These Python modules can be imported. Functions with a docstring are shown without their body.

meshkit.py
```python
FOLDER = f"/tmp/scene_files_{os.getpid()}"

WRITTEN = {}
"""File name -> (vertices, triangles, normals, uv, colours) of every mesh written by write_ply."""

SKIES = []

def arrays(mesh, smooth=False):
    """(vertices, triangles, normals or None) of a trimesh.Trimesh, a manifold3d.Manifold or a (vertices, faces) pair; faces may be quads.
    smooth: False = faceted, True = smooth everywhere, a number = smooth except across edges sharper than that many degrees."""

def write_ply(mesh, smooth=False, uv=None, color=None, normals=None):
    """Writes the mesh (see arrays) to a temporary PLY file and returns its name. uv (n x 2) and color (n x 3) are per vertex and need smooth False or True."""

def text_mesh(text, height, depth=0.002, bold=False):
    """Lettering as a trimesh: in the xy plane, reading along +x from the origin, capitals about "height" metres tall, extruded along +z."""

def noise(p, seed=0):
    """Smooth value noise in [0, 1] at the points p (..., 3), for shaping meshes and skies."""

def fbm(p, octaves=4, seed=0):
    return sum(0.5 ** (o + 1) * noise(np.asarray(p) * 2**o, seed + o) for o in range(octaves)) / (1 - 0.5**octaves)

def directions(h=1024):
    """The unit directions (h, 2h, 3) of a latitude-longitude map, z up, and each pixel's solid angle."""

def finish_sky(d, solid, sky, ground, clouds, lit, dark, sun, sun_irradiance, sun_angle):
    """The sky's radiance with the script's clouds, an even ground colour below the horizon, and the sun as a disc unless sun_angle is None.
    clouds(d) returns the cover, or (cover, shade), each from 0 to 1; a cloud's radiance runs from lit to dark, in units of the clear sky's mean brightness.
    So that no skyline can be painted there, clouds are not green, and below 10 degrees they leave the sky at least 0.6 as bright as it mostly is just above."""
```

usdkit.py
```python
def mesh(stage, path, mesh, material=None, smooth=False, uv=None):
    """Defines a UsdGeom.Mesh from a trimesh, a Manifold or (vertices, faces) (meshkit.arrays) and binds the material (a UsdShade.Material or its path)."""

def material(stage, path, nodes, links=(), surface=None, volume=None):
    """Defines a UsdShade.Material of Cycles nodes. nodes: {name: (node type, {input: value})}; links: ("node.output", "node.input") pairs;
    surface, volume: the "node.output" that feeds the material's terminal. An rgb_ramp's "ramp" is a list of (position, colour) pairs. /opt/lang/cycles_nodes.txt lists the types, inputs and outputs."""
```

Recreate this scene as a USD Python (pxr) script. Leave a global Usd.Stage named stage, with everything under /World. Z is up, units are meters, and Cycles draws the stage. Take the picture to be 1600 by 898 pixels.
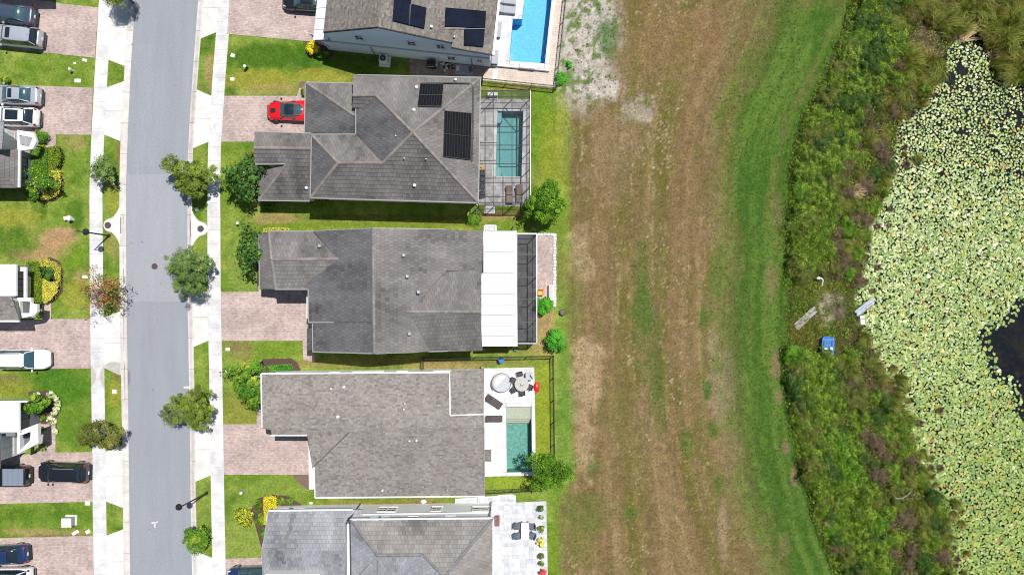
import math, random, zlib
import numpy as np
import trimesh, shapely
from shapely.geometry import Polygon, box as sbox, Point, LineString
from shapely import affinity
from scipy.sparse import coo_matrix
from scipy.sparse.csgraph import connected_components
import usdkit, meshkit
from pxr import Usd, UsdGeom, UsdLux, UsdShade, Gf, Sdf, Vt

# ------------------------------------------------------------------ stage, camera, light
stage = Usd.Stage.CreateInMemory()
UsdGeom.SetStageUpAxis(stage, 'Z'); UsdGeom.SetStageMetersPerUnit(stage, 1.0)
UsdGeom.Xform.Define(stage, '/World'); UsdGeom.Scope.Define(stage, '/World/Looks')
S, H = 16.0, 66.0                       # photograph pixels per metre on the ground, height of the drone
EXPOSURE = 0.27
cam = UsdGeom.Camera.Define(stage, '/World/camera')
cam.CreateHorizontalApertureAttr(36.0); cam.CreateFocalLengthAttr(36.0 * H / 100.0)
cam.CreateClippingRangeAttr(Gf.Vec2f(0.5, 5000)); cam.CreateExposureAttr(EXPOSURE)
UsdGeom.Xformable(cam).AddTranslateOp().Set(Gf.Vec3d(0, 0, H))
SUN_EL, SUN_AZ = math.radians(67.2), math.radians(45.0)     # azimuth = atan2(x, y)
SD = np.array([math.cos(SUN_EL) * math.sin(SUN_AZ), math.cos(SUN_EL) * math.cos(SUN_AZ), math.sin(SUN_EL)])
sun = UsdLux.DistantLight.Define(stage, '/World/sun')
sun.CreateIntensityAttr(1.12); sun.CreateAngleAttr(0.5); sun.CreateNormalizeAttr(True); sun.CreateColorAttr(Gf.Vec3f(1.0, 0.965, 0.91))
zx = Gf.Rotation(Gf.Vec3d(0, 0, 1), Gf.Vec3d(*SD))
UsdGeom.Xformable(sun).AddOrientOp(UsdGeom.XformOp.PrecisionDouble).Set(zx.GetQuat())
skym = usdkit.material(stage, '/World/Looks/sky_light', {
    's': ('sky_texture', {'sky_type': 'single_scattering', 'sun_disc': False, 'sun_elevation': SUN_EL, 'sun_rotation': SUN_AZ}),
    'b': ('background_shader', {'strength': 0.065})}, [('s.color', 'b.color')], surface='b.background')
dome = UsdLux.DomeLight.Define(stage, '/World/sky')
UsdShade.MaterialBindingAPI.Apply(dome.GetPrim()).Bind(skym)
dome.GetPrim().SetCustomDataByKey('kind', 'structure')

# ------------------------------------------------------------------ helpers
def W(px, py, h=0.0):
    k = (1 - h / H) / S
    return np.array([(px - 800) * k, (449 - py) * k, h])
def W2(px, py, h=0.0): return W(px, py, h)[:2]
def PXL(pts, h=0.0): return [tuple(W2(x, y, h)) for x, y in pts]

class MB:
    def __init__(s): s.v, s.f, s.n = [], [], 0
    def add(s, v, f):
        v = np.asarray(v, float); f = np.asarray(f, int)
        if f.ndim == 2 and f.shape[1] == 4: f = np.vstack([f[:, [0, 1, 2]], f[:, [0, 2, 3]]])
        s.v.append(v); s.f.append(f + s.n); s.n += len(v); return s
    def tm(s, m): return s.add(m.vertices, m.faces)
    def box(s, c, d, rz=0.0, ry=0.0, rx=0.0):
        v = np.array([[x, y, z] for x in (-.5, .5) for y in (-.5, .5) for z in (-.5, .5)]) * np.asarray(d, float)
        if rx or ry or rz:
            v = v @ trimesh.transformations.euler_matrix(rx, ry, rz)[:3, :3].T
        f = [[0, 1, 3, 2], [4, 6, 7, 5], [0, 4, 5, 1], [2, 3, 7, 6], [0, 2, 6, 4], [1, 5, 7, 3]]
        return s.add(v + np.asarray(c, float), f)
    def rbox(s, c, d, r=0.03, rz=0.0, ry=0.0, rx=0.0):         # box with chamfered edges
        import itertools
        d = np.asarray(d, float) / 2; r = min(r, d.min() * .9); pts = []
        for sx, sy, sz in itertools.product((-1, 1), repeat=3):
            for ax in range(3):
                p = d - r; p[ax] = d[ax]; pts.append(p * (sx, sy, sz))
        m = trimesh.convex.convex_hull(np.array(pts)); v = m.vertices
        if rx or ry or rz: v = v @ trimesh.transformations.euler_matrix(rx, ry, rz)[:3, :3].T
        return s.add(v + np.asarray(c, float), m.faces)
    def prism(s, poly, z0, z1):
        poly = poly if isinstance(poly, shapely.geometry.base.BaseGeometry) else Polygon(poly)
        for g in getattr(poly, 'geoms', [poly]):
            if g.is_empty or g.area < 1e-6: continue
            m = trimesh.creation.extrude_polygon(g, z1 - z0, engine='earcut'); s.add(m.vertices + [0, 0, z0], m.faces)
        return s
    def sheet(s, poly, z):
        poly = poly if isinstance(poly, shapely.geometry.base.BaseGeometry) else Polygon(poly)
        for g in getattr(poly, 'geoms', [poly]):
            if g.is_empty or g.area < 1e-6: continue
            v, f = trimesh.creation.triangulate_polygon(shapely.geometry.polygon.orient(g), engine='earcut')
            v = np.asarray(v); f = np.asarray(f)
            a = v[f[:, 1]] - v[f[:, 0]]; b = v[f[:, 2]] - v[f[:, 0]]
            neg = (a[:, 0] * b[:, 1] - a[:, 1] * b[:, 0]) < 0; f[neg] = f[neg][:, ::-1]
            s.add(np.c_[v, np.full(len(v), z)], f)
        return s
    def tube(s, pts, r, n=6, caps=True):
        p = np.asarray(pts, float); r = np.broadcast_to(r, (len(p),))
        t = np.gradient(p, axis=0); t /= np.linalg.norm(t, axis=1, keepdims=True) + 1e-9
        up = np.where(np.abs(t[:, 2:]) < .9, [0, 0, 1.], [1., 0, 0]); a = np.cross(t, up); a /= np.linalg.norm(a, axis=1, keepdims=True) + 1e-9
        b = np.cross(t, a); an = np.arange(n) * 2 * np.pi / n
        v = p[:, None] + r[:, None, None] * (np.cos(an)[None, :, None] * a[:, None] + np.sin(an)[None, :, None] * b[:, None])
        i, j = np.meshgrid(np.arange(len(p) - 1), np.arange(n), indexing='ij')
        q = np.stack([i * n + j, i * n + (j + 1) % n, (i + 1) * n + (j + 1) % n, (i + 1) * n + j], -1).reshape(-1, 4)
        s.add(v.reshape(-1, 3), q)
        if caps:
            for ring, flip in ((v[0], 1), (v[-1], 0)):
                f = [[0, k, k + 1] for k in range(1, n - 1)]; s.add(ring, [x[::-1] for x in f] if flip else f)
        return s
    def bar(s, a, b, w, h):                                    # rectangular bar from a to b
        a = np.asarray(a, float); b = np.asarray(b, float); t = b - a; L = np.linalg.norm(t); t = t / L
        side = np.cross(t, [0, 0, 1.]); side = side / np.linalg.norm(side) if np.linalg.norm(side) > 1e-6 else np.array([1., 0, 0])
        up = np.cross(side, t); v = []
        for e in (a, b):
            for sx, sy in ((-1, -1), (1, -1), (1, 1), (-1, 1)): v.append(e + side * sx * w / 2 + up * sy * h / 2)
        return s.add(v, [[0, 3, 2, 1], [4, 5, 6, 7], [0, 1, 5, 4], [1, 2, 6, 5], [2, 3, 7, 6], [3, 0, 4, 7]])
    def cyl(s, c, r, z0, z1, n=16, r2=None):
        r2 = r if r2 is None else r2; an = np.arange(n) * 2 * np.pi / n; o = np.c_[np.cos(an), np.sin(an)]
        v = np.vstack([np.c_[o * r + c[:2], np.full(n, z0)], np.c_[o * r2 + c[:2], np.full(n, z1)]])
        f = [[i, (i + 1) % n, n + (i + 1) % n, n + i] for i in range(n)]
        s.add(v, f); s.add(v[n:], [[0, k, k + 1] for k in range(1, n - 1)]); s.add(v[:n], [[0, k + 1, k] for k in range(1, n - 1)]); return s
    def lathe(s, c, prof, n=16):                               # prof: (r, z)
        prof = np.asarray(prof, float); an = np.arange(n) * 2 * np.pi / n; m = len(prof)
        v = np.array([[c[0] + r * math.cos(a), c[1] + r * math.sin(a), c[2] + z] for r, z in prof for a in an])
        f = [[i * n + j, i * n + (j + 1) % n, (i + 1) * n + (j + 1) % n, (i + 1) * n + j] for i in range(m - 1) for j in range(n)]
        return s.add(v, f)
    def out(s): return (np.vstack(s.v), np.vstack(s.f)) if s.v else (np.zeros((0, 3)), np.zeros((0, 3), int))

USED = {}
def npath(name, parent):
    base = str(parent.GetPath()) if parent is not None else '/World'
    k = USED.get((base, name), 0); USED[(base, name)] = k + 1
    return f'{base}/{name}' + (f'_{k:03d}' if k else '')
def tag(p, label=None, cat=None, group=None, kind=None):
    p = p.GetPrim() if hasattr(p, 'GetPrim') else p
    for k, v in (('label', label), ('category', cat), ('group', group), ('kind', kind)):
        if v: p.SetCustomDataByKey(k, v)
    return p
def obj(name, mb, mat, parent=None, label=None, cat=None, group=None, kind=None, smooth=False, uv=None, tone=None):
    vf = mb.out() if isinstance(mb, MB) else mb
    if len(vf[1]) == 0: return None
    m = usdkit.mesh(stage, npath(name, parent), vf, M[mat] if isinstance(mat, str) else mat, smooth=smooth)
    m.CreateDoubleSidedAttr(True)
    if isinstance(mat, str) and mat in TONED:
        f = np.asarray(vf[1]); nv = len(vf[0])
        lab = connected_components(coo_matrix((np.ones(2 * len(f)), (np.r_[f[:, 0], f[:, 1]], np.r_[f[:, 1], f[:, 2]])), shape=(nv, nv)), directed=False)[1]
        if tone is None: tone = np.random.default_rng(zlib.crc32(str(m.GetPath()).encode())).random(lab.max() + 1)[lab]
        UsdGeom.PrimvarsAPI(m).CreatePrimvar('tone', Sdf.ValueTypeNames.FloatArray, 'vertex').Set(Vt.FloatArray.FromNumpy(tone.astype(np.float32)))
    return tag(m, label, cat, group, kind)
def thing(name, label, cat, loc=(0, 0, 0), rz=0.0, group=None, kind=None, scale=None):
    x = UsdGeom.Xform.Define(stage, npath(name, None)); place(x, loc, rz, scale)
    return tag(x, label, cat, group, kind)
def place(x, loc, rz=0.0, scale=None):
    x = UsdGeom.Xform(x); x.ClearXformOpOrder()
    x.AddTranslateOp().Set(Gf.Vec3d(*map(float, loc)))
    if rz: x.AddRotateZOp().Set(math.degrees(rz))
    if scale is not None: x.AddScaleOp().Set(Gf.Vec3f(*(map(float, scale) if np.ndim(scale) else (float(scale),) * 3)))
PROTO = stage.CreateClassPrim('/World/Prototypes')
def proto(name):
    x = UsdGeom.Xform.Define(stage, npath(name, PROTO)); return x.GetPrim()
def inst(p, name, label, cat, loc, rz=0.0, scale=None, group=None):
    x = UsdGeom.Xform.Define(stage, npath(name, None)); place(x, loc, rz, scale)
    x.GetPrim().GetReferences().AddInternalReference(p.GetPath()); x.GetPrim().SetInstanceable(True)
    return tag(x, label, cat, group)
def scatter(name, protos, pos, rz, sc, ids, label=None, cat=None, kind='stuff', parent=None, tilt=None):
    pi = UsdGeom.PointInstancer.Define(stage, npath(name, parent))
    rel = pi.CreatePrototypesRel()
    for i, b in enumerate(protos):                              # the tufts' own shapes live under the instancer
        x = UsdGeom.Xform.Define(stage, f'{pi.GetPath()}/{name}_shape_{i}').GetPrim(); b(x); rel.AddTarget(x.GetPath())
    pi.CreateProtoIndicesAttr(Vt.IntArray.FromNumpy(np.asarray(ids, np.int32)))
    pi.CreatePositionsAttr(Vt.Vec3fArray.FromNumpy(np.asarray(pos, np.float32)))
    q = [Gf.Quath(float(math.cos(a / 2)), 0, 0, float(math.sin(a / 2))) for a in rz]
    pi.CreateOrientationsAttr(Vt.QuathArray(q))
    sc = np.asarray(sc, np.float32); sc = np.repeat(sc[:, None], 3, 1) if sc.ndim == 1 else sc
    pi.CreateScalesAttr(Vt.Vec3fArray.FromNumpy(sc))
    return tag(pi, label, cat, None, kind)

# ------------------------------------------------------------------ materials
M, TONED = {}, set()          # TONED: materials that give every separate piece its own tone
def mk(name, nodes, links, surface='p.BSDF'):
    M[name] = usdkit.material(stage, '/World/Looks/' + name, nodes, links, surface=surface)
def plain(name, col, rough=0.6, var=0.12, scale=2.0, bump=0.0, bscale=30.0, metallic=0.0, spec=0.5, coat=0.0, detail=5, mottle=None):
    a = [min(1, c * (1 + var)) for c in col]; b = [c * (1 - var) for c in col]
    N = {'g': ('geometry', {}), 'n': ('noise_texture', {'scale': scale, 'detail': float(detail), 'roughness': 0.65}),
         'r': ('rgb_ramp', {'ramp': [(0.3, b), (0.7, a)]}), 'p': ('principled_bsdf', {'roughness': rough, 'metallic': metallic, 'specular_ior_level': spec, 'coat_weight': coat})}
    L = [('g.position', 'n.vector'), ('n.fac', 'r.fac'), ('r.color', 'p.base_color')]
    if bump:
        N['bn'] = ('noise_texture', {'scale': bscale, 'detail': 4.0}); N['b'] = ('bump', {'strength': bump, 'distance': 0.03})
        L += [('g.position', 'bn.vector'), ('bn.fac', 'b.height'), ('b.normal', 'p.normal')]
    mk(name, N, L)
def islands(name, ramp, rough=0.75, streak=0.25, sscale=0.6, bump=0.25, bscale=25.0, spec=0.3, stretch=(1, 1, 1)):
    TONED.add(name)
    N = {'g': ('geometry', {}), 'at': ('attribute', {'attribute': 'tone'}), 'r': ('rgb_ramp', {'ramp': ramp}),
         'm': ('mapping', {'scale': stretch}), 'n': ('noise_texture', {'scale': sscale, 'detail': 6.0, 'roughness': 0.6}),
         'd': ('rgb_ramp', {'ramp': [(0.35, (1 - streak,) * 3), (0.62, (1.08,) * 3)]}),
         'x': ('mix', {'mix_type': 'multiply', 'fac': 1.0}), 'p': ('principled_bsdf', {'roughness': rough, 'specular_ior_level': spec}),
         'bn': ('noise_texture', {'scale': bscale, 'detail': 3.0}), 'b': ('bump', {'strength': bump, 'distance': 0.02})}
    L = [('at.fac', 'r.fac'), ('g.position', 'm.vector'), ('m.vector', 'n.vector'), ('n.fac', 'd.fac'), ('r.color', 'x.color1'), ('d.color', 'x.color2'),
         ('x.color', 'p.base_color'), ('g.position', 'bn.vector'), ('bn.fac', 'b.height'), ('b.normal', 'p.normal')]
    mk(name, N, L)
def leafm(name, ramp, trans=0.32, rough=0.5, spec=0.2, gain=2.1):
    TONED.add(name); ramp = [(a, [min(.85, x * gain) for x in c]) for a, c in ramp]
    N = {'at': ('attribute', {'attribute': 'tone'}), 'r': ('rgb_ramp', {'ramp': ramp}), 'p': ('principled_bsdf', {'roughness': rough, 'specular_ior_level': spec}),
         't': ('translucent_bsdf', {}), 'x': ('mix_closure', {'fac': trans}), 'hs': ('hsv', {'saturation': 1.05, 'value': 1.5})}
    L = [('at.fac', 'r.fac'), ('r.color', 'p.base_color'), ('r.color', 'hs.color'), ('hs.color', 't.color'), ('p.BSDF', 'x.closure1'), ('t.BSDF', 'x.closure2')]
    mk(name, N, L, surface='x.closure')

# ground: albedo comes from the mesh's own colour layer, fine mottling from noise
mk('ground', {'a': ('attribute', {'attribute': 'albedo'}), 'g': ('geometry', {}),
    'n': ('noise_texture', {'scale': 5.0, 'detail': 6.0, 'roughness': 0.75}), 'r': ('rgb_ramp', {'ramp': [(0.28, (.45, .47, .45)), (0.5, (1., 1., 1.)), (0.72, (1.5, 1.46, 1.5))]}),
    'n2': ('noise_texture', {'scale': 1.3, 'detail': 4.0, 'roughness': 0.6}), 'r2': ('rgb_ramp', {'ramp': [(0.3, (.78, .8, .8)), (0.7, (1.2, 1.17, 1.1))]}),
    'x': ('mix', {'mix_type': 'multiply', 'fac': 1.0}), 'y': ('mix', {'mix_type': 'multiply', 'fac': 1.0}),
    'bn': ('noise_texture', {'scale': 14.0, 'detail': 5.0, 'roughness': 0.7}), 'b': ('bump', {'strength': 0.7, 'distance': 0.05}),
    'p': ('principled_bsdf', {'roughness': 0.95, 'specular_ior_level': 0.1})},
   [('g.position', 'n.vector'), ('n.fac', 'r.fac'), ('g.position', 'n2.vector'), ('n2.fac', 'r2.fac'), ('a.color', 'x.color1'), ('r.color', 'x.color2'), ('x.color', 'y.color1'), ('r2.color', 'y.color2'),
    ('y.color', 'p.base_color'), ('g.position', 'bn.vector'), ('bn.fac', 'b.height'), ('b.normal', 'p.normal')])
def speckled(name, col, rough, sp=0.35, cloud=0.1):
    mk(name, {'g': ('geometry', {}), 'n': ('noise_texture', {'scale': 9.0, 'detail': 6.0, 'roughness': 0.85}), 'r': ('rgb_ramp', {'ramp': [(0.3, [c * (1 - sp) for c in col]), (0.5, col), (0.72, [c * (1 + sp) for c in col])]}),
        'mp': ('mapping', {'scale': (1.6, .22, 1)}), 'n2': ('noise_texture', {'scale': 0.5, 'detail': 6.0, 'roughness': 0.65}), 'r2': ('rgb_ramp', {'ramp': [(0.3, (1 - cloud,) * 3), (0.7, (1 + cloud,) * 3)]}), 'x': ('mix', {'mix_type': 'multiply', 'fac': 1.0}),
        'bn': ('noise_texture', {'scale': 60.0, 'detail': 3.0}), 'b': ('bump', {'strength': 0.3, 'distance': 0.01}), 'p': ('principled_bsdf', {'roughness': rough, 'specular_ior_level': 0.3})},
       [('g.position', 'n.vector'), ('n.fac', 'r.fac'), ('g.position', 'mp.vector'), ('mp.vector', 'n2.vector'), ('n2.fac', 'r2.fac'), ('r.color', 'x.color1'), ('r2.color', 'x.color2'), ('x.color', 'p.base_color'), ('g.position', 'bn.vector'), ('bn.fac', 'b.height'), ('b.normal', 'p.normal')])
speckled('asphalt', (.248, .262, .290), .85, .26, .07)
speckled('asphalt_light', (.280, .294, .320), .85, .24, .06)
speckled('asphalt_patch', (.256, .270, .298), .85, .26, .09)
islands('concrete', [(0, (.55, .545, .545)), (.5, (.58, .575, .575)), (1, (.62, .615, .61))], streak=.2, sscale=.9, bump=.1)
islands('apron', [(0, (.59, .58, .56)), (1, (.63, .615, .59))], streak=.14, sscale=.5, bump=.1)
islands('kerb', [(0, (.48, .445, .42)), (1, (.56, .53, .50))], streak=.14, sscale=1.2, bump=.1)
islands('paver_pink', [(0, (.355, .275, .255)), (.35, (.445, .345, .315)), (.6, (.48, .375, .34)), (.8, (.40, .32, .30)), (1, (.52, .42, .385))], streak=.2, sscale=.45, bump=.2)
islands('paver_white', [(0, (.50, .50, .51)), (.5, (.60, .60, .61)), (1, (.68, .68, .69))], streak=.10, sscale=.8, bump=.1)
islands('paver_grey', [(0, (.42, .43, .46)), (.5, (.50, .51, .54)), (1, (.58, .59, .62))], streak=.10, sscale=.8, bump=.1)
islands('paver_lanai', [(0, (.30, .29, .29)), (.5, (.42, .41, .41)), (1, (.50, .49, .48))], streak=.10, sscale=.8, bump=.1)
islands('paver_cream', [(0, (.50, .42, .36)), (1, (.58, .49, .42))], streak=.08, sscale=.8, bump=.1)
islands('paver_brown', [(0, (.27, .20, .16)), (1, (.36, .28, .23))], streak=.12, sscale=.8, bump=.1)
def tilem(name, c, st=.3): islands(name, [(0, [x * .50 for x in c]), (.35, [x * .86 for x in c]), (.7, [x * 1.10 for x in c]), (1, [x * 1.28 for x in c])], rough=.8, streak=st * .4, sscale=.55, bump=.3, bscale=40.)
tilem('tile_brown', (.140, .131, .128), .38)
tilem('tile_dark', (.108, .106, .109), .36)
tilem('tile_light', (.235, .218, .205), .2)
tilem('tile_blue', (.25, .257, .278), .2)
tilem('tile_taupe', (.170, .158, .151), .30)
islands('shingle_grey', [(0, (.135, .125, .115)), (.25, (.245, .228, .21)), (.5, (.19, .162, .148)), (.75, (.27, .255, .236)), (1, (.235, .195, .175))], rough=.9, streak=.12, sscale=.3, bump=.5, bscale=60.)
islands('shingle_tan', [(0, (.115, .10, .09)), (.4, (.205, .185, .165)), (.7, (.165, .145, .13)), (1, (.26, .235, .21))], rough=.9, streak=.12, sscale=.3, bump=.5, bscale=60.)
islands('cap_light', [(0, (.21, .185, .17)), (1, (.27, .24, .22))], rough=.8, streak=.2)
islands('cap_grey', [(0, (.17, .165, .165)), (1, (.22, .215, .215))], rough=.8, streak=.2)
plain('deck', (.10, .095, .09), .9)
plain('white_paint', (.70, .70, .70), .5, .03)
plain('white_metal', (.69, .70, .72), .45, .10, .9, detail=8)
plain('stucco', (.62, .60, .57), .9, .05, 3., .3, 40.)
plain('stucco_white', (.74, .75, .76), .85, .04, 3., .2, 40.)
plain('stucco_slate', (.17, .18, .205), .85, .04, 3., .2, 40.)
plain('stucco_blue', (.55, .60, .67), .85, .03, 3., .2, 40.)
plain('gutter', (.27, .27, .275), .5, .05)
plain('gutter_dark', (.05, .05, .055), .5, .05)
plain('black_metal', (.015, .015, .016), .5, .1)
plain('dark_metal', (.02, .023, .027), .6, .1, spec=.2)
plain('bronze', (.05, .054, .062), .6, .1, spec=.25)
plain('alu', (.45, .47, .5), .4, .05, metallic=.6)
plain('iron', (.075, .05, .05), .8, .25, 12.)
plain('rubber', (.015, .015, .015), .8, .1)
plain('rim', (.4, .41, .42), .35, .05, metallic=.8)
plain('chrome', (.75, .75, .75), .15, .02, metallic=1.)
plain('red_plastic', (.55, .02, .02), .35, .05)
plain('red_lamp', (.35, .008, .01), .2, .05, coat=.6)
plain('clear_lamp', (.7, .72, .74), .15, .03, coat=.6)
plain('yellow_plastic', (.75, .38, .02), .45, .05)
plain('orange_plastic', (.80, .36, .05), .5, .05)
plain('blue_plastic', (.01, .09, .38), .4, .08, 3.)
plain('blue_pale', (.008, .15, .46), .4, .08, 3.)
plain('teal_plastic', (.02, .12, .16), .5, .08)
plain('green_plastic', (.06, .25, .16), .5, .08)
plain('grey_fabric', (.34, .35, .38), .95, .08, 20.)
plain('grey_light_fabric', (.42, .44, .48), .95, .06, 10.)
plain('wicker', (.065, .05, .05), .75, .3, 40.)
plain('brown_fabric', (.25, .185, .15), .9, .1, 20.)
plain('brown_wood', (.20, .10, .075), .7, .2, 6.)
plain('dark_wicker', (.045, .048, .055), .7, .25, 40.)
plain('slate_blue', (.09, .115, .15), .75, .25, 25.)
plain('stone_table', (.42, .39, .36), .6, .15, 8.)
plain('white_plastic', (.74, .74, .73), .45, .03)
plain('box_cover', (.60, .58, .54), .7, .06, 4.)
plain('utility_cream', (.70, .69, .64), .55, .04)
plain('utility_grey', (.33, .36, .36), .6, .05)
plain('mulch', (.085, .05, .038), .95, .45, 14., .8, 25.)
plain('soil', (.16, .11, .085), .95, .35, 8., .8, 25.)
plain('weathered_wood', (.36, .34, .33), .85, .28, 5., .4, 20.)
plain('pale_board', (.36, .41, .47), .75, .35, 5., .4, 15.)
plain('bark', (.12, .09, .07), .9, .3, 8., .8, 20.)
plain('twig', (.27, .19, .15), .9, .3, 8.)
plain('awning_slate', (.10, .12, .145), .7, .08, 3.)
plain('plank_dark', (.23, .24, .26), .7, .1)
plain('mark_paint', (.58, .58, .59), .8, .3, 9.)
plain('pool_tile', (.03, .10, .22), .3, .2, 20.)
plain('pool_blue', (.075, .39, .62), .6, .22, 5.)
plain('pool_teal', (.12, .36, .36), .6, .1, 3.)
plain('pool_green', (.10, .27, .22), .6, .35, 4.)
plain('pool_shelf', (.37, .36, .28), .7, .1, 4.)
plain('pool_shelf_blue', (.22, .42, .44), .7, .1, 4.)
def paint(name, col, rough=.28, coat=1.0, metallic=.0): plain(name, col, rough, .03, 1., metallic=metallic, coat=coat)
paint('paint_white', (.74, .75, .76)); paint('paint_red', (.62, .006, .008)); paint('paint_black', (.010, .011, .014)); paint('paint_navy', (.012, .03, .09))
paint('paint_silver', (.42, .45, .50), .3, 1., .3); paint('paint_grey', (.30, .35, .42), .3, 1., .4); paint('paint_steel', (.06, .085, .13), .3, 1., .3)
plain('car_glass', (.012, .02, .026), .06, .1, 1., spec=.8, coat=.5)
plain('car_glass_teal', (.03, .075, .095), .06, .1, 1., spec=.8, coat=.5)
plain('car_trim', (.012, .012, .013), .6, .1)
plain('seat_cream', (.5, .47, .42), .8, .05)
plain('solar_cell', (.003, .007, .02), .6, .5, .8, spec=.06)
plain('solar_line', (.1, .11, .13), .4, .05, metallic=.6)
plain('pool_panel', (.008, .009, .012), .8, .2, 3., spec=.1)
plain('window_glass', (.02, .03, .035), .05, .3, 2., spec=.9)
plain('far_grass', (.11, .16, .025), .95, .4, .05)
plain('flag_red', (.5, .02, .03), .8, .05); plain('flag_white', (.75, .75, .75), .8, .05); plain('flag_blue', (.02, .03, .16), .8, .05)
plain('wet_concrete', (.40, .375, .35), .8, .12, 3.)
plain('stain', (.20, .17, .15), .9, .25, 5.)
# glass-like water of the pools: clear, with ripples
mk('pool_water', {'g': ('geometry', {}), 'n': ('noise_texture', {'scale': 2.6, 'detail': 4.0, 'distortion': .6}), 'b': ('bump', {'strength': .5, 'distance': .08}),
    'gl': ('glossy_bsdf', {'roughness': .02, 'color': (1, 1, 1)}), 't': ('transparent_bsdf', {'color': (.93, .985, 1.0)}), 'f': ('fresnel', {'IOR': 1.33}), 'x': ('mix_closure', {})},
   [('g.position', 'n.vector'), ('n.fac', 'b.height'), ('b.normal', 'gl.normal'), ('f.fac', 'x.fac'), ('t.BSDF', 'x.closure1'), ('gl.BSDF', 'x.closure2')], surface='x.closure')
mk('pond_water', {'g': ('geometry', {}), 'n': ('noise_texture', {'scale': 1.8, 'detail': 5.0, 'roughness': .6}), 'b': ('bump', {'strength': .35, 'distance': .06}),
    'c': ('noise_texture', {'scale': .9, 'detail': 7.0, 'roughness': .72}), 'r': ('rgb_ramp', {'ramp': [(.45, (.0045, .006, .009)), (.62, (.018, .015, .009)), (.75, (.05, .038, .02))]}),
    'p': ('principled_bsdf', {'roughness': .07, 'specular_ior_level': .5})},
   [('g.position', 'n.vector'), ('n.fac', 'b.height'), ('b.normal', 'p.normal'), ('g.position', 'c.vector'), ('c.fac', 'r.fac'), ('r.color', 'p.base_color')])
def screenm(name, op, col):
    mk(name, {'d': ('diffuse_bsdf', {'color': col}), 't': ('transparent_bsdf', {'color': (1, 1, 1)}), 'x': ('mix_closure', {'fac': op})}, [('t.BSDF', 'x.closure1'), ('d.BSDF', 'x.closure2')], surface='x.closure')
screenm('screen_dark', .60, (.02, .022, .027)); screenm('screen_light', .24, (.06, .06, .065)); screenm('screen_wall', .35, (.05, .055, .06))
# foliage
G = lambda *c: c
leafm('leaf_oak', [(0, (.030, .050, .008)), (.4, (.075, .11, .014)), (.75, (.12, .16, .022)), (1, (.18, .21, .04))])
leafm('leaf_oak_grey', [(0, (.03, .055, .015)), (.4, (.07, .115, .030)), (.75, (.115, .16, .042)), (1, (.18, .22, .07))])
leafm('leaf_olive', [(0, (.03, .042, .010)), (.4, (.07, .085, .018)), (.75, (.12, .125, .03)), (1, (.17, .15, .05))])
leafm('leaf_red', [(0, (.05, .06, .015)), (.3, (.12, .06, .03)), (.6, (.24, .075, .04)), (.85, (.32, .13, .07)), (1, (.42, .27, .2))])
leafm('leaf_dark', [(0, (.006, .018, .004)), (.5, (.025, .065, .008)), (.85, (.05, .115, .015)), (1, (.09, .16, .03))], .2, .5, .25)
leafm('leaf_bright', [(0, (.012, .035, .003)), (.4, (.05, .115, .007)), (.75, (.105, .195, .013)), (1, (.19, .28, .03))])
leafm('leaf_citrus', [(0, (.02, .06, .006)), (.5, (.06, .14, .012)), (.8, (.14, .19, .02)), (1, (.27, .25, .03))])
leafm('leaf_fern', [(0, (.02, .09, .008)), (.5, (.05, .20, .015)), (1, (.09, .29, .03))])
leafm('leaf_yellow', [(0, (.16, .14, .01)), (.4, (.36, .30, .015)), (.8, (.5, .42, .02)), (1, (.60, .52, .09))])
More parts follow.
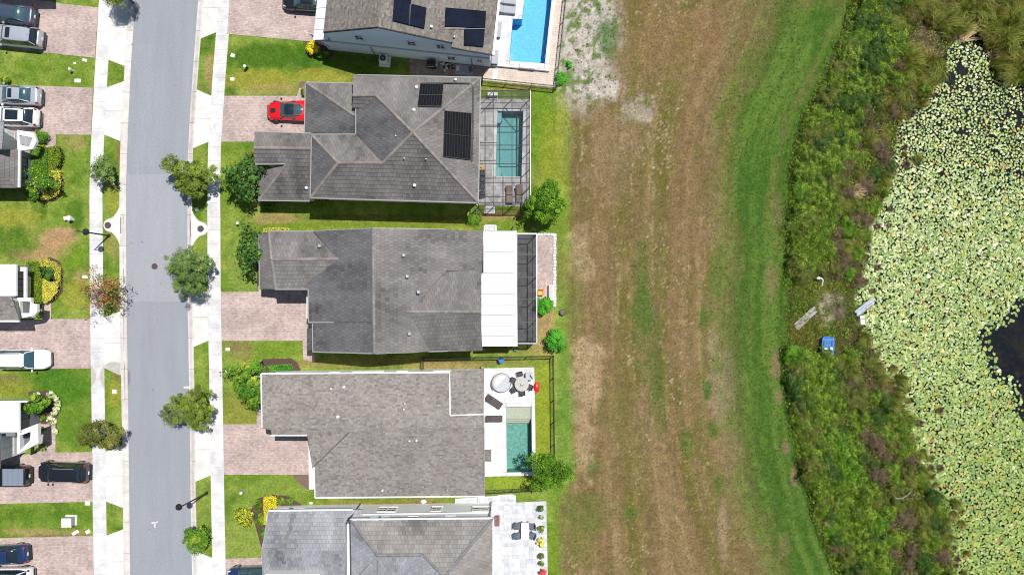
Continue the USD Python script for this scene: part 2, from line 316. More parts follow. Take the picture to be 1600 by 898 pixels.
leafm('leaf_gold', [(0, (.07, .09, .01)), (.3, (.25, .22, .02)), (.7, (.45, .38, .04)), (1, (.6, .55, .2))])
leafm('leaf_hedge', [(0, (.02, .055, .006)), (.5, (.05, .125, .012)), (.85, (.11, .19, .02)), (1, (.22, .28, .03))])
leafm('leaf_white', [(0, (.07, .10, .03)), (.35, (.22, .25, .10)), (.7, (.5, .5, .32)), (1, (.7, .7, .55))])
leafm('leaf_bank', [(0, (.008, .020, .003)), (.35, (.045, .085, .007)), (.7, (.12, .175, .014)), (1, (.23, .27, .03))])
leafm('leaf_bank_dark', [(0, (.006, .016, .003)), (.5, (.026, .058, .007)), (1, (.08, .13, .018))])
leafm('leaf_bank_olive', [(0, (.018, .025, .005)), (.5, (.065, .08, .013)), (1, (.15, .155, .03))])
leafm('leaf_bank_brown', [(0, (.022, .016, .010)), (.4, (.055, .038, .022)), (.75, (.10, .070, .042)), (1, (.17, .125, .08))], .15)
leafm('reed', [(0, (.035, .038, .008)), (.35, (.085, .085, .017)), (.7, (.145, .135, .028)), (1, (.24, .20, .06))], .3)
leafm('reed_green', [(0, (.03, .05, .008)), (.4, (.08, .105, .015)), (.8, (.15, .165, .03)), (1, (.24, .22, .06))], .3)
leafm('reed_tan', [(0, (.22, .15, .08)), (.5, (.34, .24, .14)), (1, (.46, .34, .21))], .2)
leafm('straw', [(0, (.13, .09, .04)), (.4, (.19, .135, .06)), (.8, (.25, .19, .09)), (1, (.36, .29, .17))], .15, gain=1.)
leafm('blade', [(0, (.04, .08, .010)), (.5, (.07, .12, .016)), (1, (.12, .17, .03))], .15, gain=1.1)
TONED.add('pad')
mk('pad', {'at': ('attribute', {'attribute': 'tone'}), 'r': ('rgb_ramp', {'ramp': [(0, (.095, .18, .030)), (.3, (.18, .27, .050)), (.65, (.235, .325, .062)), (.90, (.32, .39, .10)), (.93, (.30, .30, .04)), (.975, (.42, .35, .04)), (.99, (.32, .15, .03)), (1, (.15, .05, .03))]}),
    'p': ('principled_bsdf', {'roughness': .36, 'specular_ior_level': .65})}, [('at.fac', 'r.fac'), ('r.color', 'p.base_color')])

# ------------------------------------------------------------------ setting: ground, road, walks, drives
YS = [-320, 0, 112, 225, 300, 450, 560, 675, 780, 898, 1250]
def line(xs): return lambda y: np.interp(y, YS, xs)
ROAD_L = line([238, 210.5, 203, 198, 196, 196.5, 198, 200, 201, 202.5, 206])
KERB_L = line([228, 200.5, 194.5, 188, 186.5, 187, 188.5, 191, 192, 193.5, 197])
ROAD_R = line([338, 309, 300.5, 293, 292, 292, 294, 296, 297, 299.5, 303])
KERB_R = line([348, 319, 309.5, 302, 300, 300.5, 303, 305, 306, 309, 313])
WL0 = line([189, 155, 148.5, 142.5, 140, 140.5, 142, 144, 145, 146.6, 150]); WL1 = line([209, 175, 168.5, 162.5, 160, 161.5, 163, 164.5, 166, 167.4, 171])
WR0 = line([372, 342, 333, 325.5, 324, 324.5, 326.5, 328.5, 330, 332.6, 338]); WR1 = line([392, 362, 353, 345.5, 344, 345, 347, 349, 350.5, 353, 358])
def strip(fa, fb, y0, y1, n=None):
    n = n or max(2, int(abs(y1 - y0) / 30) + 2); ys = np.linspace(y0, y1, n)
    return Polygon(PXL([(fa(y), y) for y in ys] + [(fb(y), y) for y in ys[::-1]]))
Y0, Y1 = -240, 1140
road_poly = strip(ROAD_L, ROAD_R, Y0, Y1); kl_poly = strip(KERB_L, ROAD_L, Y0, Y1); kr_poly = strip(ROAD_R, KERB_R, Y0, Y1)
corridor = shapely.union_all([road_poly, kl_poly, kr_poly])

BANK = ([-300, 0, 60, 100, 180, 250, 350, 420, 450, 545, 640, 720, 790, 850, 898, 1200], [1420, 1335, 1318, 1303, 1262, 1242, 1234, 1236, 1228, 1228, 1238, 1252, 1270, 1292, 1312, 1420])
SHORE = ([-300, 0, 60, 120, 150, 190, 260, 310, 350, 420, 470, 510, 560, 600, 640, 700, 760, 800, 860, 898, 1200], [1540, 1500, 1490, 1452, 1440, 1402, 1392, 1375, 1356, 1345, 1338, 1350, 1365, 1385, 1412, 1428, 1450, 1475, 1480, 1488, 1560])
bank_x = lambda y: np.interp(y, *BANK); shore_x = lambda y: np.interp(y, *SHORE)
sm = lambda a, b, x: np.clip((x - a) / (b - a), 0, 1) ** 2 * (3 - 2 * np.clip((x - a) / (b - a), 0, 1))

# pools: (water outline in photo pixels, height of water, floor depth, materials)
POOL1 = [(819, -60), (819, 0), (815.5, 32.5), (801, 32), (795.6, 97.5), (851, 101.5), (862, 0), (866, -60)]
POOL2 = [(777.5, 173.5), (817.5, 173.5), (815, 276), (774, 276)]
POOL4 = [(790.5, 635), (830.5, 634.5), (831.5, 737), (791.8, 737.5)]
pool_polys = [Polygon(PXL(p)) for p in (POOL1, POOL2, POOL4)]
def noise2(px, py, s, seed, oct=4): return meshkit.fbm(np.stack([px / s, py / s, np.full_like(px, seed * 7.3)], -1), oct, seed)
def blob(px, py, x, y, rx, ry, seed, rough=.6):
    d = np.hypot((px - x) / rx, (py - y) / ry) + rough * (noise2(px, py, max(6, min(rx, ry) * .7), seed, 4) - .5) * 2
    return 1 - sm(.6, 1.25, d)
def ground_z(px, py):
    b = bank_x(py) + 25; s = shore_x(py)
    return -sm(0, 1, (px - b) / np.maximum(s - b, 5)) * .59 - sm(0, 50, px - s) * 1.1
def ground_colour(px, py):
    C = lambda *c: np.array(c, float)
    mix = lambda a, b, t: a + (b - a) * t[..., None]
    n1 = noise2(px, py, 38, 1); n2 = noise2(px, py, 13, 2); n3 = noise2(px, py, 90, 3)
    lawn = mix(np.broadcast_to(C(.100, .180, .018), px.shape + (3,)), C(.205, .262, .050), sm(.33, .68, .55 * n1 + .45 * n2))
    lawn = mix(lawn, C(.036, .105, .008), sm(.56, .8, noise2(px, py, 30, 4)) * .75)
    lawn = mix(lawn, C(.24, .20, .06), sm(.60, .85, noise2(px, py, 24, 5)) * .5)
    DG, YE, TAN, BR, GR, RE = C(.030, .098, .006), C(.25, .235, .035), C(.34, .215, .115), C(.17, .115, .06), C(.095, .195, .008), C(.24, .12, .055)
    for x, y, rx, ry, c, st in [(430, 88, 95, 22, DG, .75), (480, 112, 22, 12, DG, .5), (400, 125, 60, 18, YE, .75), (510, 118, 55, 12, YE, .8), (430, 140, 55, 10, TAN, .4), (330, 110, 12, 28, TAN, .55), (322, 70, 14, 18, DG, .4),
            (88, 378, 34, 22, TAN, .95), (100, 362, 18, 8, TAN, .8), (45, 398, 34, 10, TAN, .8), (25, 340, 40, 16, YE, .55), (20, 385, 36, 22, DG, .5), (115, 400, 22, 22, GR, .6), (118, 455, 22, 28, YE, .6), (126, 432, 14, 10, TAN, .5), (112, 225, 22, 14, TAN, .45),
            (105, 430, 14, 20, DG, .3), (95, 600, 60, 30, C(.035, .125, .012), .7), (100, 640, 40, 60, C(.06, .15, .010), .6), (20, 605, 40, 14, YE, .5), (12, 590, 25, 7, BR, .5), (178, 615, 12, 20, YE, .7), (185, 586, 10, 10, RE, .5), (40, 805, 110, 10, DG, .35), (60, 830, 70, 6, TAN, .6), (90, 838, 55, 4, BR, .6),
            (186, 240, 7, 18, RE, .45), (178, 315, 10, 25, YE, .6), (178, 380, 10, 30, TAN, .25), (185, 470, 12, 20, BR, .4),
            (370, 640, 26, 30, C(.20, .20, .04), .8), (378, 550, 20, 16, C(.20, .17, .06), .7), (430, 545, 40, 14, GR, .4), (395, 660, 30, 14, C(.19, .21, .035), .7), (370, 540, 30, 8, BR, .5),
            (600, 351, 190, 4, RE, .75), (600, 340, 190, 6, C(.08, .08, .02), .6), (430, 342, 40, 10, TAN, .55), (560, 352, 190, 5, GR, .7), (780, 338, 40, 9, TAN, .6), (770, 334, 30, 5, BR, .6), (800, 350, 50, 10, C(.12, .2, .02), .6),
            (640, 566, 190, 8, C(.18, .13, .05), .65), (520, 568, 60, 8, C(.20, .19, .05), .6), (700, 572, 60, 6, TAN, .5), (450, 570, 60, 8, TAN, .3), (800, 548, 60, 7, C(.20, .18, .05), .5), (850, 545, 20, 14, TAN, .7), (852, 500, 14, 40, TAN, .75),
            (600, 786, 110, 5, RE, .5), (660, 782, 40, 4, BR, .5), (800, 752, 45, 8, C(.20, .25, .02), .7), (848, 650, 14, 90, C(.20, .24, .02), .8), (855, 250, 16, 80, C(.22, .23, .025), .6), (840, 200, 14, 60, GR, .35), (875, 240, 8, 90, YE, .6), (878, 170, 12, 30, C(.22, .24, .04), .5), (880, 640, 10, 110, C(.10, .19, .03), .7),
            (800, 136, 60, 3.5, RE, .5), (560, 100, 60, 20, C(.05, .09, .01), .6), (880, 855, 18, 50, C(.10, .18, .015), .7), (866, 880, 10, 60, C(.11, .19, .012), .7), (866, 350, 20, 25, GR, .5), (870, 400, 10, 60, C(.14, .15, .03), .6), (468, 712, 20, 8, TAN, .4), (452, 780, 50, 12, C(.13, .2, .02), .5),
            (480, 745, 12, 14, RE, .6), (385, 835, 45, 60, C(.20, .26, .055), .75), (430, 765, 60, 22, C(.18, .25, .045), .6), (100, 250, 30, 40, C(.10, .19, .02), .4), (385, 430, 30, 40, C(.17, .235, .05), .6), (368, 260, 20, 50, C(.15, .22, .03), .5), (800, 755, 45, 12, C(.20, .28, .03), .5), (848, 600, 16, 60, C(.21, .26, .025), .5), (90, 815, 70, 14, C(.10, .19, .02), .5), (312, 800, 14, 60, C(.16, .22, .04), .6), (880, 430, 12, 40, C(.15, .15, .04), .6)]:
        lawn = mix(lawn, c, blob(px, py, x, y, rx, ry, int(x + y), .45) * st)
    # mown field: streaks that follow the bank
    bk = bank_x(py); w = sm(880, 1250, px); u = px - w * (bk - 1232)
    st = meshkit.fbm(np.stack([u / 9, py / 150, px * 0 + 2], -1), 4, 11); st2 = meshkit.fbm(np.stack([u / 28, py / 260, px * 0 + 5], -1), 3, 12); st3 = meshkit.fbm(np.stack([u / 3.5, py / 70, px * 0], -1), 3, 14)
    nf = noise2(px, py, 26, 13); nf2 = noise2(px, py, 7, 15)
    st4 = meshkit.fbm(np.stack([u / 14, py / 400, px * 0 + 9], -1), 3, 18); nf3 = noise2(px, py, 4, 19)
    field = mix(np.broadcast_to(C(.128, .094, .038), px.shape + (3,)), C(.222, .158, .080), sm(.34, .66, .34 * st + .26 * nf + .22 * nf2 + .18 * nf3))
    field = mix(field, C(.105, .098, .020), sm(.44, .66, .42 * st2 + .38 * nf + .20 * nf2) * .85)
    field = mix(field, C(.34, .25, .145), sm(.55, .70, .45 * st3 + .35 * nf2 + .2 * nf3) * .6)
    field = mix(field, C(.195, .118, .062), sm(.50, .66, st4 * .6 + nf2 * .4) * .38)
    nf4 = noise2(px, py, 2.6, 23, 2); field = mix(field, C(.46, .38, .28), sm(.70, .84, nf4) * sm(.45, .65, .6 * nf + .4 * st2) * .7)
    track = np.abs(((u - 905) / 27.) % 1 - .5) * 2; field = mix(field, C(.26, .175, .10), sm(.55, 1, track) * sm(.4, .6, .5 * st + .5 * nf) * .3); field = mix(field, C(.085, .075, .02), sm(.5, 0, track) * sm(.45, .65, .5 * st3 + .5 * nf) * .38)
    gpatch = sm(.56, .70, .45 * noise2(px, py * .45, 26, 17) + .3 * st + .25 * nf2)
    gpatch = gpatch * np.clip(.34 + .8 * sm(0, 80, 40 - np.abs(u - 1010)) + .55 * sm(0, 60, 30 - np.abs(u - 935)) + .5 * sm(0, 60, 30 - np.abs(u - 1100)), 0, 1)
    field = mix(field, C(.06, .10, .014), gpatch * .9)
    for x, y, rx, ry, c, k in [(915, 590, 30, 70, C(.38, .28, .17), .6), (910, 700, 24, 50, C(.36, .27, .16), .5), (905, 400, 25, 45, C(.36, .27, .17), .45), (955, 230, 40, 70, C(.24, .17, .11), .4), (1010, 520, 22, 60, C(.06, .11, .02), .5), (1000, 420, 14, 40, C(.06, .11, .02), .5), (920, 800, 40, 30, C(.07, .12, .02), .4), (1060, 60, 80, 60, C(.20, .125, .06), .5), (1160, 300, 14, 60, C(.055, .095, .02), .6), (1130, 690, 20, 60, C(.24, .165, .09), .4), (1120, 340, 16, 90, C(.23, .15, .09), .4),
                              (1030, 640, 18, 40, C(.06, .11, .02), .4), (1075, 690, 12, 20, C(.055, .11, .015), .5), (930, 730, 12, 14, C(.06, .12, .02), .5), (1128, 600, 22, 60, C(.27, .195, .14), .6), (1112, 540, 9, 26, C(.30, .225, .16), .5), (1130, 830, 8, 60, C(.29, .21, .15), .5), (1098, 500, 7, 16, C(.045, .11, .015), .8), (1106, 610, 8, 16, C(.045, .11, .015), .8), (1114, 670, 8, 14, C(.045, .11, .015), .7), (1120, 755, 6, 12, C(.045, .11, .015), .7), (1006, 480, 16, 40, C(.055, .115, .018), .6), (1022, 590, 14, 50, C(.06, .11, .02), .5), (900, 470, 14, 60, C(.13, .135, .035), .5), (905, 840, 30, 50, C(.12, .135, .03), .5), (1180, 240, 30, 80, C(.05, .115, .015), .5), (1120, 420, 12, 50, C(.06, .11, .018), .5), (960, 640, 20, 60, C(.13, .12, .035), .4), (985, 800, 14, 10, C(.06, .12, .02), .5)]:
        field = mix(field, c, blob(px, py, x, y, rx, ry, int(x * 2 + y), .7) * k)
    gs = sm(1085, 1180, u + 44 * (nf - .5) + 40 * (st - .5) + 30 * (nf2 - .5) + 30 * sm(.5, .0, py / 898) - 0 * py); strip_c = mix(np.broadcast_to(C(.034, .098, .010), px.shape + (3,)), C(.078, .145, .022), sm(.4, .66, .6 * st + .4 * nf2))
    strip_c = mix(strip_c, C(.15, .115, .045), sm(.56, .75, .6 * st2 + .4 * nf) * .42)
    field = mix(field, strip_c, gs * .92)
    for x, y, rx, ry, k in [(1212, 570, 8, 22, .7), (1218, 620, 7, 12, .6), (1240, 745, 6, 16, .8), (1228, 700, 7, 14, .6), (1215, 330, 8, 30, .4), (1205, 440, 10, 30, .5), (1225, 850, 8, 20, .3), (1140, 700, 14, 30, .4)]:
        field = mix(field, C(.20, .13, .08), blob(px, py, x, y, rx, ry, int(x + y), .8) * k)
    edge = 886 + 14 * (n1 - .5) + 10 * (n2 - .5) + 26 * sm(300, 0, py) * 0 + 8 * sm(500, 650, py) - 22 * sm(740, 800, py)
    col = mix(lawn, field, sm(-9, 14, px - edge))
    # sandy patch with weeds beside the first pool
    sand = np.maximum(blob(px, py, 905, 60, 62, 105, 31, .35), np.maximum(blob(px, py, 925, 135, 48, 28, 32, .5), blob(px, py, 995, 172, 26, 24, 33, .9) * .45)) * sm(872, 880, px + (py - 70) * .08)
    sc = mix(np.broadcast_to(C(.44, .40, .37), px.shape + (3,)), C(.33, .30, .275), sm(.4, .65, nf2))
    sc = mix(sc, C(.085, .15, .03), sm(.52, .62, noise2(px, py, 8, 21)) * .9); sc = mix(sc, C(.055, .13, .04), blob(px, py, 952, 60, 22, 34, 41, .8) * .85)
    sc = mix(sc, C(.07, .15, .02), blob(px, py, 885, 122, 12, 14, 42, .6) * .9)
    col = mix(col, sc, sand * .95)
    # bank: dark soil and herbs, brown litter near the water
    bt = sm(-6, 10, px - bk + 8 * (n2 - .5))
    bankc = mix(np.broadcast_to(C(.028, .052, .007), px.shape + (3,)), C(.085, .12, .016), sm(.4, .7, .5 * n2 + .5 * nf2))
    bankc = mix(bankc, C(.10, .066, .036), sm(.45, .65, .5 * nf2 + .5 * n1) * sm(60, -10, shore_x(py) - px))
    for x, y, rx, ry, c, k in [(1290, 455, 45, 22, C(.12, .115, .02), .9), (1268, 520, 30, 30, C(.13, .12, .018), .8), (1300, 480, 24, 26, C(.33, .30, .23), .85), (1315, 485, 26, 16, C(.09, .07, .055), .8), (1320, 530, 25, 30, C(.08, .055, .03), .7), (1450, 62, 34, 30, C(.19, .125, .085), .98), (1350, 540, 30, 50, C(.09, .06, .03), .6), (1372, 500, 20, 22, C(.10, .07, .04), .5), (1245, 515, 14, 14, C(.19, .11, .03), .6), (1292, 505, 8, 22, C(.33, .29, .16), .5)]:
        bankc = mix(bankc, c, blob(px, py, x, y, rx, ry, int(x + 3 * y), .7) * k)
    return np.clip(mix(col, bankc, bt), .004, .9)
def build_ground():
    d = 0.16; xs = np.arange(-53, 58.001, d); ys = np.arange(-31.5, 31.5, d)
    X, Y = np.meshgrid(xs, ys); px = X * S + 800; py = 449 - Y * S
    Z = ground_z(px, py) + .03 * (noise2(px, py, 14, 61) - .5) * sm(885, 930, px)
    inroad = shapely.contains_xy(corridor.buffer(-.2), X, Y); Z = np.where(inroad, -.16, Z)
    ny, nx = X.shape; idx = np.arange(nx * ny).reshape(ny, nx)
    q = np.stack([idx[:-1, :-1], idx[:-1, 1:], idx[1:, 1:], idx[1:, :-1]], -1).reshape(-1, 4)
    cx = (X[:-1, :-1] + d / 2).ravel(); cy = (Y[:-1, :-1] + d / 2).ravel(); keep = np.ones(len(q), bool)
    for p in pool_polys: keep &= ~shapely.contains_xy(p.buffer(.12), cx, cy)
    q = q[keep]; f = np.vstack([q[:, [0, 1, 2]], q[:, [0, 2, 3]]])
    v = np.c_[X.ravel(), Y.ravel(), Z.ravel()]; col = ground_colour(px, py).reshape(-1, 3)
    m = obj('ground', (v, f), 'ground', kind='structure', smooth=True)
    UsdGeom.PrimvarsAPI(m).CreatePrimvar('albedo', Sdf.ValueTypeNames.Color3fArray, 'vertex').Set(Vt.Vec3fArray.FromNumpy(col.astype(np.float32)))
    # the land goes on beyond the picture
    far = sbox(-900, -900, 900, 900).difference(sbox(-52.9, -31.4, 57.9, 31.4)).difference(sbox(44, -59, 81, 58)); fm = MB().sheet(far, -.18); vf = fm.out()
    obj('far_ground', vf, 'far_grass', kind='structure')
build_ground()

road = obj('road', MB().sheet(road_poly, -.10), 'asphalt', kind='structure')
obj('road_patch', MB().sheet(strip(lambda y: ROAD_L(y) + 1, lambda y: ROAD_R(y) - 1, 272, 471), -.094), 'asphalt_light', kind='structure')
obj('road_patch', MB().sheet(Polygon(PXL([(206, 67), (252, 69), (245, 200), (241, 262), (200, 262), (202, 160)])), -.095), 'asphalt_patch', kind='structure')
def kerb(name, poly_in, poly_out, side):
    x = UsdGeom.Xform.Define(stage, npath(name, None)); tag(x, kind='structure'); y = Y0
    while y < Y1:
        y2 = y + 48; ys = (y + .25, y2 - .25); k = MB()
        sec = [(0, -.3), (0, -.092), (.25, -.085), (.75, .018), (1, .024), (1, -.3)]
        ring = []
        for yy in ys:
            a = W2(poly_in(yy), yy); b = W2(poly_out(yy), yy); ring.append([(*(a + (b - a) * t), z) for t, z in sec])
        v = np.array(ring[0] + ring[1]); n = len(sec); f = [[i, (i + 1) % n, n + (i + 1) % n, n + i] for i in range(n)]
        k.add(v, f); k.add(v[:n], [[0, i, i + 1] for i in range(1, n - 1)]); k.add(v[n:], [[0, i + 1, i] for i in range(1, n - 1)])
        obj('kerb_stone', k, 'kerb', x); y = y2
kerb('kerb', ROAD_L, KERB_L, 0); kerb('kerb', ROAD_R, KERB_R, 1)

def slabs(name, fa, fb, ys, mat='concrete', top=.03):
    x = UsdGeom.Xform.Define(stage, npath(name, None)); tag(x, kind='structure')
    for a, b in zip(ys[:-1], ys[1:]):
        obj('slab', MB().prism(strip(fa, fb, a + .10, b - .10, 2), -.1, top), mat, x)
slabs('sidewalk', WL0, WL1, list(np.arange(-232, 1135, 21.7)), 'concrete'); slabs('sidewalk', WR0, WR1, list(np.arange(-226, 1135, 21.7)), 'concrete')
aprons = UsdGeom.Xform.Define(stage, npath('driveway_aprons', None)); tag(aprons, kind='structure')
def apron(side, ya, yb, fl=10):
    if side == 'l': a, b = WL1, KERB_L; ins = 4
    else: a, b = WR0, KERB_R; ins = -4
    mid = (ya + yb) / 2
    for p, q in ((ya, mid), (mid, yb)):
        ko = lambda y: y + (fl if y == yb else -fl if y == ya else 0)
        pts = [(a(p + .2), p + .2), (b(ko(p)) , ko(p) + .2), (b(ko(q)), ko(q) - .2), (a(q - .2), q - .2)]
        obj('slab', MB().prism(Polygon(PXL(pts)).buffer(0), -.1, .026), 'apron', aprons)
for a, b in ((-12, 94), (137, 211), (496, 575), (705, 783), (836, 915)): apron('l', a, b)
for a, b in ((-25, 51), (150, 222), (457, 532), (662, 742), (871, 950)): apron('r', a, b)

def pave(parent, poly, L, Wd, z, mat, ang=0., gap=.008, rnd=0., seed=1, part='paving_stones', bond=.5, hj=.004, lens=None):
    """Every paver a little block of its own, cut to the outline."""
    rng = np.random.default_rng(seed); p = affinity.rotate(poly, -ang, origin=(0, 0), use_radians=True)
    x0, y0, x1, y1 = p.bounds; V, F, n = [], [], 0; rows = int((y1 - y0) / Wd) + 1; sh = shapely.prepare(p)
    ca, sa = math.cos(ang), math.sin(ang)
    for r in range(rows):
        y = y0 + r * Wd; x = x0 - L * (bond * (r % 2) + rng.random() * rnd)
        while x < x1:
            l = L * (rng.choice(lens) if lens is not None else 1)
            b = sbox(x + gap / 2, y + gap / 2, x + l - gap / 2, y + Wd - gap / 2); x += l
            if not p.intersects(b): continue
            g = b if p.contains(b) else p.intersection(b)
            for gg in getattr(g, 'geoms', [g]):
                if gg.geom_type != 'Polygon' or gg.area < 2e-3: continue
                c = np.array(gg.exterior.coords)[:-1]
                if not gg.exterior.is_ccw: c = c[::-1]
                k = len(c); zz = z + rng.normal() * hj; c = np.c_[c[:, 0] * ca - c[:, 1] * sa, c[:, 0] * sa + c[:, 1] * ca]
                V += [np.c_[c, np.full(k, z - .05)], np.c_[c, np.full(k, zz)]]
                F += [[n + k, n + k + i, n + k + i + 1] for i in range(1, k - 1)]
                for i in range(k): j = (i + 1) % k; F += [[n + i, n + j, n + k + j], [n + i, n + k + j, n + k + i]]
                n += 2 * k
    if n: obj(part, (np.vstack(V), np.array(F)), mat, parent, kind='stuff')
def paved(name, pts, mat='paver_pink', L=.24, Wd=.16, z=.035, bed='soil', seed=1, holes=(), kind='structure', **kw):
    poly = Polygon(PXL(pts)) if not isinstance(pts, Polygon) else pts
    for h in holes: poly = poly.difference(h)
    x = UsdGeom.Xform.Define(stage, npath(name, None)); tag(x, kind=kind)
    obj('bed', MB().prism(poly, -.12, z - .022), bed, x); pave(x, poly, L, Wd, z, mat, seed=seed, **kw); return x, poly
r5 = math.radians(-5.3)
paved('driveway', [(-60, -40), (157.5, -40), (154.2, 12.5), (100, 6), (88, 3), (88, -30), (-60, -30)][:2] + [(155, 12.5), (100, 6), (60, 2), (-60, -12)] and [(-80, -14), (60, 0), (100, 6.5), (154, 12.5), (148.5, 91), (-80, 66)], ang=r5, seed=1)
paved('driveway', [(-80, 128), (0, 132.5), (145.5, 137.5), (142.5, 211), (88, 210.5), (87, 232), (72, 231), (72, 224), (-80, 222)], ang=math.radians(-3), seed=2)
paved('driveway', [(-80, 500), (64, 500), (66, 473), (80, 473), (80, 498), (141, 498), (142.5, 575), (-80, 578)], seed=3)
paved('driveway', [(-80, 712), (58, 709), (58, 662), (87, 662), (87, 706.5), (145, 705.5), (145.2, 783), (-80, 788)], ang=math.radians(1), seed=4)
paved('driveway', [(-80, 842), (146, 836), (147.5, 930), (-80, 930)], ang=math.radians(1), seed=5)
paved('driveway', [(362, -45), (520, -45), (522, 72), (498, 66.5), (355, 53.5)], ang=r5, seed=6)
paved('driveway', [(350.5, 150), (464, 150), (468, 138), (490, 138), (492, 222), (345.5, 221.5)], seed=7)
paved('driveway', [(345, 456), (404, 455.5), (404, 446), (409, 446), (490, 450), (492, 565), (474, 562), (473, 532), (346.3, 532)], seed=8)
paved('driveway', [(349, 662.5), (401, 662), (402, 636), (408, 634), (416, 660), (500, 676), (500, 741), (350, 741)], seed=9)
paved('driveway', [(353, 872), (408, 870), (410, 848), (420, 848), (425, 930), (355, 930)], seed=10)

# small things in the road and the verge
def manhole(px, py, r, z, label, name='manhole_cover', cat='manhole cover'):
    t = thing(name, label, cat, W(px, py, z)); t.GetPrim() if hasattr(t, 'GetPrim') else t
    obj('cover', MB().lathe((0, 0, 0), [(r, -.03), (r, .006), (r * .85, .01), (r * .82, .004), (.001, .006)], 20), 'iron', t)
    obj('lifting_hole', MB().cyl((r * .5, 0), r * .09, .006, .012, 8), 'black_metal', t); return t
manhole(241.5, 416, .30, -.09, 'round rusty brown manhole cover alone in the middle of the road')
def inlet(px, py, sgn, label):
    kx = KERB_L if sgn < 0 else KERB_R
    ys = np.linspace(py - 30, py + 32, 25); out = []
    for y in ys:
        t = abs(y - py) / 31; bulge = 25 * (1 - t) ** 1.7 if t > .35 else 25 * (1 - .35) ** 1.7 + (12.7 * math.sqrt(max(0, 1 - (t / .36) ** 2)))
        out.append((kx(y) + sgn * min(bulge, 26), y))
    poly = Polygon(PXL(out + [(kx(y) - sgn * 1, y) for y in ys[::-1]])).buffer(.12).buffer(-.12)
    t = thing('storm_drain', label, 'storm drain'); obj('concrete_apron', MB().prism(poly, -.1, .032), 'apron', t)
    cx = px; obj('cover', MB().lathe(W(cx, py, .032), [(.32, 0), (.32, .02), (.26, .026), (.001, .026)], 18), 'iron', t)
    obj('throat', MB().box(W(kx(py) - sgn * 2.5, py, -.03), (.06, 1.6, .1)), 'black_metal', t)
inlet(168.5, 352, -1, 'concrete storm drain apron with round rusty cover beside the street lamp on the left kerb')
inlet(313.5, 357.5, 1, 'concrete storm drain apron with round rusty cover on the right kerb between two street trees')
# sprayed survey marks on the asphalt near the lower lamp
mt = thing('road_mark', 'faded white sprayed cross mark on the asphalt in the lower half of the road', 'road mark', (0, 0, 0))
obj('stroke', MB().prism(Polygon(PXL([(235.5, 816.5), (239, 815.2), (242, 816), (246, 813.5), (246.8, 815), (242, 817.6), (236, 818)])), -.093, -.089), 'mark_paint', mt)
obj('stroke', MB().prism(Polygon(PXL([(240, 819), (242.4, 818.5), (242, 825), (240.6, 825)])), -.093, -.088), 'mark_paint', mt)
obj('road_mark', MB().prism(Polygon(PXL([(286.5, 603.5), (297, 603.5), (297, 606.5), (286.5, 606.5)])), -.093, -.089), 'mark_paint', label='short white painted dash across the right gutter above the third street tree', cat='road mark')

# planting beds
def bed(pts, mat='mulch', z=.02):
    obj('planting_bed', MB().prism(Polygon(PXL(pts)).buffer(.25).buffer(-.1), -.1, z), mat, kind='structure')
bed([(66, 233), (93, 232), (95, 255), (92, 270), (99, 282), (97, 300), (86, 312), (62, 313), (55, 300), (58, 240)])
bed([(58, 414), (78, 404), (92, 410), (97, 425), (96, 455), (84, 470), (70, 474), (62, 474)])
bed([(47, 614), (74, 612), (88, 620), (93, 632), (89, 645), (86, 660), (87, 676), (62, 676), (50, 640)])
bed([(62, 690), (73, 690), (73, 706), (62, 706)])
bed([(392, 800), (405, 780), (425, 774), (450, 777), (470, 790), (470, 798), (424, 812), (418, 850), (410, 852), (400, 815)])
bed([(411, 563), (455, 562), (463, 568), (468, 580), (412, 582)])
bed([(402, 228), (408, 228), (410, 316), (403, 318), (398, 260)]); bed([(403, 366), (408, 366), (410, 444), (404, 446)]); bed([(398, 598), (408, 596), (410, 634), (400, 630)])
bed([(480, 66), (516, 66), (520, 86), (482, 86)]); bed([(460, 742), (482, 742), (482, 762), (474, 758)], 'soil'); bed([(470, 130), (478, 130), (478, 152), (468, 150)], 'soil')

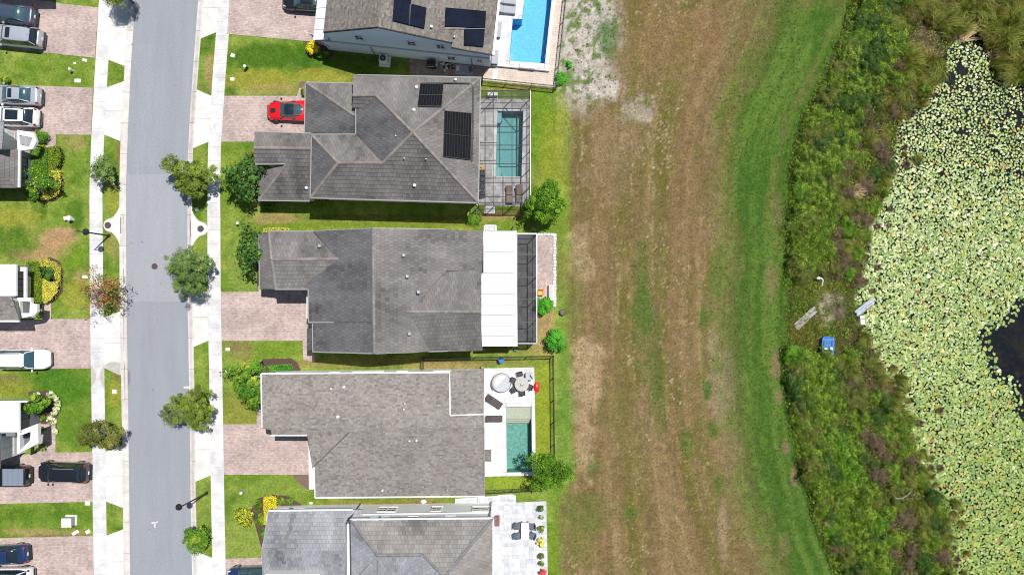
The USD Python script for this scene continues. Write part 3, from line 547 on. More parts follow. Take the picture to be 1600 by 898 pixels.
# ------------------------------------------------------------------ houses
def fit_plane(P):
    c = P.mean(0); u, s, vt = np.linalg.svd(P - c); n = vt[2]; n = n if n[2] > 0 else -n; return c, n
def roof_face(parent, pts, mat, L=.33, E=.37, t=.07, gap=.014, bond=.5, seed=0, deck_t=.10, kind='tile', holes=()):
    """One slope: a thin deck, and on it every tile or shingle as a piece of its own."""
    P = np.array([W(*p) for p in pts]); c, n = fit_plane(P)
    poly = Polygon(P[:, :2]).buffer(0)
    zf = lambda xy: c[2] - ((xy[:, 0] - c[0]) * n[0] + (xy[:, 1] - c[1]) * n[1]) / n[2]
    dn = np.array([n[0], n[1]]); sl = np.linalg.norm(dn)
    dn = dn / sl if sl > 1e-4 else np.array([0, -1.]); ac = np.array([-dn[1], dn[0]]); cs = n[2] / np.linalg.norm(n)
    d = MB(); v, f = trimesh.creation.triangulate_polygon(shapely.geometry.polygon.orient(poly), engine='earcut'); v = np.asarray(v); f = np.asarray(f)
    k = len(v); z = zf(v); bnd = np.array(shapely.geometry.polygon.orient(poly).exterior.coords)[:-1]; zb = zf(bnd); m = len(bnd)
    d.add(np.c_[v, z], f); d.add(np.c_[v, z - deck_t], f[:, ::-1])
    d.add(np.vstack([np.c_[bnd, zb], np.c_[bnd, zb - deck_t]]), [[i, m + i, m + (i + 1) % m, (i + 1) % m] for i in range(m)])
    deck = obj('roof_slope', d, 'deck', parent)
    E2 = E * cs; B = bnd @ np.c_[ac, dn]; q = Polygon(B); shapely.prepare(q); x0, y0, x1, y1 = q.bounds
    rng = np.random.default_rng(seed + 7); V, F, N, TN = [], [], 0, []
    rows = int((y1 - y0) / E2) + 2; wear = lambda u, v: .6 * meshkit.fbm(np.array([[u / .9, v / 3.5, seed * 3.1]]), 3, 5)[0] + .4 * meshkit.fbm(np.array([[u / 3., v / 3., seed * 1.7]]), 2, 6)[0]
    for r in range(rows):
        yb = y1 + .04 - r * E2; ya = yb - E2                   # yb = lower edge of the course
        x = x0 - L * (bond * (r % 2)) - L * rng.random() * (.15 if kind == 'tile' else 1)
        while x < x1:
            w = L * (1 if kind == 'tile' else rng.uniform(.6, 1.4)); b = sbox(x + gap / 2, ya, x + w - gap / 2, yb); x += w
            if not q.intersects(b): continue
            g = b if q.contains(b) else (b.intersection(q) if r else sbox(*b.bounds).intersection(q.buffer(.04, join_style=2)))
            for gg in getattr(g, 'geoms', [g]):
                if gg.geom_type != 'Polygon' or gg.area < 4e-3: continue
                cc = np.array(shapely.geometry.polygon.orient(gg).exterior.coords)[:-1]; k = len(cc)
                h = t * (.25 + .75 * (cc[:, 1] - ya) / E2) + rng.normal() * t * .10
                xy = cc[:, :1] * ac + cc[:, 1:] * dn; zz = zf(xy)
                V += [np.c_[xy, zz - .005], np.c_[xy, zz + h + .004]]; flip = np.cross(ac, dn) < 0
                ff = [[N + k, N + k + i, N + k + i + 1] for i in range(1, k - 1)]
                for i in range(k): j = (i + 1) % k; ff += [[N + i, N + j, N + k + j], [N + i, N + k + j, N + k + i]]
                F += [a[::-1] for a in ff] if flip else ff
                N += 2 * k; TN += [float(np.clip(.5 + (rng.random() - .5) * (.34 if kind == 'tile' else .95) + ((wear(x, ya) - .5) * 1.7 if kind == 'tile' else 0), 0, 1))] * (2 * k)
    if N: obj('roof_tiles' if kind == 'tile' else 'shingles', (np.vstack(V), np.array(F)), mat, deck, kind='stuff', tone=np.array(TN))
    return deck
def caps(parent, pairs, mat='cap_light', w=.30, h=.085, L=.36, name='ridge_caps'):
    mb = MB(); rng = np.random.default_rng(3)
    for a, b in pairs:
        a, b = W(*a), W(*b); D = np.linalg.norm(b - a); n = max(1, int(D / L)); t = (b - a) / D; s = np.cross(t, [0, 0, 1.]); s /= np.linalg.norm(s); u = np.cross(s, t)
        for i in range(n):
            p0 = a + t * D * i / n; p1 = a + t * (D * (i + 1) / n + .02); ring = []
            for p, lift in ((p0, .03 + rng.normal() * .004), (p1, .055)):
                ring.append([p + s * w * x + u * (h * y + lift) for x, y in ((-.5, -.45), (-.3, .55), (0, 1), (.3, .55), (.5, -.45))])
            v = np.array(ring[0] + ring[1]); mb.add(v, [[j, j + 1, 6 + j, 5 + j] for j in range(4)] ); mb.add(v[:5], [[0, 1, 2], [0, 2, 3], [0, 3, 4]]); mb.add(v[5:], [[0, 2, 1], [0, 3, 2], [0, 4, 3]])
    return obj(name, mb, mat, parent, kind='stuff')
def gutters(parent, pairs, mat='gutter', w=.085, h=.14, dz=.02, name='gutter', out=.05):
    for a, b in pairs:
        A, B = W(*a), W(*b); A[2] += dz; B[2] += dz
        obj(name, MB().bar(A, B, w, h), mat, parent)
def walls(parent, base, tops, mat, name='wall', th=None):
    """base: plan points in metres; tops: height over each point (a number or a list); closed ring of wall quads."""
    base = np.asarray(base, float); n = len(base); tops = np.broadcast_to(np.asarray(tops, float), (n,))
    v = np.vstack([np.c_[base, np.full(n, -.1)], np.c_[base, tops]])
    return obj(name, MB().add(v, [[i, (i + 1) % n, n + (i + 1) % n, n + i] for i in range(n)]), mat, parent)
def inset(pts, h, d):
    p = Polygon([W2(x, y, h) for x, y in pts]).buffer(-d, join_style=2); return np.array(shapely.geometry.polygon.orient(p).exterior.coords)[:-1]
def vent(parent, px, py, h, r=.16, mat='white_metal', name='roof_vent'):
    c = W(px, py, h); v = obj(name, MB().lathe(c, [(r * .6, -.4), (r * .6, .12), (r, .14), (r, .2), (r * .7, .27), (.001, .28)], 12), mat, parent, smooth=40)
def hit(px, py, A, B):
    """The point of the vertical wall over the plan line A-B that is seen at a pixel of the photograph."""
    A = np.asarray(A, float); B = np.asarray(B, float); o = np.array([0, 0, H]); d = W(px, py, 0) - o; n = np.array([-(B - A)[1], (B - A)[0], 0]); a = np.array([*A, 0])
    return o + d * (n @ (a - o)) / (n @ d)
def window(parent, c, A, B, w, h, panes=(2, 2), out=1, frame='white_paint', glass='window_glass', name='window'):
    t = np.array([*(np.asarray(B, float) - A), 0.]); t /= np.linalg.norm(t); n = np.array([-t[1], t[0], 0]) * out; z = np.array([0, 0, 1.])
    R = lambda mb, x, y, sx, sy, dep, off: mb.add(np.array([c + t * (x + i * sx / 2) + z * (y + j * sy / 2) + n * (off + k * dep) for i in (-1, 1) for j in (-1, 1) for k in (0, 1)]), [[0, 1, 3, 2], [4, 6, 7, 5], [0, 4, 5, 1], [2, 3, 7, 6], [0, 2, 6, 4], [1, 5, 7, 3]])
    f = MB(); b = .07
    R(f, 0, h / 2 - b / 2, w, b, .09, -.02); R(f, 0, -h / 2 + b / 2, w, b, .09, -.02); R(f, w / 2 - b / 2, 0, b, h - 2 * b, .09, -.02); R(f, -w / 2 + b / 2, 0, b, h - 2 * b, .09, -.02)
    for i in range(1, panes[0]): R(f, -w / 2 + w * i / panes[0], 0, .035, h - 2 * b, .05, 0)
    for i in range(1, panes[1]): R(f, 0, -h / 2 + h * i / panes[1], w - 2 * b, .035, .05, .003)
    fo = obj(name, f, frame, parent); g = MB(); R(g, 0, 0, w - 2 * b, h - 2 * b, .02, .005); obj('pane', g, glass, fo)
    s = MB(); R(s, 0, -h / 2 - .04, w + .1, .06, .13, -.02); obj('sill', s, frame, fo)
    return fo

# ---- house with the tiled hip roofs, pool panels and screened pool (second from the top)
h2 = thing('house', 'brown-grey tiled hip roof house with black pool heating panels beside the red sports car', 'house', group=None)
e, pk, wr, gr = 4.7, 7.4, 6.15, 5.55
A_, B_, C_, D_ = (485, 309.5, e), (747.5, 317, e), (751, 121.5, e), (558, 117.5, e)
PKp, WR0p, WR1p, GR0, GR1 = (645, 207, pk), (528, 254.5, wr), (598, 254.5, wr), (551.5, 149, gr), (587, 149, gr)
roof_face(h2, [D_, (552, 117.5, e), GR0, GR1, PKp, C_], 'tile_taupe', seed=1)
roof_face(h2, [C_, PKp, B_], 'tile_taupe', seed=2)
roof_face(h2, [A_, B_, PKp, WR1p, WR0p], 'tile_brown', seed=3)
roof_face(h2, [A_, WR0p, (487, 211, e)], 'tile_dark', seed=4)
roof_face(h2, [(487, 211, e), WR0p, WR1p, (556, 210, e)], 'tile_taupe', seed=5)
roof_face(h2, [(556, 210, e), WR1p, PKp, GR1, (570, 168, 4.95), (556, 170, e)], 'tile_dark', seed=6)
roof_face(h2, [GR0, (551.5, 168, 4.85), (571, 168, 4.95), GR1], 'tile_brown', seed=7)
caps(h2, [(C_, PKp), (PKp, B_), (A_, WR0p), (WR0p, (487, 211, e)), (WR0p, WR1p), (WR1p, PKp), (PKp, GR1), (GR1, GR0)])
# lower garage roof and front wing
gw, gp = 3.0, (554, 181, 4.55)
roof_face(h2, [(477.5, 129, gw), (476, 207.5, gw), (554.5, 209, 4.5), gp], 'tile_dark', seed=8)
roof_face(h2, [(477.5, 129, gw), gp, (556, 130.5, gw)], 'tile_taupe', seed=9)
caps(h2, [((477.5, 129, gw), gp)])
fw = 4.6
roof_face(h2, [(398.5, 206, 4.02), (396.8, 231, fw), (485, 232, fw), (486.5, 208.5, 4.02)], 'tile_taupe', seed=10)
roof_face(h2, [(396.8, 231, fw), (399, 257, 3.98), (446, 256.5, 3.98), (447, 257, 3.98), (404, 313.5, 2.65), (484, 314.5, 2.65), (485, 232, fw)], 'tile_brown', seed=11)
roof_face(h2, [(404, 313, 2.65), (447, 257.2, 3.85), (406, 268, 2.75)], 'tile_brown', seed=12)
caps(h2, [((396.8, 231, fw), (485, 232, fw)), ((404, 313.3, 2.65), (447, 257, 3.98))])
gutters(h2, [(A_, B_), (D_, C_), (B_, C_)], 'gutter'); gutters(h2, [(A_, (487, 210, e)), ((487, 210, e), (556, 210, e)), ((556, 210, e), (556, 170, e))], 'gutter')
gutters(h2, [((398.5, 206, 4.02), (486.5, 208.5, 4.02)), ((399, 257, 3.98), (446, 256.5, 3.98)), ((404, 313.5, 2.65), (484, 314.5, 2.65)), ((477.5, 129, gw), (476, 207.5, gw)), ((477.5, 129, gw), (556, 130.5, gw))], 'gutter')
walls(h2, inset([(485, 309.5), (747.5, 317), (751, 121.5), (558, 117.5), (556, 210), (487, 210)], e, .45), e - .05, 'stucco')
walls(h2, inset([(477.5, 129), (476, 207.5), (554, 209), (556, 130.5)], gw, .4), gw - .03, 'stucco')
walls(h2, inset([(406, 258), (404, 313.5), (484, 314.5), (485, 258)], 2.65, .35), 2.6, 'stucco'); walls(h2, inset([(398.5, 206), (399, 257), (484, 257), (486, 208)], 4., .35), 3.95, 'stucco')
for x, y, z in ((479.5, 294, 3.1), (648, 290, 5.4), (651, 137, 5.2), (647, 172.5, 6.3)): vent(h2, x, y, z)
vent(h2, 712, 125.5, 4.95, .14); vent(h2, 619, 213, 6.6, .07); vent(h2, 632, 248, 6.5, .06); vent(h2, 666, 249, 6.5, .06)
def heater(parent, quad, n, name='pool_heating_panel'):
    Q = [W(*q) for q in quad]; p = MB(); p.add(np.array([*[q + [0, 0, .07] for q in Q], *[q + [0, 0, .02] for q in Q]]), [[0, 1, 2, 3], [4, 7, 6, 5], [0, 4, 5, 1], [1, 5, 6, 2], [2, 6, 7, 3], [3, 7, 4, 0]])
    o = obj(name, p, 'pool_panel', parent)
    for i in range(n + 1):
        a = Q[0] + (Q[1] - Q[0]) * i / n; b = Q[3] + (Q[2] - Q[3]) * i / n
        obj('tube', MB().tube([a + [0, 0, .085], b + [0, 0, .085]], .028, 5), 'dark_metal', o)
    for i in (0, .5, 1):
        a = Q[0] + (Q[3] - Q[0]) * i; b = Q[1] + (Q[2] - Q[1]) * i
        obj('header_pipe', MB().tube([a + [0, 0, .12], b + [0, 0, .12]], .045, 6), 'black_metal', o)
    return o
zN = lambda y: e + (pk - e) * (y - 119.5) / 87.5; zE = lambda x: e + (pk - e) * (749 - x) / 104
heater(h2, [(657.3, 131.7, zN(131.7) + .05), (692.6, 131.7, zN(131.7) + .05), (689.6, 167, zN(167) + .05), (653.2, 166.2, zN(166.2) + .05)], 9)
heater(h2, [(695, 174, zE(695) + .06), (736.6, 178, zE(736.6) + .06), (735, 250, zE(735) + .06), (693, 245, zE(693) + .06)], 10)
pts = [(657, 130.5), (700, 130), (732, 130.5), (736.5, 132.5), (738.7, 137), (738.7, 200), (737, 252)]
obj('pipe', MB().tube([W(x, y, min(zN(max(y, 125)), zE(x)) + .14) for x, y in pts], .075, 6), 'black_metal', h2, smooth=40)
obj('pipe', MB().tube([W(x, y, z) for x, y, z in ((653, 166.5, zN(166) + .12), (688, 167, zN(167) + .12), (693, 170, zE(693) + .12), (695, 175, zE(695) + .12))], .06, 6), 'black_metal', h2, smooth=40)
for y in (145, 165, 190, 215, 240): obj('pipe_clip', MB().box(W(737.5, y, zE(738) + .1), (.35, .06, .05)), 'black_metal', h2)
obj('garage_door', MB().box(W(487, 170, 1.2) + [-.02, 0, 0], (.08, 4.6, 2.2)), 'white_paint', h2)

# ---- house with the dark tiled gable roof, white lanai roof and dark screen (third)
h3 = thing('house', 'dark grey tiled gable house with long flat white metal lanai roof', 'house')
rz = 6.4; RN, RS = (582.5, 356.8, rz), (584.5, 552, rz); wl = lambda x: 4.65 + (rz - 4.65) * (x - 482) / 102.; el = lambda x: 4.2 + (rz - 4.2) * (755 - x) / 171.
wz = wl(529); WRa, WRb = (424.5, 405.5, wz), (529, 404.5, wz); xz = el(636)
roof_face(h3, [RN, (490, 361.2, wl(490)), WRb, (482, 441, wl(482)), (482.3, 503.3, wl(482.3)), (584, 503.3, rz)], 'tile_dark', seed=21)
roof_face(h3, [(584, 503.8, rz - .07), (488.5, 503.8, wl(488.5) - .07), (489, 549.5, wl(489) - .07), (584.5, 552, rz - .07)], 'tile_dark', seed=22)
roof_face(h3, [RN, RS, (672, 549.0, el(672)), (640, 487, xz), (697, 423, el(697)), (698, 358, el(698))], 'tile_taupe', seed=23)
roof_face(h3, [(698, 358.4, el(698) - .1), (697, 423, el(697) - .1), (752.5, 424, 4.25), (754.5, 361.6, 4.25)], 'tile_taupe', seed=24)
roof_face(h3, [(636, 487, xz), (751.5, 487, xz), (752.5, 423, 4.4), (697, 423, 4.65)], 'tile_taupe', seed=25)
roof_face(h3, [(636, 487, xz), (660, 549.2, 4.6), (753.4, 546.8, 4.35), (751.5, 487, xz)], 'tile_brown', seed=26)
roof_face(h3, [(420, 361.3, 4.5), (490, 361.3, 4.5), WRb, WRa], 'tile_taupe', seed=27)
roof_face(h3, [WRa, WRb, (481.5, 441.5, 4.65), (482, 452, 4.45), (431.4, 452, 4.45)], 'tile_taupe', seed=28)
roof_face(h3, [(405, 366, 2.6), (421, 364.5, 3.1), (433, 451.5, 3.1), (406, 451.2, 2.6)], 'tile_brown', seed=29)
roof_face(h3, [(480.5, 513, 2.75), (490, 513, 3.0), (490, 546, 3.0), (480.5, 546, 2.75)], 'tile_dark', seed=30)
caps(h3, [(RN, RS)], 'cap_grey'); caps(h3, [(WRa, WRb), (WRa, (431.4, 452, 4.45)), (WRa, (420, 361.3, 4.5)), ((636, 487, xz), (751.5, 487, xz))], 'cap_light')
gutters(h3, [((483, 503.3, 4.72), (522, 503.3, 5.35))], 'gutter', .12, .14, .08, 'rake_trim')
gutters(h3, [(RN, (490, 361.2, wl(490))), (RN, (698, 358, el(698))), ((489, 549.5, wl(489)), RS), (RS, (655, 549.5, el(655)))], 'gutter', .1, .16, -.06, 'rake_trim')
gutters(h3, [((482, 452, wl(482)), (482.3, 503.3, wl(482.3))), ((488.5, 504, wl(488) - .07), (489, 549.5, wl(489) - .07)), ((431.4, 452, 4.45), (482, 452, 4.45)), ((420, 361.3, 4.5), (490, 361.3, 4.5)), ((660, 549.2, 4.5), (753.4, 546.8, 4.35))], 'gutter')
gutters(h3, [((405, 366, 2.6), (406, 451.2, 2.6))], 'gutter')
ip = inset([(490, 361.2), (482, 450), (489, 549.5), (753.4, 546.8), (754.5, 361.6)], 4.3, .35); walls(h3, ip, 4.05, 'stucco')
gN = [W2(490, 361.2, wl(490)), W2(582.5, 356.8, rz), W2(700, 359, el(700))]; gS = [W2(489, 549.5, wl(489)), W2(584.5, 552, rz), W2(655, 549.5, el(655))]
for g3, sg, zs in ((gN, -1, (wl(490), rz, el(700))), (gS, 1, (wl(489), rz, el(655)))):
    p = [np.array([x, y + sg * .3]) for x, y in g3]; p[0][0] += .3; p[2][0] -= .3
    v = [[*p[0], 0], [*p[1], 0], [*p[2], 0], [*p[2], zs[2] - .2], [*p[1], zs[1] - .2], [*p[0], zs[0] - .15]]
    obj('gable_wall', MB().add(v, [[0, 1, 4], [0, 4, 5], [1, 2, 3], [1, 3, 4]]), 'stucco', h3)
walls(h3, inset([(422, 361.3), (430, 452), (490, 452), (490, 361.3)], 4.4, .3), 4.3, 'stucco'); walls(h3, inset([(406, 366), (406, 451), (430, 451), (430, 366)], 2.6, .3), 2.6, 'stucco')
gp3 = [[*W2(424, 365, 4.5), 0], [*W2(433, 450, 4.5), 0], [*W2(433, 450, 4.5), 4.4], [*W2(427.5, 405.5, wz), wz - .15], [*W2(424, 365, 4.5), 4.4]]
obj('gable_wall', MB().add(gp3, [[0, 1, 2], [0, 2, 3], [0, 3, 4]]), 'stucco_white', h3)
for x, y in ((499.5, 384), (631, 398.5), (636.5, 431.5), (654, 456), (640, 521)): 
    z = 5.2 if x < 510 else el(x) + .12 if x < 650 else el(x) + .3
    obj('roof_vent', MB().rbox(W(x, y, z + .1), (.34, .34, .36), .07), 'alu', h3)
obj('garage_door', MB().box(W(485, 478, 1.2), (.08, 2.3, 2.2)), 'white_paint', h3)
# lanai: panels of the white roof one by one
lan = obj('lanai_beam', MB().bar(W(804.5, 361, 2.95), W(806, 541, 2.95), .12, .25), 'white_metal', h3)
ys = np.linspace(360.5, 541.3, 12)
for a, b in zip(ys[:-1], ys[1:]):
    xl = 755.5 if a < 425 else 752.3
    P = [W(xl, a + .25, 3.35), W(803.6 + (a - 360) * .009, a + .25, 3.05), W(803.6 + (b - 360) * .009, b - .25, 3.05), W(xl, b - .25, 3.35)]
    pb = MB().add(np.array(P + [p - [0, 0, .09] for p in P]), [[0, 3, 2, 1], [4, 5, 6, 7], [0, 1, 5, 4], [1, 2, 6, 5], [2, 3, 7, 6], [3, 0, 4, 7]])
    s = MB().bar(P[0] + [0, .0, .02], P[1] + [0, 0, .02], .035, .05)
    o = obj('roof_panel', pb, 'white_metal', h3); obj('seam', s, 'gutter', o)
obj('downspout', MB().tube([W(803.5, 360, 2.9), W(803.5, 353, 2.5), W(803.5, 352, .3)], .05, 6), 'green_plastic', h3)
obj('lanai_gutter', MB().bar(W(805.6, 361, 2.98), W(807.5, 541, 2.98), .16, .12), 'alu', h3)
for y in (362, 420, 480, 540): obj('lanai_post', MB().box(W(804, y, 1.45), (.09, .09, 2.9)), 'bronze', h3)

# ---- house with the grey shingle roof and white paved pool terrace (fourth)
h4 = thing('house', 'plain grey-brown shingle roof house beside the white terrace with the green pool', 'house')
ea, rg = 4.5, 6.2; yr = 668
zn = lambda y: ea + (rg - ea) * (y - 583) / (yr - 583.); zs = lambda y: ea + (rg - ea) * (776 - y) / (776 - yr)
shk = dict(kind='shingle', L=.28, E=.165, t=.02, gap=.01)
roof_face(h4, [(408.8, 583.5, ea), (702.5, 581.5, ea), (703.5, 648, zn(648)), (756, 646.5, zn(646.5)), (756, yr, rg), (409.8, yr, rg)], 'shingle_grey', seed=31, **shk)
roof_face(h4, [(409.8, yr, rg), (410, 669.2, rg), (423.5, 671, 6.15), (424, 679, 6.03), (480, 679, 6.03), (488, 729, zs(729)), (548, 674, zs(674)), (756, yr, rg)], 'shingle_grey', seed=32, **shk)
roof_face(h4, [(548, 674, zs(674)), (491, 728.5, zs(728.5)), (492.8, 776.5, ea), (757, 774, ea), (756, yr, rg)], 'shingle_grey', seed=33, **shk)
roof_face(h4, [(704.3, 577.2, 4.25), (704.3, 648, zn(648) - .16), (756.5, 646.3, zn(646) - .16), (757, 576.6, 4.25)], 'shingle_grey', seed=34, **shk)
roof_face(h4, [(755, 702.5, 3.1), (755, 720.5, 3.1), (767, 720.5, 2.95), (767, 702.5, 2.95)], 'shingle_tan', seed=35, **shk)
gutters(h4, [((408.8, 583.3, ea), (702.5, 581.3, ea)), ((492.8, 776.8, ea), (757, 774.3, ea))], 'white_metal', .12, .16, .03)
gutters(h4, [((702.7, 581.5, ea), (703.5, 648, zn(648))), ((703.5, 648.3, zn(648)), (756, 646.6, zn(646.5))), ((408.5, 583.5, ea), (409.8, yr, rg)), ((424, 679.5, 6.03), (480, 679.5, 6.03)), ((491.3, 728.5, zs(728.5)), (492.6, 776.5, ea)), ((757.2, 576.6, 4.25), (756.8, 646, zn(646) - .16))], 'white_paint', .1, .16, .03, 'roof_trim')
gutters(h4, [((756.3, 650, zn(650)), (756.3, yr, rg)), ((756.3, yr, rg), (757.3, 774, ea))], 'gutter', .08, .16, .0, 'roof_trim')
gutters(h4, [((546, 674.5, zs(674.5) + .02), (491, 728, zs(728) + .02))], 'deck', .10, .02, .03, 'valley')
b0, b1 = W2(427, 579.3, 0), W2(757, 575.5, 0)
ring = np.array([b0, b1, W2(752, 772, ea), W2(497, 773, ea), W2(494, 735, ea), W2(483, 676, ea) + [.3, 0], W2(428, 676, ea), W2(428, 669, ea), W2(412, 668, ea), W2(412, 590, ea)])
walls(h4, ring[::-1], [ea - .1 if i in (0, 1, 2, 3, 9) else ea - .1 for i in range(10)][::-1], 'stucco_white')
for x, w in ((525, .9), (559.5, .9), (576, .9), (592, .9), (628.5, 1.0), (690, 1.6)): window(h4, np.array([*(hit(x, 581, b0, b1)[:2]), 2.7]), b0, b1, w, 1.3, out=1)
vent(h4, 538, 604, 5., .15); vent(h4, 518, 607, 5, .1); vent(h4, 528.5, 650.5, 5.9, .15); vent(h4, 633, 630, 5.5, .07); vent(h4, 631.5, 638.5, 5.6, .09); vent(h4, 640, 688, 6.0, .09); vent(h4, 651, 687.5, 6.0, .1); vent(h4, 598, 765, 4.8, .11); vent(h4, 699, 764.5, 4.8, .05)
obj('garage_canopy', MB().prism(Polygon(PXL([(482, 686), (486.5, 700), (490, 731), (490.5, 764), (482.8, 764)], 2.9)), 2.75, 2.9), 'white_paint', h4)
obj('garage_door', MB().box(W(492, 715, 1.2), (.08, 3.4, 2.2)), 'white_paint', h4)

# ---- house with the blue-grey tiled roofs and side windows (bottom edge)
h5 = thing('house', 'white walled house with pale blue-grey tiled roofs at the bottom edge', 'house')
e5, p5, w5 = 5.6, 7.7, 7.0
NW, NE, PK, Wa, Wb = (547.5, 810.5, e5), (771, 808.5, e5), (694, 900, p5), (590, 867, w5), (660, 866, w5)
roof_face(h5, [NW, Wa, Wb, PK, NE], 'tile_light', seed=41)
roof_face(h5, [NW, (550, 960, e5), (588, 925, w5 - .25), Wa], 'tile_blue', seed=42)
roof_face(h5, [NE, PK, (694, 960, p5), (770, 1040, e5)], 'tile_light', seed=43)
roof_face(h5, [Wb, (632, 892, 6.4), (600, 925, 5.9), (640, 960, 6.2), (694, 960, p5), PK], 'tile_blue', seed=44)
roof_face(h5, [Wa, (555, 905, 6.1), (590, 930, 5.9), (632, 892, 6.4), Wb], 'tile_blue', seed=45)
roof_face(h5, [(550, 905, e5), (550, 1040, e5), (770, 1040, e5), (694, 960, p5)], 'tile_blue', seed=46)
caps(h5, [(NW, Wa), (NE, PK), (Wb, PK), (Wa, Wb)], 'cap_grey'); gutters(h5, [(NW, NE), (NE, (770, 1040, e5))], 'white_metal', .14, .18); gutters(h5, [((547, 810, e5), (549.5, 960, e5))], 'gutter_dark', .12, .16)
e6, r6 = 2.95, 4.45
roof_face(h5, [(420, 797.5, e6), (410.5, 859, r6), (566, 859, r6), (566, 796, e6)], 'tile_blue', seed=47)
roof_face(h5, [(410.5, 859, r6), (412, 925, 2.95), (566, 925, 2.95), (566, 859, r6)], 'tile_blue', seed=48)
gutters(h5, [((420, 797, e6), (552, 795, e6))], 'white_metal', .14, .18); gutters(h5, [((420, 797.5, e6), (410.5, 859, r6)), ((410.5, 859, r6), (412, 925, 2.95))], 'gutter', .1, .16, .02, 'roof_trim')
c0, c1 = W2(432, 789.5, 0), W2(567, 786.5, 0); d0, d1 = W2(563, 787.5, 0), W2(768.5, 784.3, 0)
obj('wall', MB().prism(Polygon([c0, c1, W2(566, 1000, 0), W2(432, 920, 0)]).buffer(-.02), -.1, e6 - .1), 'stucco_white', h5)
obj('wall', MB().prism(Polygon([d0, d1, W2(768.5, 1010, 0), W2(563, 1010, 0)]).buffer(-.02), -.1, e5 - .1), 'stucco_white', h5)
obj('belt_course', MB().bar([*d0, 2.95], [*d1, 2.95], .14, .22), 'white_paint', h5)
for x, y, w, h in ((598.5, 796, .95, 1.25), (611.5, 796, .95, 1.25), (682, 795, .95, 1.25), (751, 795, 1.6, 1.2), (587, 808, .9, 1.0), (600, 808, .9, 1.0), (645, 808, .9, 1.), (703, 807.5, .9, 1.)):
    c = hit(x, y, d0, d1); window(h5, c if c[2] < 3.2 else np.array([c[0], c[1], 4.45]), d0, d1, w, h, out=1)
for x in (449, 466): window(h5, np.array([*hit(x, 793, c0, c1)[:2], 1.7]), c0, c1, 1.4, .9, (1, 1), out=1)
obj('downspout', MB().tube([[*(d1 + [-.05, .12]), .1], [*(d1 + [-.05, .12]), 5.3]], .05, 6), 'gutter_dark', h5); obj('downspout', MB().tube([[*(d0 + [.05, .12]), .1], [*(d0 + [.05, .12]), 5.3]], .05, 6), 'gutter_dark', h5)
vent(h5, 542, 849, 4.2, .16, 'alu'); vent(h5, 704, 893, 7.4, .14, 'alu'); vent(h5, 683, 893, 7.4, .12, 'alu')
obj('chimney_cap', MB().rbox(W(463, 832, 4.), (.45, .3, .3), .04), 'alu', h5)
obj('lower_dormer', MB().prism(Polygon(PXL([(415, 896), (500, 896), (500, 925), (415, 925)], 4.6)), 2.9, 4.6), 'white_paint', h5)

# ---- big two storey house with solar panels (top edge)
h1 = thing('house', 'two storey pale blue house with dark solar panels at the top edge', 'house')
s0, s1 = W2(514, 77, 0), W2(766.3, 104, 0); u1 = (s1 - s0) / np.linalg.norm(s1 - s0); n1 = np.array([u1[1], -u1[0]])      # n1 points out of the side wall
def at1(t, d, z=None): p = s0 + u1 * t - n1 * d; return p if z is None else np.array([*p, z])
L1 = np.linalg.norm(s1 - s0)
def inv(P): k = S * H / (H - P[2]); return (800 + P[0] * k, 449 - P[1] * k, P[2])
ew, pz, ee = 4.5, 7.2, 4.5; tr = 6.25; D1 = 19.0; te = L1 + .42; tw = .75
F1 = lambda t, d, z: inv(at1(t, d, z))
roof_face(h1, [F1(tw, .03, ew), F1(tr, .03, pz), F1(tr, D1, pz), F1(tw, D1, ew)], 'shingle_tan', seed=51, **shk)
roof_face(h1, [F1(tr, .03, pz), F1(12.6, .03, ee + (pz - ee) * (te - 12.6) / (te - tr)), F1(12.6, -.4, 5.3), F1(te, -.4, ee), F1(te, D1, ee), F1(tr, D1, pz)], 'shingle_tan', seed=52, **shk)
ring = [at1(tw + .15, 0), at1(tr, 0), at1(L1, 0), at1(L1, D1 - .3), at1(tr, D1 - .3), at1(tw + .15, D1 - .3)]
walls(h1, ring, [ew + .0, pz - .12, ee - .1, ee - .1, pz - .12, ew - .0], 'stucco_blue')
lw = [at1(-.02, -.06), at1(L1 + .05, -.06), at1(L1 + .05, D1 - .2), at1(-.02, D1 - .2)]
obj('ground_floor', MB().prism(Polygon(lw), -.1, 2.35), 'stucco_blue', h1)
obj('belt_course', MB().bar(at1(-.05, -.1, 2.38), at1(L1 + .08, -.1, 2.38), .12, .12), 'white_paint', h1)
gutters(h1, [(F1(tw, .0, ew), F1(tr, 0, pz)), (F1(tr, 0, pz), F1(12.6, 0, 5.27))], 'dark_metal', .1, .16, .03, 'rake_trim'); gutters(h1, [(F1(12.5, -.42, 5.28), F1(te, -.42, ee))], 'dark_metal', .1, .14); gutters(h1, [(F1(te + .04, -.42, ee), F1(te + .04, D1, ee))], 'white_metal', .22, .2)
for x, y, w, h in ((561, 58.5, .85, 1.0), (643, 67.3, .85, 1.0), (688.5, 72.5, .85, 1.0), (705.5, 89.5, .85, 1.0), (749, 93.3, .6, .7)): window(h1, hit(x, y, s0, s1) - np.array([*n1, 0]) * .0 + (np.array([*n1, 0]) * .07 if y > 85 else 0), s0, s1, w, h, out=-1)
for t in (4.55, 14.1): obj('downspout', MB().tube([at1(t, -.14, .1), at1(t, -.14, 2.3)], .035, 5), 'gutter_dark', h1)
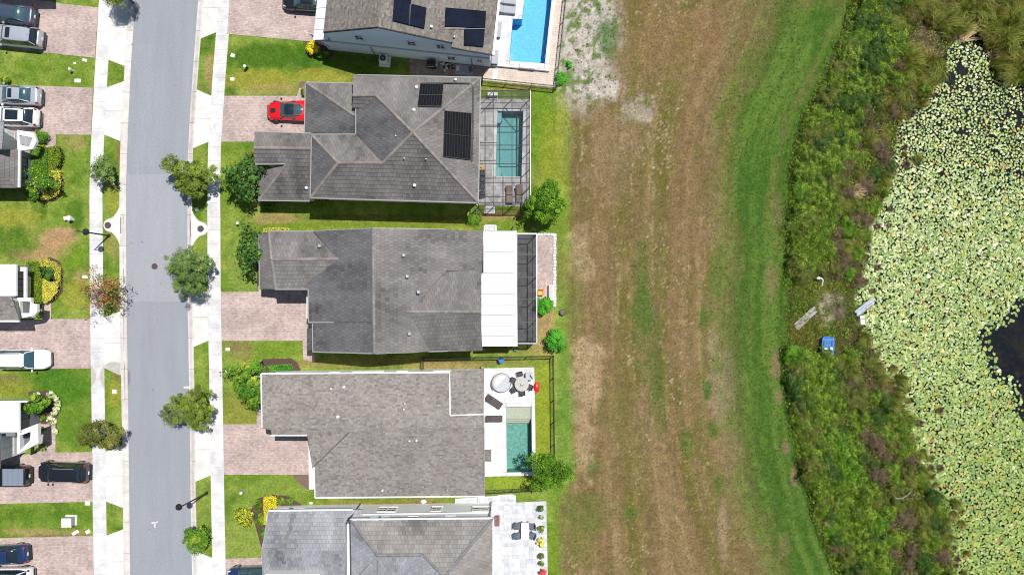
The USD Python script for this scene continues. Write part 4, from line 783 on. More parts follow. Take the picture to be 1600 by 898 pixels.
# white pent roof over the garage and its standing seams
for i in range(10):
    d = i * 1.0 + .02
    q = [at1(-.75, d - .2, 2.7), at1(-.75, d + .77, 2.7), at1(.8, d + .77, 3.3), at1(.8, d - .2, 3.3)]
    o = obj('pent_roof_panel', MB().add(np.array(q + [p - [0, 0, .08] for p in q]), [[0, 1, 2, 3], [4, 7, 6, 5], [0, 4, 5, 1], [1, 5, 6, 2], [2, 6, 7, 3], [3, 7, 4, 0]]), 'white_metal', h1)
    obj('seam', MB().bar(q[0] + [0, 0, .03], q[3] + [0, 0, .03], .04, .06), 'white_paint', o)
def solar(quad, nx, ny):
    Q = [W(*q) for q in quad]; B = lambda a, b: (Q[0] * (1 - a) + Q[1] * a) * (1 - b) + (Q[3] * (1 - a) + Q[2] * a) * b
    for i in range(nx):
        for j in range(ny):
            g = .003; p = [B((i + g) / nx, (j + g) / ny), B((i + 1 - g) / nx, (j + g) / ny), B((i + 1 - g) / nx, (j + 1 - g) / ny), B((i + g) / nx, (j + 1 - g) / ny)]
            o = obj('solar_panel', MB().add(np.array([x + [0, 0, .14] for x in p] + [x + [0, 0, .10] for x in p]), [[0, 3, 2, 1], [4, 5, 6, 7], [0, 1, 5, 4], [1, 2, 6, 5], [2, 3, 7, 6], [3, 0, 4, 7]]), 'solar_cell', h1)
            for a, b in ((p[0], p[1]), (p[1], p[2])): obj('panel_frame', MB().bar(a + [0, 0, .143], b + [0, 0, .143], .02, .02), 'solar_cell', o)
def zr1(px, py):      # roof height under a pixel, solved along the ray
    z = 6.0
    for _ in range(30):
        p = W2(px, py, z); t = (p - s0) @ u1; z = ew + (pz - ew) * (t - tw) / (tr - tw) if t < tr else ee + (pz - ee) * (te - t) / (te - tr)
    return z
for q, nx, ny in (([(616.7, -8), (643, -2), (639.4, 39.4), (613.7, 33)], 2, 2), ([(643.2, 7.5), (666.8, 13.5), (663.3, 45.4), (640.2, 39.6)], 2, 2), ([(696.4, 13.2), (759.5, 18.8), (758, 45), (695.6, 42)], 4, 1), ([(726, 44.9), (757.6, 46.2), (755.3, 73.7), (725, 71)], 2, 1)):
    solar([(x, y, zr1(x, y) + .03) for x, y in q], nx, ny)
obj('panel_conduit', MB().bar(W(640.9, 7, zr1(641, 7) + .22), W(639.6, 39.4, zr1(640, 39) + .22), .03, .03), 'solar_line', h1)
obj('panel_conduit', MB().bar(W(695.6, 43.5, zr1(696, 43) + .22), W(758, 45.6, zr1(758, 45) + .22), .03, .03), 'solar_line', h1)
vent(h1, 674.5, 43, zr1(674, 43), .14); vent(h1, 710, 59, zr1(710, 59), .1, 'alu')

# ---- houses across the road, at the left edge
def house_left(label, parts):
    t = thing('house', label, 'house')
    for p in parts:
        k = p[0]
        if k == 'roof': roof_face(t, p[1], p[2], seed=len(p[1]) + 60, **(p[3] if len(p) > 3 else {}))
        elif k == 'metal':
            (x0, y0, x1, y1), z = p[1], p[2]; ys = np.linspace(y0, y1, 8)
            for a, b in zip(ys[:-1], ys[1:]):
                q = [W(x0, a + .2, z + .8), W(x1, a + .2, z), W(x1, b - .2, z), W(x0, b - .2, z + .8)]
                o = obj('roof_panel', MB().add(np.array(q + [v - [0, 0, .09] for v in q]), [[0, 3, 2, 1], [4, 5, 6, 7], [0, 1, 5, 4], [1, 2, 6, 5], [2, 3, 7, 6], [3, 0, 4, 7]]), 'white_metal', t)
                obj('seam', MB().bar(q[0] + [0, 0, .03], q[1] + [0, 0, .03], .035, .05), 'white_paint', o)
        elif k == 'block': obj('wall', MB().prism(Polygon([W2(*c) for c in p[1]]), -.1, p[2]), p[3], t)
        elif k == 'frame': obj('porch_frame', MB().prism(Polygon(PXL(p[1], p[4])).difference(shapely.union_all([Polygon(PXL(h, p[4])) for h in p[2]])), p[3], p[4]), 'white_paint', t)
        elif k == 'post': 
            for x, y in p[1]: obj('porch_post', MB().box(W(x, y, p[2]) * [1, 1, .5], (.28, .28, p[2])), 'white_paint', t)
        elif k == 'floor': obj('porch_floor', MB().prism(Polygon(PXL(p[1], p[2])), p[2] - .08, p[2]), p[3], t)
        elif k == 'trim': gutters(t, p[1], 'white_metal', .16, .2)
        elif k == 'win':
            A, B = W2(*p[2]), W2(*p[3]); window(t, hit(*p[1], A, B), A, B, p[4], p[5], out=-1, frame='black_metal' if p[1][0] > 25 else 'white_paint')
    return t
house_left('grey tiled house with white porch behind green and yellow hedges at the left edge', [
    ('roof', [(30.5, 234, 2.9), (30, 293, 2.9), (-20, 258, 4.4), (-20, 234, 4.4)], 'tile_taupe'), ('roof', [(30, 293, 2.9), (-90, 293, 2.9), (-90, 258, 4.4), (-20, 258, 4.4)], 'tile_taupe'),
    ('trim', [((31, 234, 2.9), (30.5, 293, 2.9))]), ('block', [(-90, 243), (59, 243), (59, 292), (-90, 292)], 2.85, 'stucco_slate'),
    ('roof', [(-90, 186, 5.2), (6, 190, 4.9), (3, 232, 4.9), (-90, 232, 5.2)], 'tile_blue'), ('block', [(-90, 212), (44, 212), (44, 247), (-90, 247)], 4.85, 'stucco_white'),
    ('win', (17, 214), (44, 212), (44, 247), .9, 1.0), ('win', (35, 253), (59, 243), (59, 292), .9, 1.3), ('win', (35, 271), (59, 243), (59, 292), .9, 1.3),
    ('frame', [(27, 203), (52, 207.5), (57, 221), (51, 233), (27, 236)], [[(30, 211), (51, 215), (45, 230), (31, 226)]], 2.6, 2.9), ('floor', [(30, 206), (53, 210), (57, 221), (50, 232), (30, 232)], .2, 'plank_dark')])
house_left('white metal roofed house with shingled gable beside the white SUV driveway', [
    ('metal', (-90, 413, 25, 462.5), 3.1), ('block', [(-90, 416), (57, 416), (57, 464), (-90, 464)], 3.0, 'stucco_slate'), ('trim', [((25.5, 413, 3.12), (25.5, 462, 3.12))]),
    ('roof', [(18, 463, 4.2), (31, 501, 3.5), (-90, 501, 3.5), (-90, 463, 4.2)], 'shingle_grey', dict(kind='shingle', L=.34, E=.19, t=.02, gap=.01)), ('trim', [((-90, 501.5, 3.5), (31, 501.5, 3.5))]),
    ('block', [(-90, 465), (56, 465), (56, 496), (-90, 496)], 3.4, 'stucco_white'), ('win', (31, 445), (57, 416), (57, 464), 1.2, 1.3),
    ('frame', [(27, 465), (48, 465), (49, 474), (58, 475), (58, 487), (53, 493), (31, 497)], [[(31, 470.5), (47, 470.5), (46, 489), (32, 489)]], 2.5, 2.85), ('floor', [(31, 466), (50, 466), (58, 475), (56, 492), (31, 494)], .2, 'plank_dark'),
    ('frame', [(25, 417), (41, 417), (41, 466), (37, 466), (37, 424), (25, 424)], [], 2.3, 2.5)])
house_left('white metal roofed house with open white framed porch above the black pickup', [
    ('metal', (-90, 628, 30, 675), 3.2), ('block', [(-90, 624), (60, 624), (60, 670), (-90, 670)], 3.1, 'stucco_slate'), ('trim', [((30.5, 628, 3.2), (30.5, 675, 3.2)), ((-90, 627.5, 3.9), (44, 626.5, 3.0))]),
    ('block', [(-90, 664), (40, 664), (40, 706), (-90, 706)], 4.0, 'stucco_white'), ('roof', [(-90, 676, 4.6), (0, 676, 4.2), (0, 730, 4.2), (-90, 730, 4.6)], 'shingle_grey', dict(kind='shingle', L=.34, E=.19, t=.02, gap=.01)),
    ('win', (12, 698), (40, 664), (40, 706), 1.7, 1.7), ('win', (38, 645), (60, 624), (60, 670), 1.2, 1.3),
    ('frame', [(27, 674), (59, 661.5), (60, 692), (29, 708), (27, 708)], [[(31, 680), (48, 674), (46.5, 688), (31, 703)]], 2.6, 3.0), ('floor', [(31, 676), (58, 665), (59, 690), (31, 705)], .2, 'awning_slate')])
house_left('house mostly outside the top left corner, beside the dark steel blue sedan', [
    ('block', [(-90, -70), (78, -70), (78, -2), (-90, -10)], 4.2, 'stucco_white'), ('roof', [(60, -36, 4.2), (60, -90, 4.2), (-90, -90, 5.), (-90, -46, 5.)], 'tile_taupe')])

# ------------------------------------------------------------------ pools, terraces, screens, fences
def pool(label, pts, wz, floor_z, mat, tilemat='pool_tile', shelves=(), coping=None, z=.05, cw=.34):
    t = thing('swimming_pool', label, 'pool'); P = Polygon(PXL(pts)); P = shapely.geometry.polygon.orient(P)
    obj('basin_floor', MB().sheet(P.buffer(.02), floor_z), mat, t)
    b = np.array(P.exterior.coords)[:-1][::-1]; n = len(b)
    obj('basin_wall', MB().add(np.vstack([np.c_[b, np.full(n, floor_z)], np.c_[b, np.full(n, z - .06)]]), [[i, (i + 1) % n, n + (i + 1) % n, n + i] for i in range(n)]), mat, t)
    for spts, sz, smat in shelves: obj('pool_step', MB().prism(Polygon(PXL(spts)).intersection(P), floor_z, sz), smat, t)
    obj('water', MB().sheet(P, wz), 'pool_water', t)
    if coping:
        ringp = P.buffer(cw, join_style=2).difference(P); ext = np.array(P.buffer(cw / 2, join_style=2).exterior.coords); D = 0
        for a, c in zip(ext[:-1], ext[1:]):
            L = np.linalg.norm(c - a); u = (c - a) / L; m = np.array([-u[1], u[0]]) * cw / 2; a1 = a + u * (cw / 2 + .03); c1 = c - u * (cw / 2 + .03); k = max(1, round(L / .6))
            for i in range(k):
                p, q = a1 + (c1 - a1) * i / k + u * .003, a1 + (c1 - a1) * (i + 1) / k - u * .003
                cell = Polygon([p - m, q - m, q + m, p + m])
                obj('coping_stone', MB().prism(cell, z - .06, z), coping, t)
        for c in ext[:-1]: obj('coping_stone', MB().prism(sbox(c[0] - cw / 2, c[1] - cw / 2, c[0] + cw / 2, c[1] + cw / 2).intersection(P.buffer(cw * 1.05, join_style=2)).difference(P.buffer(.004)), z - .06, z - .003), coping, t)
    return t, P
p1, P1 = pool('bright blue pool in a raised white deck at the top edge', POOL1, .18, -1.25, 'pool_blue', coping='paver_white', z=.36, shelves=(([(795, 84), (803, 84), (802, 100), (795, 100)], -.25, 'pool_shelf_blue'),))
p2, P2 = pool('turquoise pool under the light screened cage of the house with the red car', POOL2, -.06, -1.25, 'pool_teal', coping='paver_white', z=.055, shelves=(([(777, 172), (784.5, 172), (784.5, 186), (781.5, 191), (777, 191)], -.3, 'pool_shelf_blue'), ([(773, 256), (782, 262), (786, 278), (773, 278)], -.35, 'pool_shelf_blue')))
p4, P4 = pool('green pool with beige sun shelf in the white terrace', POOL4, -.06, -1.3, 'pool_green', coping='paver_white', z=.055, shelves=(([(790, 634), (831, 634), (831, 655), (790, 655)], -.22, 'pool_shelf'), ([(790, 655), (831, 655), (831, 659), (790, 659)], -.5, 'pool_shelf'), ([(790, 659), (831, 659), (831, 663), (790, 663)], -.8, 'pool_shelf')))
white_deck = Polygon(PXL([(768, -60), (871, -60), (868.5, 0), (860.5, 70), (857.5, 113), (768.5, 104)]))
d1t = UsdGeom.Xform.Define(stage, npath('pool_deck', None)); tag(d1t, kind='structure'); wd = white_deck.difference(P1.buffer(.30, join_style=2))
obj('bed', MB().prism(wd, -.1, .32), 'white_paint', d1t); pave(d1t, wd, .9, .6, .34, 'paver_white', seed=11, ang=-.1, gap=.006, hj=.002)
obj('spillway', MB().rbox(W(824, 103.6, .42), (1.55, .5, .28), .04, rz=-.09), 'white_paint', d1t)
obj('deck_band', MB().prism(Polygon(PXL([(771, 108), (778, 109), (776, 127), (769, 126)])), .03, .05), 'paver_white', d1t)
paved('patio', Polygon(PXL([(742, 124.5), (869, 137), (882.5, 0), (886, -60), (770, -60), (766, 104)])).difference(white_deck.buffer(.02)), 'paver_cream', .3, .2, .03, seed=12, ang=-.1)
paved('patio', [(640, 92), (767, 105.5), (752, 125), (640, 117)], 'paver_brown', .3, .2, .03, seed=13, ang=-.1)
paved('patio', Polygon(PXL([(747, 154.5), (828.5, 155.5), (826, 323), (745, 321)])), 'paver_lanai', .6, .4, .04, bed='plank_dark', seed=14, holes=[P2.buffer(.345, join_style=2)], rnd=1, lens=[.5, .75, 1])
paved('patio', [(752, 364), (838, 366), (838, 536), (752, 540)], 'paver_lanai', .4, .4, .04, bed='plank_dark', seed=15)
pt3, _ = paved('patio', [(838.5, 368), (865, 368), (866, 470), (838.5, 470)], 'paver_pink', .2, .2, .05, seed=16)
for i, y in enumerate(np.arange(365, 476, 5.2)): obj('edging_stone', MB().rbox(W(866.8 + .3 * math.sin(i * 1.7), y + 2.6, .07), (.30, .30, .14), .02), 'paver_white', pt3)
for i, x in enumerate(np.arange(839, 865, 5.2)): obj('edging_stone', MB().rbox(W(x + 2.6, 366.2 + .3 * math.sin(i * 2.1), .07), (.30, .26, .14), .02), 'paver_white', pt3)
paved('patio', Polygon(PXL([(753, 575.3), (834.5, 573.5), (837.5, 741.5), (755, 744)])), 'paver_white', .6, .4, .04, seed=17, holes=[P4.buffer(.345, join_style=2)], rnd=1, lens=[.5, .75, 1])
paved('patio', [(764, 786.5), (853.5, 782), (856.5, 930), (764, 930)], 'paver_grey', .6, .4, .04, seed=18, rnd=1, lens=[.5, .75, 1])
def pad(pts, mat, label, border=.12):
    P = Polygon(PXL(pts)).buffer(.15).buffer(-.15).buffer(-.0); t = thing('landing_pad', label, 'paving pad'); obj('border', MB().prism(P.difference(P.buffer(-border)), -.05, .06), 'white_paint', t); pave(t, P.buffer(-border - .01), .4, .3, .045, mat, seed=5, rnd=1); return t
pad([(711, 778.5), (745.5, 776.5), (745.5, 786.5), (711, 787.5)], 'paver_grey', 'narrow pale paved pad with white border beside the white side wall, nearer the street')
pad([(746.5, 775.7), (777, 774), (779, 772.5), (801, 771.5), (806, 774), (806.5, 785), (746.5, 786.5)], 'paver_grey', 'wider pale paved pad with rounded white corner joining the grey patio')
pad([(756, 353), (758, 351.5), (774, 351.5), (776, 353), (776, 366), (756, 366)], 'paver_grey', 'small paved landing with rounded white border at the end of the white lanai roof')
pad([(757.5, 322), (773, 322), (773.5, 333.5), (756.5, 333.5)], 'paver_grey', 'small grey landing with white edge outside the light screened cage')

def cage(label, x0, y0, x1, y1, z, beams, longs, mat, scr, wall_scr, frame='bronze', diag=True, open_w=True):
    """x0..y1: plan outline in photo pixels on the ground; beams, longs: plan positions of the roof beams."""
    t = thing('pool_cage', label, 'screen enclosure'); b = .09
    for y in beams: obj('roof_beam', MB().bar(W2p(x0, y, z), W2p(x1, y, z), .05, .10), frame, t)
    for x in longs: obj('roof_beam', MB().bar(W2p(x, y0, z + .004), W2p(x, y1, z + .004), .05, .10), frame, t)
    for a, c in (((x0, y0), (x1, y0)), ((x1, y0), (x1, y1)), ((x0, y1), (x1, y1)), ((x0, y0), (x0, y1))): obj('eave_beam', MB().bar(W2p(*a, z), W2p(*c, z), .08, .13), frame if a[0] != c[0] or a[0] != x1 else 'alu', t)
    for x, y in [(x1, y) for y in [y0] + list(beams) + [y1]] + [(x, y) for x in longs for y in (y0, y1)] + [(x0, y0), (x0, y1)]: obj('post', MB().box(W2p(x, y, z / 2), (.06, .06, z)), frame, t)
    for a, c in (((x1, y0), (x1, y1)), ((x0, y0), (x1, y0)), ((x0, y1), (x1, y1))): obj('rail', MB().bar(W2p(*a, 1.0), W2p(*c, 1.0), .04, .05), frame, t)
    if diag:
        ys = sorted([y0] + list(beams) + [y1]); d = ys[1] - ys[0]
        for (cx, cy, sx, sy) in ((x0, y0, 1, 1), (x1, y0, -1, 1), (x0, y1, 1, -1), (x1, y1, -1, -1)): obj('brace', MB().bar(W2p(cx, cy + sy * d, z + .01), W2p(cx + sx * d * .9, cy, z + .01), .045, .07), frame, t)
    obj('roof_screen', MB().sheet(Polygon([W2p(x0, y0, 0)[:2], W2p(x1, y0, 0)[:2], W2p(x1, y1, 0)[:2], W2p(x0, y1, 0)[:2]]), z + .06), scr, t)
    for a, c in (((x1, y0), (x1, y1)), ((x0, y0), (x1, y0)), ((x0, y1), (x1, y1))): obj('wall_screen', MB().add([W2p(*a, .05), W2p(*c, .05), W2p(*c, z), W2p(*a, z)], [[0, 1, 2, 3]]), wall_scr, t)
    return t
def W2p(x, y, z): p = W(x, y, 0); return np.array([p[0], p[1], z])
pl = lambda y, z: 449 - (449 - y) * (1 - z / H)
cage('light see-through screened pool cage with thin grey beams over the turquoise pool', 748.5, 156, 827.6, 322.5, 3.0, [pl(y, 3) for y in (169.5, 198, 227, 256, 286)], [772, 800], 'x', 'screen_light', 'screen_wall')
cage('narrow dark mesh screen enclosure along the white lanai roof', 807, 368.6, 837, 532.5, 2.8, [pl(y, 2.8) for y in (397.5, 432.5, 467.5, 502.5)], [], 'x', 'screen_dark', 'screen_dark', frame='alu', diag=False)

def fence(label, runs, hgt=1.2, step=2.35):
    t = thing('fence', label, 'fence'); posts = MB(); pk = MB()
    for a, c in runs:
        A, B = W(*a), W(*c); L = np.linalg.norm(B - A); n = max(1, round(L / step)); u = (B - A) / L
        for i in range(n + 1): obj('post', MB().box(A + (B - A) * i / n + [0, 0, hgt / 2 + .03], (.06, .06, hgt + .06)).lathe(A + (B - A) * i / n + [0, 0, hgt + .06], [(.05, 0), (.001, .05)], 6) if False else MB().box(A + (B - A) * i / n + [0, 0, hgt / 2 + .03], (.065, .065, hgt + .06)), 'black_metal', t)
        for z in (.12, hgt - .15, hgt): obj('rail', MB().bar(A + [0, 0, z], B + [0, 0, z], .035, .04), 'black_metal', t)
        k = int(L / .115)
        for i in range(1, k): pk.box(A + u * L * i / k + [0, 0, hgt / 2 + .02], (.018, .018, hgt))
    obj('pickets', pk, 'black_metal', t, kind='stuff')
fence('thin black metal fence around the cream patio by the bright blue pool', [((752, 128), (868.5, 140)), ((868.5, 140), (883.5, 0)), ((883.5, 0), (888, -50))])
fence('black metal fence enclosing the lawn beside the white terrace', [((662, 577.5), (662, 559)), ((662, 559), (864, 555.5)), ((864, 555.5), (866, 728))])
fence('short black metal fence below the green pool, ending at the leafy tree', [((757, 765.5), (846, 761))])

# ------------------------------------------------------------------ furniture and yard things
def lounger(name, label, px, py, rz, frame, cloth, L=1.95, Wd=.65, back=.6, z=0.0, group=None, tilt=.5):
    t = thing(name, label, 'lounger', W(px, py, .35) * [1, 1, 0] + [0, 0, z], rz, group)
    obj('frame', MB().box((0, Wd / 2 - .03, .28), (L, .06, .07)).box((0, -Wd / 2 + .03, .28), (L, .06, .07)).box((L / 2 - .03, 0, .28), (.06, Wd - .12, .07)).box((-L / 2 + .03, 0, .28), (.06, Wd - .12, .07)), frame, t)
    for x in (-L / 2 + .15, L / 2 - .15):
        for y in (-Wd / 2 + .05, Wd / 2 - .05): obj('leg', MB().box((x, y, .122), (.05, .05, .245)), frame, t)
    s = L - back; obj('seat_cushion', MB().rbox((-L / 2 + s / 2, 0, .37), (s - .02, Wd, .09), .03), cloth, t)
    obj('back_cushion', MB().rbox((L / 2 - back + back * math.cos(tilt) / 2, 0, .37 + back * math.sin(tilt) / 2), (back, Wd, .09), .03, ry=-tilt), cloth, t); return t
def chair(p, mat, w=.55):
    obj('seat', MB().rbox((0, 0, .42), (w, w, .09), .03), mat, p); obj('backrest', MB().rbox((-w / 2 + .02, 0, .66), (.08, w, .5), .03, ry=-.15), mat, p)
    for y in (-1, 1): obj('armrest', MB().rbox((0, y * (w / 2 + .01), .6), (w, .07, .05), .02), mat, p)
    for x in (-1, 1):
        for y in (-1, 1): obj('leg', MB().box((x * (w / 2 - .06), y * (w / 2 - .06), .19), (.045, .045, .38)), mat, p)
PC = {m: proto('patio_chair') for m in ('dark_wicker', 'slate_blue')}
for m, p in PC.items(): chair(p, m)
def chair_at(m, px, py, rz, label, group=None, sc=1, z=.04): inst(PC[m], 'patio_chair', label, 'chair', W2p(*(np.array(inv_px(px, py, .5))), z), rz, sc, group)
def inv_px(px, py, z): p = W(px, py, z); return 800 + p[0] * S, 449 - p[1] * S
# fourth garden: daybed, fire table with chairs, side table, loungers
t = thing('daybed', 'round wicker daybed with half raised white canopy on the white terrace', 'daybed', W2p(783.5, 597, .04))
obj('base', MB().lathe((0, 0, 0), [(.9, 0), (.95, .3), (.93, .34), (.001, .34)], 28), 'dark_wicker', t, smooth=40); obj('cushion', MB().lathe((0, 0, .34), [(.88, 0), (.9, .1), (.85, .16), (.001, .17)], 28), 'grey_light_fabric', t, smooth=40)
th = np.linspace(0, math.pi, 15); cv = []; a0 = math.radians(48)
for k in np.linspace(.05, 1.0, 7):
    for q in th: cv.append([.93 * math.cos(q) * math.cos(a0) - .93 * math.sin(q) * math.cos(k * 1.35) * math.sin(a0), .93 * math.cos(q) * math.sin(a0) + .93 * math.sin(q) * math.cos(k * 1.35) * math.cos(a0), .5 + .93 * math.sin(q) * math.sin(k * 1.35)])
cf = [[i * 15 + j, i * 15 + j + 1, (i + 1) * 15 + j + 1, (i + 1) * 15 + j] for i in range(6) for j in range(14)]; obj('canopy', MB().add(cv, cf), 'white_paint', t, smooth=True)
t = thing('fire_table', 'round stone topped fire table ringed by dark chairs on the white terrace', 'table', W2p(815, 598.5, .04))
obj('tabletop', MB().lathe((0, 0, .62), [(.001, 0), (.66, 0), (.69, .03), (.69, .06), (.66, .08), (.2, .08), (.2, .06), (.001, .06)], 28), 'stone_table', t, smooth=30); obj('pedestal', MB().lathe((0, 0, 0), [(.38, 0), (.33, .3), (.4, .62)], 20), 'dark_wicker', t, smooth=40); obj('burner', MB().lathe((0, 0, .68), [(.18, 0), (.17, .06), (.1, .1), (.001, .11)], 16), 'alu', t, smooth=40)
for i, a in enumerate(np.radians([100, 35, -25, -85, -140, 160])): chair_at('dark_wicker', 815 + 14.5 * math.cos(a), 598.5 - 14.5 * math.sin(a), a + math.pi, 'dark wicker chair pushed up to the round fire table', 'chairs around the fire table', .85)
t = thing('side_table', 'square grey box table at the corner of the white terrace', 'table', W2p(826.7, 586.5, .04)); obj('body', MB().rbox((0, 0, .28), (.66, .66, .56), .03), 'grey_light_fabric', t); obj('lid', MB().rbox((0, 0, .58), (.72, .72, .05), .02), 'grey_light_fabric', t); obj('knob', MB().cyl((0, 0), .05, .6, .65, 10), 'alu', t)
lounger('sun_lounger', 'brown wicker sun lounger set at an angle on the white terrace', 771.5, 627, math.radians(146), 'wicker', 'wicker', 1.75, .66, .5, .04); lounger('sun_lounger', 'brown wicker sun lounger squarely facing the green pool', 772, 654, math.radians(180), 'wicker', 'wicker', 1.6, .6, .45, .04)
t = thing('sledge_disc', 'shiny red round plastic disc lying on the lawn against the white terrace', 'disc', W2p(838.3, 604.5, .0), scale=(.58, 1, 1)); obj('shell', MB().lathe((0, 0, .05), [(.001, .16), (.25, .13), (.42, .06), (.5, 0), (.5, -.03), (.42, .02), (.001, .1)], 24), 'red_plastic', t, smooth=40); obj('rim', MB().tube([(.5 * math.cos(a), .5 * math.sin(a), .05) for a in np.linspace(0, 2 * math.pi, 25)], .02, 5), 'red_plastic', t)
t = thing('wheelie_bin', 'small dark teal bin standing on the lawn by the black fence', 'bin', W2p(783.5, 562, 0), .5); obj('body', MB().lathe((0, 0, 0), [(.22, 0), (.28, .6), (.001, .6)], 4), 'teal_plastic', t); obj('lid', MB().rbox((0, 0, .63), (.5, .45, .06), .02), 'blue_pale', t); obj('handle', MB().tube([(-.26, -.15, .6), (-.32, 0, .64), (-.26, .15, .6)], .02, 5), 'black_metal', t)
# fifth garden: white table, chairs, bench and potted plants
t = thing('patio_table', 'plain white rectangular table between four slate chairs on the grey patio', 'table', W2p(*inv_px(820.5, 829, .75), .04)); obj('tabletop', MB().rbox((0, 0, .73), (.78, 1.58, .05), .015), 'white_plastic', t)
for x in (-.3, .3):
    for y in (-.7, .7): obj('leg', MB().box((x, y, .352), (.06, .06, .705)), 'slate_blue', t)
for x, y, a, w in ((808.5, 821, 0, 'upper left'), (808.5, 836.5, .15, 'lower left'), (832, 822, math.pi, 'upper right'), (832, 836, math.pi - .5, 'lower right')): chair_at('slate_blue', x, y, a, f'slate blue patio chair at the {w} corner of the white table', 'chairs at the white table', 1.0)
t = thing('bench', 'brown wooden bench box against the wall of the blue-grey roofed house', 'bench', W2p(*inv_px(777, 814, .5), .04)); obj('body', MB().rbox((0, 0, .22), (.42, .92, .44), .02), 'brown_wood', t)
for i in range(4): obj('slat', MB().rbox((-.165 + i * .11, 0, .465), (.1, .95, .04), .01), 'brown_wood', t)
# third garden
t = thing('garden_chair', 'orange plastic armchair beside the green fern on the small paved patio', 'chair', W2p(844.5, 457, .05), -math.pi / 2)
obj('seat', MB().rbox((0, 0, .4), (.5, .52, .07), .03), 'orange_plastic', t); obj('backrest', MB().rbox((-.27, 0, .64), (.07, .54, .5), .03, ry=-.2), 'orange_plastic', t)
for y in (-.27, .27): obj('armrest', MB().rbox((0, y, .6), (.5, .06, .05), .02), 'orange_plastic', t)
for x in (-.2, .2):
    for y in (-.22, .22): obj('leg', MB().box((x, y, .18), (.05, .05, .365)), 'orange_plastic', t)
t = thing('bench', 'pale slatted bench at the outer edge of the small paved patio', 'bench', W2p(861, 457, .05), math.pi / 2)
for i in range(5): obj('slat', MB().rbox((0, -.2 + i * .1, .46), (1.55, .085, .04), .01), 'box_cover', t)
for x in (-.68, .68): obj('trestle', MB().box((x, 0, .22), (.07, .46, .44)), 'white_paint', t)
# second garden under the cage
for i, y in enumerate((270, 279, 290, 303)): chair_at('dark_wicker', 754, y, [0, .1, -.1, .2][i], ['first dark chair from the top along the house wall under the light cage', 'second dark chair along the house wall under the light cage', 'third dark chair along the house wall under the light cage', 'lowest dark chair in the corner under the light cage'][i], None, .9)
t = thing('float', 'bright yellow inflatable pool float against the house wall under the cage', 'pool float', W2p(751.5, 264, .04)); an = np.linspace(0, 2 * math.pi, 17); obj('ring', MB().tube([(.2 * math.cos(a), .2 * math.sin(a), .12) for a in an], .11, 8), 'yellow_plastic', t, smooth=True); obj('valve', MB().cyl((.2, 0), .02, .2, .26, 6), 'white_plastic', t)
lounger('sun_lounger', 'tan cushioned lounger nearer the house under the light cage', 796, 303.5, math.radians(90), 'brown_fabric', 'brown_fabric', 1.75, .62, .6, .04); lounger('sun_lounger', 'tan cushioned lounger with dark end beside the outer wall of the cage', 811.5, 302, math.radians(90), 'dark_wicker', 'brown_fabric', 1.75, .6, .95, .04)
t = thing('pool_pump', 'white box with pipes on the paving outside the top of the light cage', 'pump', W2p(770, 152, 0)); obj('cabinet', MB().rbox((0, .15, .3), (1.0, .35, .6), .04), 'white_plastic', t)
for i in range(3): obj('pipe', MB().tube([(-.4 + i * .02, -.1 - i * .12, .1), (.4, -.1 - i * .12, .1), (.45, -.1 - i * .12, .3)], .035, 6), 'white_plastic', t)
# first garden
lounger('sun_lounger', 'grey cushioned lounger on the white pool deck, the lower one of the two', 792, 17.5, math.radians(174), 'alu', 'grey_fabric', 1.75, .68, .5, .34); lounger('sun_lounger', 'grey cushioned lounger cut by the top edge on the white pool deck', 793, 3, math.radians(174), 'alu', 'grey_fabric', 1.75, .68, .5, .34)
def daybed2(px, py, w, d, rz, label):
    t = thing('ottoman', label, 'ottoman', W2p(*inv_px(px, py, .6), .34), rz); obj('base', MB().rbox((0, 0, .15), (w - .06, d - .06, .3), .03), 'dark_wicker', t); obj('cushion', MB().rbox((0, 0, .36), (w, d, .12), .04), 'grey_fabric', t)
daybed2(777.5, 47, .72, 1.5, -.1, 'long grey ottoman against the house on the white pool deck'); daybed2(773.5, 90, .62, 1.35, -.08, 'grey ottoman at the lower corner of the white pool deck'); daybed2(771, 68, .25, .9, -.1, 'narrow pale grey ottoman half under the white gutter by the pool deck')
t = thing('air_conditioner', 'square air conditioning unit with round fan grille in the shade of the pale blue wall', 'air conditioner', W2p(600.5, 95, 0), -.1)
obj('pad', MB().rbox((.08, -.08, .05), (1.1, 1.1, .1), .02), 'utility_cream', t); obj('cabinet', MB().rbox((0, 0, .45), (.78, .78, .7), .1), 'utility_cream', t); fan = obj('fan', MB().cyl((0, 0), .3, .795, .81, 20), 'black_metal', t)
for i in range(5):
    a = i * 2 * math.pi / 5; obj('blade', MB().box((.15 * math.cos(a), .15 * math.sin(a), .815), (.26, .1, .012), rz=a, rx=.0), 'slate_blue', fan)
obj('grille_hub', MB().cyl((0, 0), .07, .82, .84, 10), 'alu', t)
t = thing('grill', 'black barbecue grill on the brown paving beside the pale blue wall', 'grill', W2p(675, 103.5, .03), -.1); obj('cart', MB().rbox((0, 0, .4), (.85, .6, .8), .03), 'black_metal', t); obj('lid', MB().rbox((0, .02, .88), (.8, .58, .26), .1), 'black_metal', t); obj('handle', MB().tube([(-.3, -.33, .85), (.3, -.33, .85)], .02, 5), 'chrome', t); obj('side_shelf', MB().box((.55, 0, .78), (.24, .5, .03)), 'alu', t)
rng = np.random.default_rng(8)
